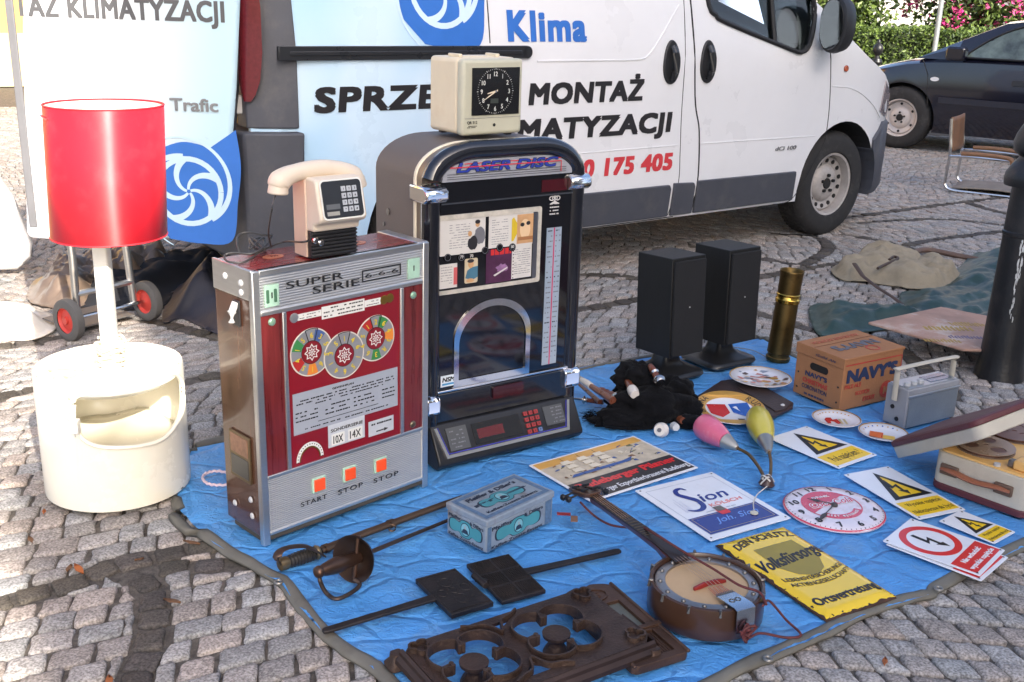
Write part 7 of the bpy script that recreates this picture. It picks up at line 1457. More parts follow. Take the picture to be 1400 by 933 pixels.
NL = bd.length-.02; mb = MB(); rr = []
for x, hw, zt, dp in ((.135, .026, .086, .05), (.16, .024, .087, .035), (.20, .021, .088, .024), (.30, .0185, .084, .021), (NL-.07, .016, .076, .02), (NL-.03, .0165, .072, .02)):
    rr.append([(x, -hw, zt), (x, hw, zt), (x, hw*.9, zt-dp*.5), (x, hw*.4, zt-dp), (x, -hw*.4, zt-dp), (x, -hw*.9, zt-dp*.5)])
mb.loft(rr); nk = mb.build('neck', M('reddish neck wood', L(84, 44, 36), .35, var=.25, coat=.3), t, angle=50)
mb = MB(); mb.loft([[(x, -w_, z), (x, w_, z), (x, w_, z+.004), (x, -w_, z+.004)] for x, w_, z in ((.10, .021, .084), (.2, .020, .0885), (NL-.03, .0155, .0725))]); fb = mb.build('fingerboard', M('black fingerboard', L(38, 28, 26), .4, var=.2), t); mb = MB()
for k in range(15):
    x = NL-.03-(NL-.16)*(1-2**(-k/8))*1.0; z = lin(x, [.10, .2, NL-.03], [.088, .0925, .0765]); mb.box(x-.0008, x+.0008, -.017, .017, z, z+.0015)
mb.build('frets', M('brass lock'), fb)
mb = MB(); ol = [(NL-.03, -.017), (NL-.02, -.03), (NL+.04, -.034), (NL+.075, -.026), (NL+.08, .0), (NL+.075, .026), (NL+.04, .034), (NL-.02, .03), (NL-.03, .017)]; S2(mb, [ol, rrect(NL-.008, NL+.058, -.022, -.009, .005), rrect(NL-.008, NL+.058, .009, .022, .005)], lambda a, b, d: (a, b, .066-.25*(a-NL)+d), bw, th=.014, off=0); hs = mb.build('headstock', None, t, bevel=.002)
mb = MB()
for s in (-1, 1):
    for k in range(2):
        x = NL+.01+.03*k; z = .066-.25*(x-NL)+.006; mb.tube([(x, s*.034, z), (x, s*.055, z-.006)], .003, 6); turned(mb, (x, s*.055, z-.006), (x, s*.072, z-.012), [(0, .004), (.3, .010), (.7, .010), (1, .004)], 12)
    for k in range(2): x = NL+.0+.05*k; z = .066-.25*(x-NL)+.02; mb.tube([(x, s*.028, z), (x, s*.006, z)], .004, 8)
mb.split('tuning_peg', M('black peg', (.012, .012, .013), .3), hs)
mb = MB(); tgr = frame2((NL+.0, .06, .02), (.5, .86, 0), (-.86, .5, 0), (0, 0, 1)); mb.use(M('dark red tag', L(140, 36, 40), .5)).ngon(rect(0, .04, 0, .016), 0, .002, tgr); mb.use(M('tan tag', L(130, 96, 76), .6)).ngon(rect(-.02, .0, .02, .055), .001, .003, tgr); mb.build('tassel', None, hs, smooth=False)
# bridge, strings, tailpiece
mb = MB(); mb.loft([[(-.012-.012*s, y, z) for y, z in ((-.048, .075), (-.048, .083), (-.02, .089), (.02, .089), (.048, .083), (.048, .075), (.03, .075), (.0, .079), (-.03, .075))] for s in (-.3, .3)]); mb.build('bridge', M('red bridge', L(134, 36, 34), .4), t, bevel=.001)
mb = MB()
for k in range(4):
    y = (-.5+k/3)*.03; mb.tube([(-.105, y*1.1, .083), (-.012, y, .0905), (NL-.02, y*.7, .0815)], .0007, 5)
mb.build('strings', M('steel string', L(170, 150, 140), .3, 1), t); mb = MB()
for k in range(9): y = (-.5+k/8)*.046; mb.tube([(-.072, y, .084), (-.03, y*.8, .083)], .0007, 4)
mb.build('string_ends', M('red string end', L(176, 60, 48), .5), t)
mb = MB(); mb.loft([[(x, y, z) for y, z in ((-.027, zz), (.027, zz), (.027, zz+.003), (-.027, zz+.003))] for x, zz in ((-.070, .083), (-.10, .0865), (-.138, .0895), (-.150, .086), (-.153, .03))]); tp = mb.build('tailpiece', M('pressed nickel tailpiece', L(190, 200, 210), .2, 1, var=.1), t, bevel=.001); mb = MB()
for k in range(10): y = (-.5+k/9)*.046; mb.tube([(-.073, y, .086), (-.066, y, .088)], .0015, 6)
S2(mb, [circ(-.108, -.008, .008, 16), circ(-.108, -.008, .006, 16)], lambda a, b, d: (a, b, .0895+.08*(-.1-a)+d), M('dark steel'), th=.001); S2(mb, [circ(-.108, .009, .008, 16), circ(-.108, .009, .006, 16)], lambda a, b, d: (a, b, .0895+.08*(-.1-a)+d), M('dark steel'), th=.001); mb.build('string_hooks', M('dark steel'), tp)
bi = (Matrix.Translation((bc.x, bc.y, GZ)) @ Matrix.Rotation(by, 4, 'Z')).inverted()
def bl_(u, v, z): return tuple(bi @ G(u, v, z))
cord = M('red black braided cord', L(92, 40, 40), .7, var=.5, scale=120); mb = MB(); mb.tube(spline([(NL-.0, .03, .05), bl_(812, 705, .03), bl_(835, 718, .03), bl_(865, 722, .035), bl_(878, 721, .10), bl_(900, 733, .125), bl_(937, 756, .116), bl_(975, 778, .112), bl_(1010, 800, .112), bl_(1038, 810, .112), (-.15, -.06, .085)], 7), .0032, 6); mb.tube(spline([(-.15, -.05, .085), bl_(1052, 822, .06), bl_(1075, 848, .03), bl_(1095, 868, .022), bl_(1075, 872, .022), bl_(1040, 866, .026), (-.165, .0, .02), (-.16, .02, .04)], 7), .0032, 6)
rb = random.Random(3); kk = [(-.165+rb.uniform(-.012, .012), .0+rb.uniform(-.02, .02), .02+rb.uniform(-.012, .035)) for _ in range(16)]; mb.tube(spline(kk, 4), .0035, 6); mb.build('carrying_cord', cord, t)

# ------------------------------------------------------------------ bagpipes
g = G(885, 585, .02); t = E('bagpipes', (g.x, g.y, GZ), 0, 'bagpipes with a black velvet bag and brown wooden drones in front of the loudspeakers', 'bagpipes'); g = Vector((g.x, g.y, 0))
velvet = M('black velvet', (.005, .005, .006), 1, var=.5, scale=30, bump=1, bscale=90, spec=.1); velvet.node_tree.nodes['Principled BSDF'].inputs['Sheen Weight'].default_value = .04
def lobe(mb, c, r, seed, axis=0, n=56):
    vs = lambda u, v: (math.cos(2*PI*u)*math.sin(PI*v), math.sin(2*PI*u)*math.sin(PI*v), math.cos(PI*v))
    ca, sa = math.cos(axis), math.sin(axis)
    def fn(u, v):
        x, y, z = vs(u, v); k = .92+.28*fbm(x*1.6+seed, y*1.6, z*1.6, 4)+.16*ridge(x*2.4+seed, y*2.4+.8*z, z*1.5+seed, 3); x, y, z = x*r[0]*k, y*r[1]*k, z*r[2]*k
        return (c[0]+x*ca-y*sa, c[1]+x*sa+y*ca, max(.001, c[2]+z))
    mb.grid(n, n//2, fn)
def bp(u, v, z): p = G(u, v, z); return Vector((p.x-g.x, p.y-g.y, z-GZ))
mb = MB(); lobe(mb, bp(892, 556, .06), (.17, .10, .075), 1, R(14)); lobe(mb, bp(868, 515, .15), (.075, .065, .055), 5, R(10)); lobe(mb, bp(855, 574, .035), (.12, .06, .04), 9, R(5)); lobe(mb, bp(920, 540, .08), (.075, .09, .065), 13, R(60)); lobe(mb, bp(880, 535, .09), (.10, .08, .06), 23, 0); lobe(mb, bp(940, 577, .035), (.05, .035, .028), 17, 0, 20); mb.build('bag', velvet, t, angle=180, weld=True)
dw = M('brown turned wood', L(112, 62, 40), .28, var=.3, scale=6, coat=.4); ivory = M('ivory ferrule', L(214, 206, 196), .3); silf = M('silver ferrule', L(190, 188, 186), .15, 1)
def drone(p0, p1, parts):
    mb = MB()
    p0, p1 = Vector(p0), Vector(p1)
    for a, b, prof, mt in parts: turned(mb.use(mt), p0+(p1-p0)*a, p0+(p1-p0)*b, prof, 20)
    return mb.build('drone', None, t, angle=50)
drone(bp(788, 515, .10), bp(838, 548, .10), [(0, .16, [(0, .006), (.5, .010), (1, .012)], silf), (.16, .42, [(0, .011), (.5, .014), (1, .012)], ivory), (.42, 1, [(0, .010), (.3, .012), (.8, .013), (1, .015)], dw)])
drone(bp(820, 533, .085), bp(852, 549, .085), [(0, .62, [(0, .010), (.2, .014), (.25, .011), (.5, .015), (.55, .012), (.8, .016), (1, .014)], dw), (.62, .68, [(0, .016), (1, .016)], ivory), (.68, 1, [(0, .022), (.2, .025), (.8, .025), (1, .020)], silf)])
drone(bp(782, 545, .03), bp(825, 550, .035), [(0, .35, [(0, .004), (1, .006)], silf), (.35, .5, [(0, .012), (.3, .016), (.6, .008), (1, .012)], silf), (.5, 1, [(0, .008), (.6, .010), (1, .010)], dw)])
drone(bp(790, 524, .05), bp(820, 550, .05), [(0, 1, [(0, .006), (.5, .008), (1, .009)], dw)])
drone(bp(889, 500, .20), bp(903, 524, .165), [(0, .35, [(0, .010), (.8, .013), (1, .011)], dw), (.35, .5, [(0, .012), (.5, .018), (1, .014)], silf), (.5, .8, [(0, .012), (1, .014)], dw), (.8, 1, [(0, .022), (.5, .024), (1, .018)], silf)])
drone(bp(857, 520, .15), bp(868, 540, .13), [(0, .6, [(0, .012), (1, .014)], dw), (.6, 1, [(0, .018), (.5, .020), (1, .016)], ivory)])
mb = MB(); p = bp(905, 588, .03); turned(mb.use(ivory), p, p+Vector((-.012, -.022, .008)), [(0, .026), (.6, .026), (1, .020)], 24); turned(mb.use(M('grey bead', (.12, .12, .13), .4)), p+Vector((-.012, -.022, .008)), p+Vector((-.014, -.026, .0095)), [(0, .008), (1, .007)], 12); p = bp(921, 583, .035); turned(mb.use(M('steel')), p, p+Vector((.006, -.02, .004)), [(0, .016), (1, .013)], 16); p = bp(930, 574, .045); turned(mb.use(dw), p, p+Vector((.006, -.02, .004)), [(0, .015), (1, .012)], 16); mb.build('stock', None, t, angle=50)
mb = MB(); rc = random.Random(5)
for k in range(90): a = Vector(bp(812, 572, .02))+Vector((rc.gauss(0, .012), rc.gauss(0, .018), abs(rc.gauss(0, .012)))); mb.tube([a, a+Vector((-.02+rc.uniform(-.012, .012), rc.uniform(-.02, .02), rc.uniform(-.008, .006)))], .0009, 4)
mb.build('fringe', velvet, t)

# ------------------------------------------------------------------ tin box
g = G(664.5, 757.6, GZ); ty = R(47); W_, D_, H_ = .270, .156, .098; t = E('tin_box', (g.x, g.y, GZ), ty, 'old pale blue lithographed coffee tin with teal cartouches and worn rusty edges', 'tin')
tinm = M('pale blue-grey lithographed tin', L(142, 154, 166), .38, .2, var=.16, scale=16, dirt=L(112, 92, 76), dscale=11, damt=.6); teal = M('teal print on tin', L(70, 140, 150), .4, var=.1); tdk = M('dark blue print on tin', L(38, 48, 66), .45); orn = M('blue ornament print', L(86, 112, 140), .45, var=.3, scale=90)
mb = MB(); mb.box(0, W_, 0, D_, 0, H_-.018); mb.build('body', tinm, t, bevel=.006, seg=3); mb = MB(); mb.box(-.0025, W_+.0025, -.0025, D_+.0025, H_-.020, H_); mb.build('lid', tinm, t, bevel=.004, seg=3)
def cart(mb, tf, cx, cy, w_, h_, txt1, txt2, zt, zb, x0, x1):
    o = [(-.5, -.12), (-.46, -.30), (-.34, -.36), (-.20, -.28), (-.12, -.46), (0, -.5), (.12, -.46), (.20, -.28), (.34, -.36), (.46, -.30), (.5, -.12), (.5, .12), (.46, .30), (.34, .36), (.20, .28), (.12, .46), (0, .5), (-.12, .46), (-.20, .28), (-.34, .36), (-.46, .30), (-.5, .12)]
    o = [(p.x, p.y) for p in spline(o, 4, True)]; f = lambda k: [(cx+a*w_*k, cy+b*h_*k) for a, b in o]
    S2(mb, [f(1)], tf, tdk, th=.0002, off=.0004); S2(mb, [f(.93)], tf, teal, th=.0002, off=.0007); S2(mb, [circ(cx, cy, h_*.33, 28, h_*.37)], tf, tdk, th=.0002, off=.0010); S2(mb, [circ(cx, cy, h_*.29, 28, h_*.33)], tf, M('pale teal print', L(120, 176, 186), .4), th=.0002, off=.0013)
    S2(mb, [[(cx-h_*.24, cy-h_*.22), (cx+h_*.24, cy-h_*.22), (cx+h_*.17, cy-h_*.02), (cx+h_*.05, cy+h_*.04), (cx-h_*.05, cy+h_*.04), (cx-h_*.17, cy-h_*.02)]], tf, tdk, th=.0002, off=.0016); S2(mb, [circ(cx, cy+h_*.12, h_*.08, 16, h_*.10)], tf, M('pale face print', L(150, 160, 164), .5), th=.0002, off=.0018)
    T(mb, txt1[0], x0, cx-.14*w_, zt, h_*.20, tf, tdk, bold=.04, th=.0002, off=.0005); T(mb, txt1[1], cx+.12*w_, x1, zt, h_*.20, tf, tdk, bold=.04, th=.0002, off=.0005); T(mb, txt2, x0, x1, zb, h_*.18, tf, tdk, bold=.04, th=.0002, off=.0005)
mb = MB(); fr = front(-.0004); cart(mb, fr, .125, .042, .185, .056, ('Pfeiffer', '& Dillers'), 'Kaffee-Zusatz-Essenz', .060, .005, .02, .225); S2(mb, [rect(.235, .262, .003, H_-.022)], fr, orn, th=.0002); S2(mb, [rect(.003, .018, .003, H_-.022)], fr, orn, th=.0002); mb.build('front_print', None, t, smooth=False)
sd_ = lambda a, b, d: (-.0004-d, D_-a, b); mb = MB(); cart(mb, sd_, .076, .042, .132, .054, ('Pfeiffer', '& Dillers'), 'Kaffee-Zusatz-Essenz', .062, .006, .010, .145); mb.build('side_print', None, t, smooth=False)
tp_ = flat(H_+.0003); mb = MB(); S2(mb, [rect(.008, W_-.008, .008, D_-.008), rect(.022, W_-.022, .022, D_-.022)], tp_, orn, th=.0002); cart(mb, tp_, W_*.5, D_*.48, .17, .062, ('Pf', 's'), 'Kaffee-Zusatz-Essenz', D_*.47, .028, .035, W_-.035); T(mb, "Pfeiffer & Diller's", .04, W_-.04, D_-.046, .018, tp_, tdk, bold=.04, th=.0002, off=.0006); mb.build('top_print', None, t, smooth=False)

# ------------------------------------------------------------------ sabre and rapier
darkb = M('dark browned steel', L(74, 62, 56), .42, .75, var=.25, scale=14, dirt=L(96, 66, 48), dscale=12, damt=.5); sab = G(432, 756, .03); t = E('sabre', (sab.x, sab.y, GZ), 0, 'sabre in a brown steel scabbard with a wire-bound grip, lying nearest the slot machine', 'sabre')
def sr(u, v, z): p = G(u, v, z); return (p.x-sab.x, p.y-sab.y, z-GZ)
mb = MB(); mb.tube([sr(438, 753, .032), sr(500, 729, .032), sr(612, 688, .032), sr(632, 681, .032)], [.0135, .0135, .012, .011], 12, flat=.7); mb.build('scabbard', M('bronzed scabbard', L(104, 82, 64), .35, .85, var=.2, scale=8), t)
mb = MB(); [mb.tube([sr(u-3, v+1.2, .032), sr(u+3, v-1.2, .032)], .0165, 12, flat=.7) for u, v in ((446, 750), (535, 716))]; p = Vector(sr(536, 722, .028)); mb.tube([p+Vector((.010*math.cos(a), 0, .010*math.sin(a))) for a in [2*PI*i/14 for i in range(14)]], .0022, 6, True); mb.split('ring_mount', M('bronzed scabbard'), t)
mb = MB(); gp = [Vector(sr(392, 769, .032)), Vector(sr(434, 755, .034))]; pts = []; rs = []
for i in range(61): f = i/60; pts.append(gp[0].lerp(gp[1], f)); rs.append(.0145+.003*math.sin(PI*f)+.0018*(1 if i % 6 < 3 else -1))
mb.tube(pts, rs, 14); mb.build('grip', M('black ribbed grip', (.03, .027, .025), .4), t); mb = MB(); turned(mb, sr(394, 768.5, .032), sr(381, 773, .032), [(0, .015), (.2, .018), (.9, .017), (1, .012)], 18); turned(mb, sr(430, 756.5, .034), sr(436, 754.5, .034), [(0, .018), (.5, .02), (1, .017)], 18); mb.build('pommel', M('dull brass fitting'), t)
mb = MB(); mb.tube(spline([sr(383, 771, .045), sr(379, 762, .065), sr(384, 753, .075), sr(398, 748, .075), sr(416, 747, .07), sr(430, 752, .055), sr(438, 757, .04), sr(443, 760, .03)], 6), .012, 8, flat=.25); mb.build('knuckle_guard', darkb, t)
rap = G(478, 775, .03); t = E('rapier', (rap.x, rap.y, GZ), 0, 'dark rapier with a wide round cup guard and curved knuckle bow', 'rapier')
def rr_(u, v, z): p = G(u, v, z); return Vector((p.x-rap.x, p.y-rap.y, z-GZ))
mb = MB(); mb.tube([rr_(490, 762, .05), rr_(560, 733, .035), rr_(612, 712, .027), rr_(640, 701, .026)], [.0085, .0075, .0065, .005], 8, flat=.6); mb.build('blade', darkb, t)
ax0 = rr_(470, 770, .075); ax1 = rr_(494, 759, .060); dv = (ax1-ax0).normalized(); cupc = rr_(487, 763, .075)
mb = MB(); q = dv.to_track_quat('Z', 'Y'); mb.lathe([(.010, .024), (.03, .020), (.05, .008), (.060, -.012), (.0625, -.014), (.058, -.012), (.048, .004), (.028, .015), (.010, .019)], 40, tf=lambda a, b, c: tuple(cupc+q @ Vector((a, b, c)))); mb.build('cup_guard', M('brown patinated steel', L(84, 66, 56), .38, .8, var=.3, scale=10, dirt=L(50, 40, 36), dscale=6, damt=.6), t, angle=60)
mb = MB(); mb.tube([cupc+q @ Vector((0, y, .0)) for y in (-.06, -.03, 0, .03, .06)], .006, 8); gp0 = rr_(431, 784, .085); turned(mb, cupc+dv*.01, gp0+(cupc-gp0)*.12, [(0, .016), (.3, .018), (.6, .022), (.9, .016), (1, .012)], 18); turned(mb, gp0+(cupc-gp0)*.14, gp0, [(0, .014), (.3, .016), (.8, .014), (1, .006)], 16); mb.build('grip', M('dark bronze grip', L(92, 70, 58), .35, .8, var=.2), t, angle=60)
mb = MB(); mb.tube(spline([tuple(gp0+(cupc-gp0)*.1), tuple(rr_(438, 796, .06)), tuple(rr_(447, 812, .03)), tuple(rr_(460, 819, .024)), tuple(rr_(478, 812, .026)), tuple(rr_(492, 800, .03)), tuple(cupc+q @ Vector((.0, -.0, .0))+Vector((0, -.045, -.035)))], 7), .0055, 8); mb.build('knuckle_bow', darkb, t)

# ------------------------------------------------------------------ waffle iron
wi = G(657, 800, GZ); t = E('waffle_iron', (wi.x, wi.y, GZ), 0, 'open black cast iron waffle iron with two plates and long handles', 'waffle iron'); castb = M('black cast iron', L(48, 44, 44), .5, .5, var=.3, scale=14, bump=.5, bscale=90, dirt=L(86, 70, 62), dscale=9, damt=.4)
def wr(u, v, z=.03): p = G(u, v, z); return (p.x-wi.x, p.y-wi.y)
def quadf(c):
    a, b, cc, d = [Vector(q) for q in c]; return lambda u, v: (a*(1-u)*(1-v)+b*u*(1-v)+cc*u*v+d*(1-u)*v)
LP = [wr(567.6, 793.6), wr(622, 778.6), wr(675, 825.4), wr(617.4, 842.5)]; RPq = [wr(637.5, 772), wr(695.4, 757.6), wr(746.4, 807.4), wr(686.4, 823.6)]
mb = MB(); mb.ngon(LP, .002, .016, flat(0)); pL = mb.build('plate', castb, t, bevel=.002)
fq = quadf(LP); mb = MB()
for u, v, r in ((.5, .28, .16), (.5, .72, .16), (.22, .5, .12), (.78, .5, .12), (.5, .5, .1)):
    pts = [fq(u+r*math.cos(a)*.9, v+r*math.sin(a)*.7) for a in [2*PI*i/24 for i in range(24)]]; mb.tube([(p.x, p.y, .0162) for p in pts], .0016, 6, True)
pts = [fq(a, b) for a, b in ((.05, .05), (.95, .05), (.95, .95), (.05, .95))]; mb.tube([(p.x, p.y, .0162) for p in pts], .002, 6, True); mb.build('raised_pattern', castb, pL)
mb = MB(); mb.ngon(RPq, .002, .013, flat(0)); pR = mb.build('plate', castb, t, bevel=.002); fq = quadf(RPq); mb = MB(); nu, nv = 22, 26
for i in range(nu):
    for j in range(nv):
        if i == nu//2 or j in (nv//3, 2*nv//3): continue
        c = [fq((i+a)/nu*.94+.03, (j+b)/nv*.94+.03) for a, b in ((.12, .12), (.88, .12), (.88, .88), (.12, .88))]; m_ = (c[0]+c[2])/2
        mb.add([(p.x, p.y, .0125) for p in c]+[tuple(m_.lerp(p, .55))+(.0165,) for p in c], [(4, 5, 6, 7), (0, 1, 5, 4), (1, 2, 6, 5), (2, 3, 7, 6), (3, 0, 4, 7)])
mb.build('waffle_grid', castb, pR, smooth=False)
for a, b in (((600, 815), (441, 863)), ((712, 783), (848, 752.5))):
    p, q_ = Vector(wr(*a)), Vector(wr(*b)); d = (q_-p).normalized(); n = Vector((-d.y, d.x)); mb = MB()
    mb.loft([[(c.x+n.x*s*hw, c.y+n.y*s*hw, z) for s, z in ((-1, .006), (1, .006), (1, .014), (-1, .014))] for c, hw in ((p, .017), (p.lerp(q_, .08), .013), (p.lerp(q_, .5), .0105), (p.lerp(q_, .96), .0105), (q_, .007))]); mb.build('handle', castb, t, bevel=.002)
mb = MB(); a, b = Vector(wr(648, 790)), Vector(wr(664, 804)); mb.tube([(a.x, a.y, .018), (b.x, b.y, .018)], .009, 12); mb.tube([((a.x+b.x)/2-.01, (a.y+b.y)/2+.01, .016), ((a.x+b.x)/2+.02, (a.y+b.y)/2-.005, .016)], .008, 10); mb.build('hinge', castb, t, bevel=.001)

# ------------------------------------------------------------------ cast iron tracery frame and the tablet beside it
ironr = M('rusty brown cast iron', L(76, 60, 52), .5, .5, var=.4, scale=12, bump=.8, bscale=130, dirt=L(60, 42, 36), dscale=7, damt=.6)
IZ = .075; c1, c2, c3 = G(549, 880, IZ), G(800, 799, IZ), G(878, 884, IZ); ex = (c2-c1); IL = ex.length; iy = math.atan2(ex.y, ex.x); e1 = ex.normalized(); e2 = Vector((e1.y, -e1.x, 0)); ID = max(.22, (c3-c2).dot(e2))
t = E('tracery_frame', (c1.x, c1.y, GZ), iy, 'rusty cast iron frame with two quatrefoil openings standing on low feet', 'iron frame'); ID = .262
LH = lambda p, q_: (p, -q_)      # local: x along the far edge, -y towards the viewer
b1 = HZ(Vector((c1.x, c1.y, IZ)), iy, IZ)(651, 904); b2 = HZ(Vector((c1.x, c1.y, IZ)), iy, IZ)(769.5, 869.5); midy = -ID*.5; span = (b2[0]-b1[0]); qr = min(.125, span*.5*1.0)
q1, q2 = (IL*.5-span*.5, midy), (IL*.5+span*.5, midy); q1, q2 = ((b1[0]+b2[0])/2-span/2, midy), ((b1[0]+b2[0])/2+span/2, midy)
def quatre(c, r, n=60): return [(c[0]+r*(.70+.30*abs(math.cos(2*(a)))**.7)*math.cos(a+PI/4*0), c[1]+r*(.70+.30*abs(math.cos(2*a))**.7)*math.sin(a)) for a in [2*PI*i/n for i in range(n)]]
def foil(c, r, k): 
    a = PI/4+k*PI/2; cc = (c[0]+r*.46*math.cos(a), c[1]+r*.46*math.sin(a)); arc_ = circ(cc[0], cc[1], r*.50, 26, a0=a-R(84), a1=a+R(84)); tip = lambda s: (c[0]+r*.50*math.cos(a+s*PI*.225), c[1]+r*.50*math.sin(a+s*PI*.225)); return [tip(-1)]+arc_+[tip(1)]
def qloop(c, r, n=96):
    o = []
    for i in range(n):
        a = 2*PI*i/n; ph_ = (a % (PI/2))-PI/4; d = .46*math.cos(ph_)+math.sqrt(max(0, .25-(.46*math.sin(ph_))**2)); o.append((c[0]+r*d*math.cos(a), c[1]+r*d*math.sin(a)))
    return o
outer = [(0, -.02), (.02, 0), (IL-.02, 0), (IL, -.02), (IL, -ID+.02), (IL-.02, -ID), (.02, -ID), (0, -ID+.02)]
side_h = [[(q1[0]+span/2-.05+.0, midy+ID*.40), (q1[0]+span/2+.05, midy+ID*.40), (q1[0]+span/2+.012, midy+ID*.31), (q1[0]+span/2, midy+ID*.25), (q1[0]+span/2-.012, midy+ID*.31)], [(q1[0]+span/2-.05, midy-ID*.40), (q1[0]+span/2+.05, midy-ID*.40), (q1[0]+span/2, midy-ID*.25)]]
pz = IZ-GZ-.016; mb = MB(); S2(mb, [outer, qloop(q1, qr), qloop(q2, qr)]+side_h, flat(pz), ironr, th=.008, off=0); mb.build('plate', None, t, bevel=.001)
def strip(mb, pts, z0, z1, th, closed=False):
    P = [Vector(p) for p in pts]; k = len(P); rings = []
    for i, p in enumerate(P):
        a = P[(i-1) % k] if closed or i else p; b = P[(i+1) % k] if closed or i < k-1 else p; d = (b-a).normalized() if (b-a).length > 1e-9 else Vector((1, 0)); n = Vector((-d.y, d.x))*th/2
        rings.append([(p.x+n.x, p.y+n.y, z0), (p.x+n.x, p.y+n.y, z1), (p.x-n.x, p.y-n.y, z1), (p.x-n.x, p.y-n.y, z0)])
    if closed: rings.append(rings[0])
    mb.loft(rings, caps=not closed)
for c in (q1, q2):
    mb = MB()
    for k in range(4):
        f = foil(c, qr, k); strip(mb, f, pz-.004, pz+.022, .0040); 
        for e_ in (f[0], f[-1]): mb.lathe([(.0055, pz), (.0055, pz+.023), (0, pz+.0245)], 12, tf=lambda a, b, z, e_=e_: (e_[0]+a, e_[1]+b, z))
    mb.build('quatrefoil_rib', ironr, t, angle=50); mb = MB(); mb.lathe([(.030, 0), (.026, .01), (.020, .02), (.018, pz-.012), (.022, pz-.004), (.032, pz+.002), (.033, pz+.010), (.026, pz+.012), (0, pz+.010)], 28, tf=lambda a, b, z, c=c: (c[0]+a, c[1]+b, z)); mb.build('boss', ironr, t, angle=40)
mb = MB()
for cx, cy in ((.03, -.03), (IL-.03, -.03), (IL-.03, -ID+.03), (.03, -ID+.03)):
    for k in range(3): a = k*2*PI/3+math.atan2(midy-cy, IL/2-cx)+PI; strip(mb, circ(cx+.012*math.cos(a), cy+.012*math.sin(a), .0125, 16, a0=a-2.2, a1=a+2.2), pz+.004, pz+.020, .0045)
for s in (1, -1):
    x = q1[0]+span/2; strip(mb, spline([(x-.075, midy+s*ID*.46), (x-.05, midy+s*ID*.41), (x-.02, midy+s*ID*.37), (x, midy+s*ID*.22), (x+.02, midy+s*ID*.37), (x+.05, midy+s*ID*.41), (x+.075, midy+s*ID*.46)], 5), pz+.006, pz+.021, .005)
mb.split('scroll_rib', ironr, t, angle=50)
mb = MB()
for pth in ([(0, -.01), (0, -ID)], [(0, -ID), (IL, -ID)], [(IL, -ID), (IL, -ID*.55)]):
    d = (Vector(pth[1])-Vector(pth[0])).normalized(); n = Vector((d.y, -d.x))
    if pth[0][0] == 0 and pth[1][0] == 0: n = Vector((-1, 0))
    prof = [(0, pz+.006), (.004, pz+.010), (.010, pz+.004), (.012, pz-.004), (.020, pz-.012), (.022, pz-.022), (.012, pz-.026), (0, pz-.02)]
    mb.loft([[(p[0]+n.x*o, p[1]+n.y*o, z) for o, z in prof] for p in pth])
mb.build('edge_moulding', M('dark worn iron', L(64, 50, 46), .4, .6, var=.3), t, angle=30)
for cx, cy in ((-.01, .004), (IL+.006, -.02), (IL-.005, -ID-.01), (-.01, -ID-.005)):
    mb = MB(); mb.loft([[(cx+a*s, cy+b*s, z) for a, b in rrect(-.018, .018, -.018, .018, .008, 3)] for z, s in ((0, 1.3), (.008, 1.35), (.02, .8), (pz-.006, .7))]); mb.build('foot', ironr, t, angle=50)
TZ = .040; ta, tb_, tc3 = G(796, 802, TZ), G(836, 797, TZ), G(944, 890, TZ); td = (tc3-tb_); TL = td.length; tyw = math.atan2(td.y, td.x); t = E('iron_tablet', (tb_.x, tb_.y, GZ), tyw, 'dark cast iron tablet with a grey window slot, half under the tracery frame', 'iron tablet'); TWd = .155
tz_ = TZ-GZ; iron2 = M('dark brown cast iron', L(84, 62, 50), .45, .5, var=.3, scale=10, bump=.4, bscale=100)
mb = MB(); S2(mb, [[(-.01, -TWd*.5)]+[(.04*math.cos(a)*1.1+.025, -TWd*.5+TWd*.5*math.sin(a)) for a in [PI-.3-i*(PI/2-.3)/8 for i in range(9)]]+[(TL-.01, 0), (TL, -.012), (TL, -TWd+.012), (TL-.01, -TWd)]+[(.04*math.cos(a)*1.1+.025, -TWd*.5+TWd*.5*math.sin(a)) for a in [-PI/2-i*(PI/2-.3)/8 for i in range(9)]], rect(.075, TL*.58, -TWd+.028, -.028), rect(TL*.66, TL-.022, -TWd+.028, -.028)], flat(0), iron2, th=tz_, off=0); mb.build('frame', None, t, bevel=.004)
mb = MB(); mb.box(.07, TL*.585, -TWd+.024, -.024, tz_-.014, tz_-.009); mb.build('window_slot', M('grey-green worn plate', L(104, 106, 98), .5, .3, var=.2, scale=20), t); mb = MB(); mb.box(TL*.655, TL-.018, -TWd+.024, -.024, tz_-.014, tz_-.008); mb.build('inset_panel', iron2, t); mb = MB()
for k in range(14): y = -TWd+.034+k*(TWd-.068)/13; mb.box(TL*.67, TL-.028, y-.0015, y+.0015, tz_-.008, tz_-.006)
mb.build('ribbing', iron2, t); mb = MB(); mb.box(TL*.60, TL*.645, -TWd-.004, .004, tz_-.004, tz_+.006); mb.tube([(.0, -.004, tz_), (TL, -.004, tz_)], .005, 8); mb.tube([(.0, -TWd+.004, tz_), (TL, -TWd+.004, tz_)], .005, 8); mb.build('raised_border', iron2, t, bevel=.002)
mb = MB(); S2(mb, [circ(.035, -TWd*.5, .028, 28, .040), circ(.035, -TWd*.5, .024, 28, .036)], flat(tz_), iron2, th=.003);
rr3 = random.Random(4); [mb.tube([(.035+rr3.uniform(-.014, .014), -TWd*.5+rr3.uniform(-.026, .026), tz_+.001), (.035+rr3.uniform(-.014, .014), -TWd*.5+rr3.uniform(-.026, .026), tz_+.001)], .0018, 5) for _ in range(8)]; mb.build('relief', iron2, t, bevel=0)

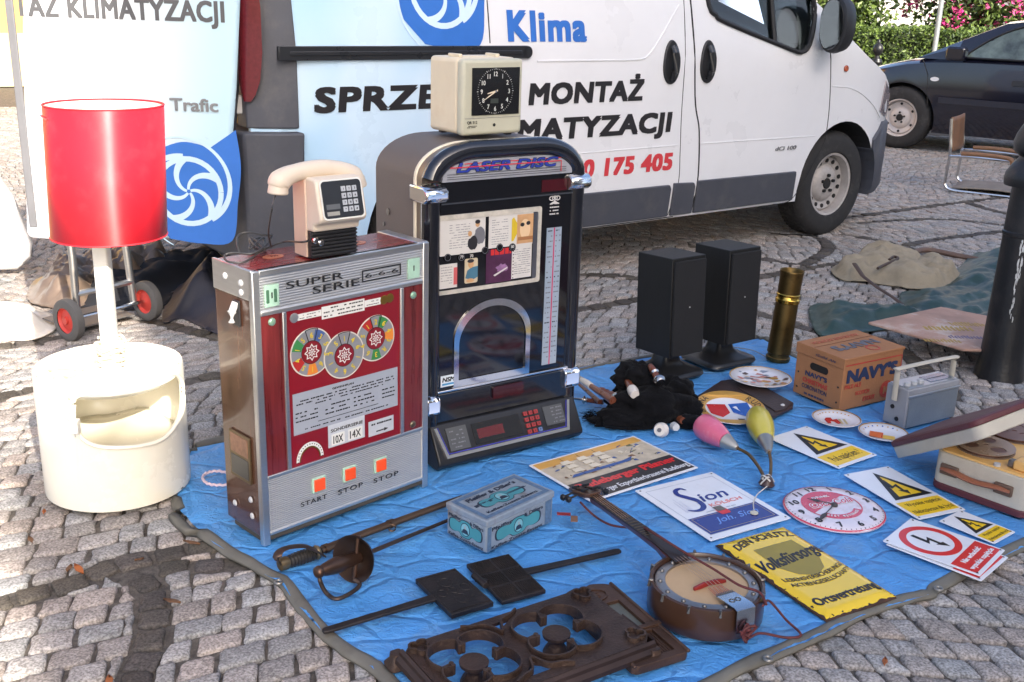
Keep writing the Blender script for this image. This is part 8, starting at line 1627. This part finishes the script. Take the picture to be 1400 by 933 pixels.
# ------------------------------------------------------------------ odds and ends
g = G(291, 655, .018); mb = MB(); pts = [Vector((G(u, v, .022).x, G(u, v, .022).y, .022)) for u, v in ((318, 650), (300, 645), (284, 647), (277, 654), (284, 662), (300, 664), (322, 663))]; mb.tube([(p.x-g.x, p.y-g.y, .004+.003*(i % 2)) for i, p in enumerate(spline(pts, 5))], .0045, 8); o = mb.build('power_cable', M('pale pink cable', L(214, 190, 196), .45)); o.location = (g.x, g.y, .018); tag(o, 'pale pink power cable looping out behind the slot machine', 'cable')
leafm = [M('dry orange leaf', L(170, 96, 48), .7, var=.3), M('dry brown leaf', L(120, 84, 56), .7, var=.3)]; rl_ = random.Random(17)
for i, (u, v) in enumerate(((536, 454), (95, 777), (108, 778), (42, 738), (150, 931), (262, 742), (60, 700), (190, 765), (1290, 700), (1270, 290), (1230, 330), (235, 822), (1210, 905))):
    if i in (0, 8): continue
    p = G(u, v, .006); mb = MB(); l_ = rl_.uniform(.012, .028); w_ = l_*rl_.uniform(.25, .45); mb.loft([[(x*l_, -w_*k, .003*abs(x)+.004), (x*l_, 0, .001), (x*l_, w_*k, .004+.003*x*x)] for x, k in ((-1, .05), (-.5, .7), (0, 1), (.5, .75), (1, .05))], caps=False, closed=False)
    o = mb.build('fallen_leaf', leafm[i % 2], None, solid=.0006, angle=180); o.location = (p.x, p.y, .003); o.rotation_euler = (rl_.uniform(-.2, .2), rl_.uniform(-.2, .2), rl_.uniform(0, 6.3)); tag(o, 'small dry leaf lying on the cobbles', 'leaf', 'dry leaves on the cobbles')
# ------------------------------------------------------------------ unseen house added behind the camera; its shadow covers the stall
hs_d = Vector((-math.sin(SUN_AZ), -math.cos(SUN_AZ), 0)); hs_t = Vector((-hs_d.y, hs_d.x, 0)); hs_t = -hs_t if hs_t.x < 0 else hs_t       # along the shadow / across it
SH_T0, SH_H, SH_S, SH_A = .66, 10.8, -8.0, 6.9
B0 = hs_d*SH_S+hs_t*SH_T0; byaw = math.atan2(hs_t.y, hs_t.x)
bh = E('shade_house', (B0.x, B0.y, 0), byaw, 'unseen plaster house added to cast the shade that covers the stall', 'house')
plm = M('pale grey plaster', L(206, 200, 188), .85, var=.06, scale=1.2)
mb = MB(); mb.box(0, 26, -8, 0, 0, SH_H); mb.build('wall', plm, bh); mb = MB(); mb.loft([[(0, y, z) for y, z in ((0, SH_H), (-4, SH_H+1.2), (-8, SH_H))], [(26, y, z) for y, z in ((0, SH_H), (-4, SH_H+1.2), (-8, SH_H))]]); mb.build('roof', M('red clay roof tiles'), bh, smooth=False)
for i in range(8):
    for j in range(2): mb = MB(); x = 1.6+3.1*i; mb.box(x-.55, x+.55, -.02, .03, 1.3+3*j, 3.0+3*j); f = mb.build('window', M('white window frame'), bh, bevel=.02); mb = MB(); mb.box(x-.46, x-.03, .03, .036, 1.4+3*j, 2.9+3*j); mb.box(x+.03, x+.46, .03, .036, 1.4+3*j, 2.9+3*j); mb.build('pane', M('dark window pane'), f, smooth=False)
mb = MB(); AH = SH_A; mb.box(-.62, 0, -3.0, -.01, 0, AH); mb.build('shade_wing', plm, bh)  # unseen block added to keep the drum's lower half in shade
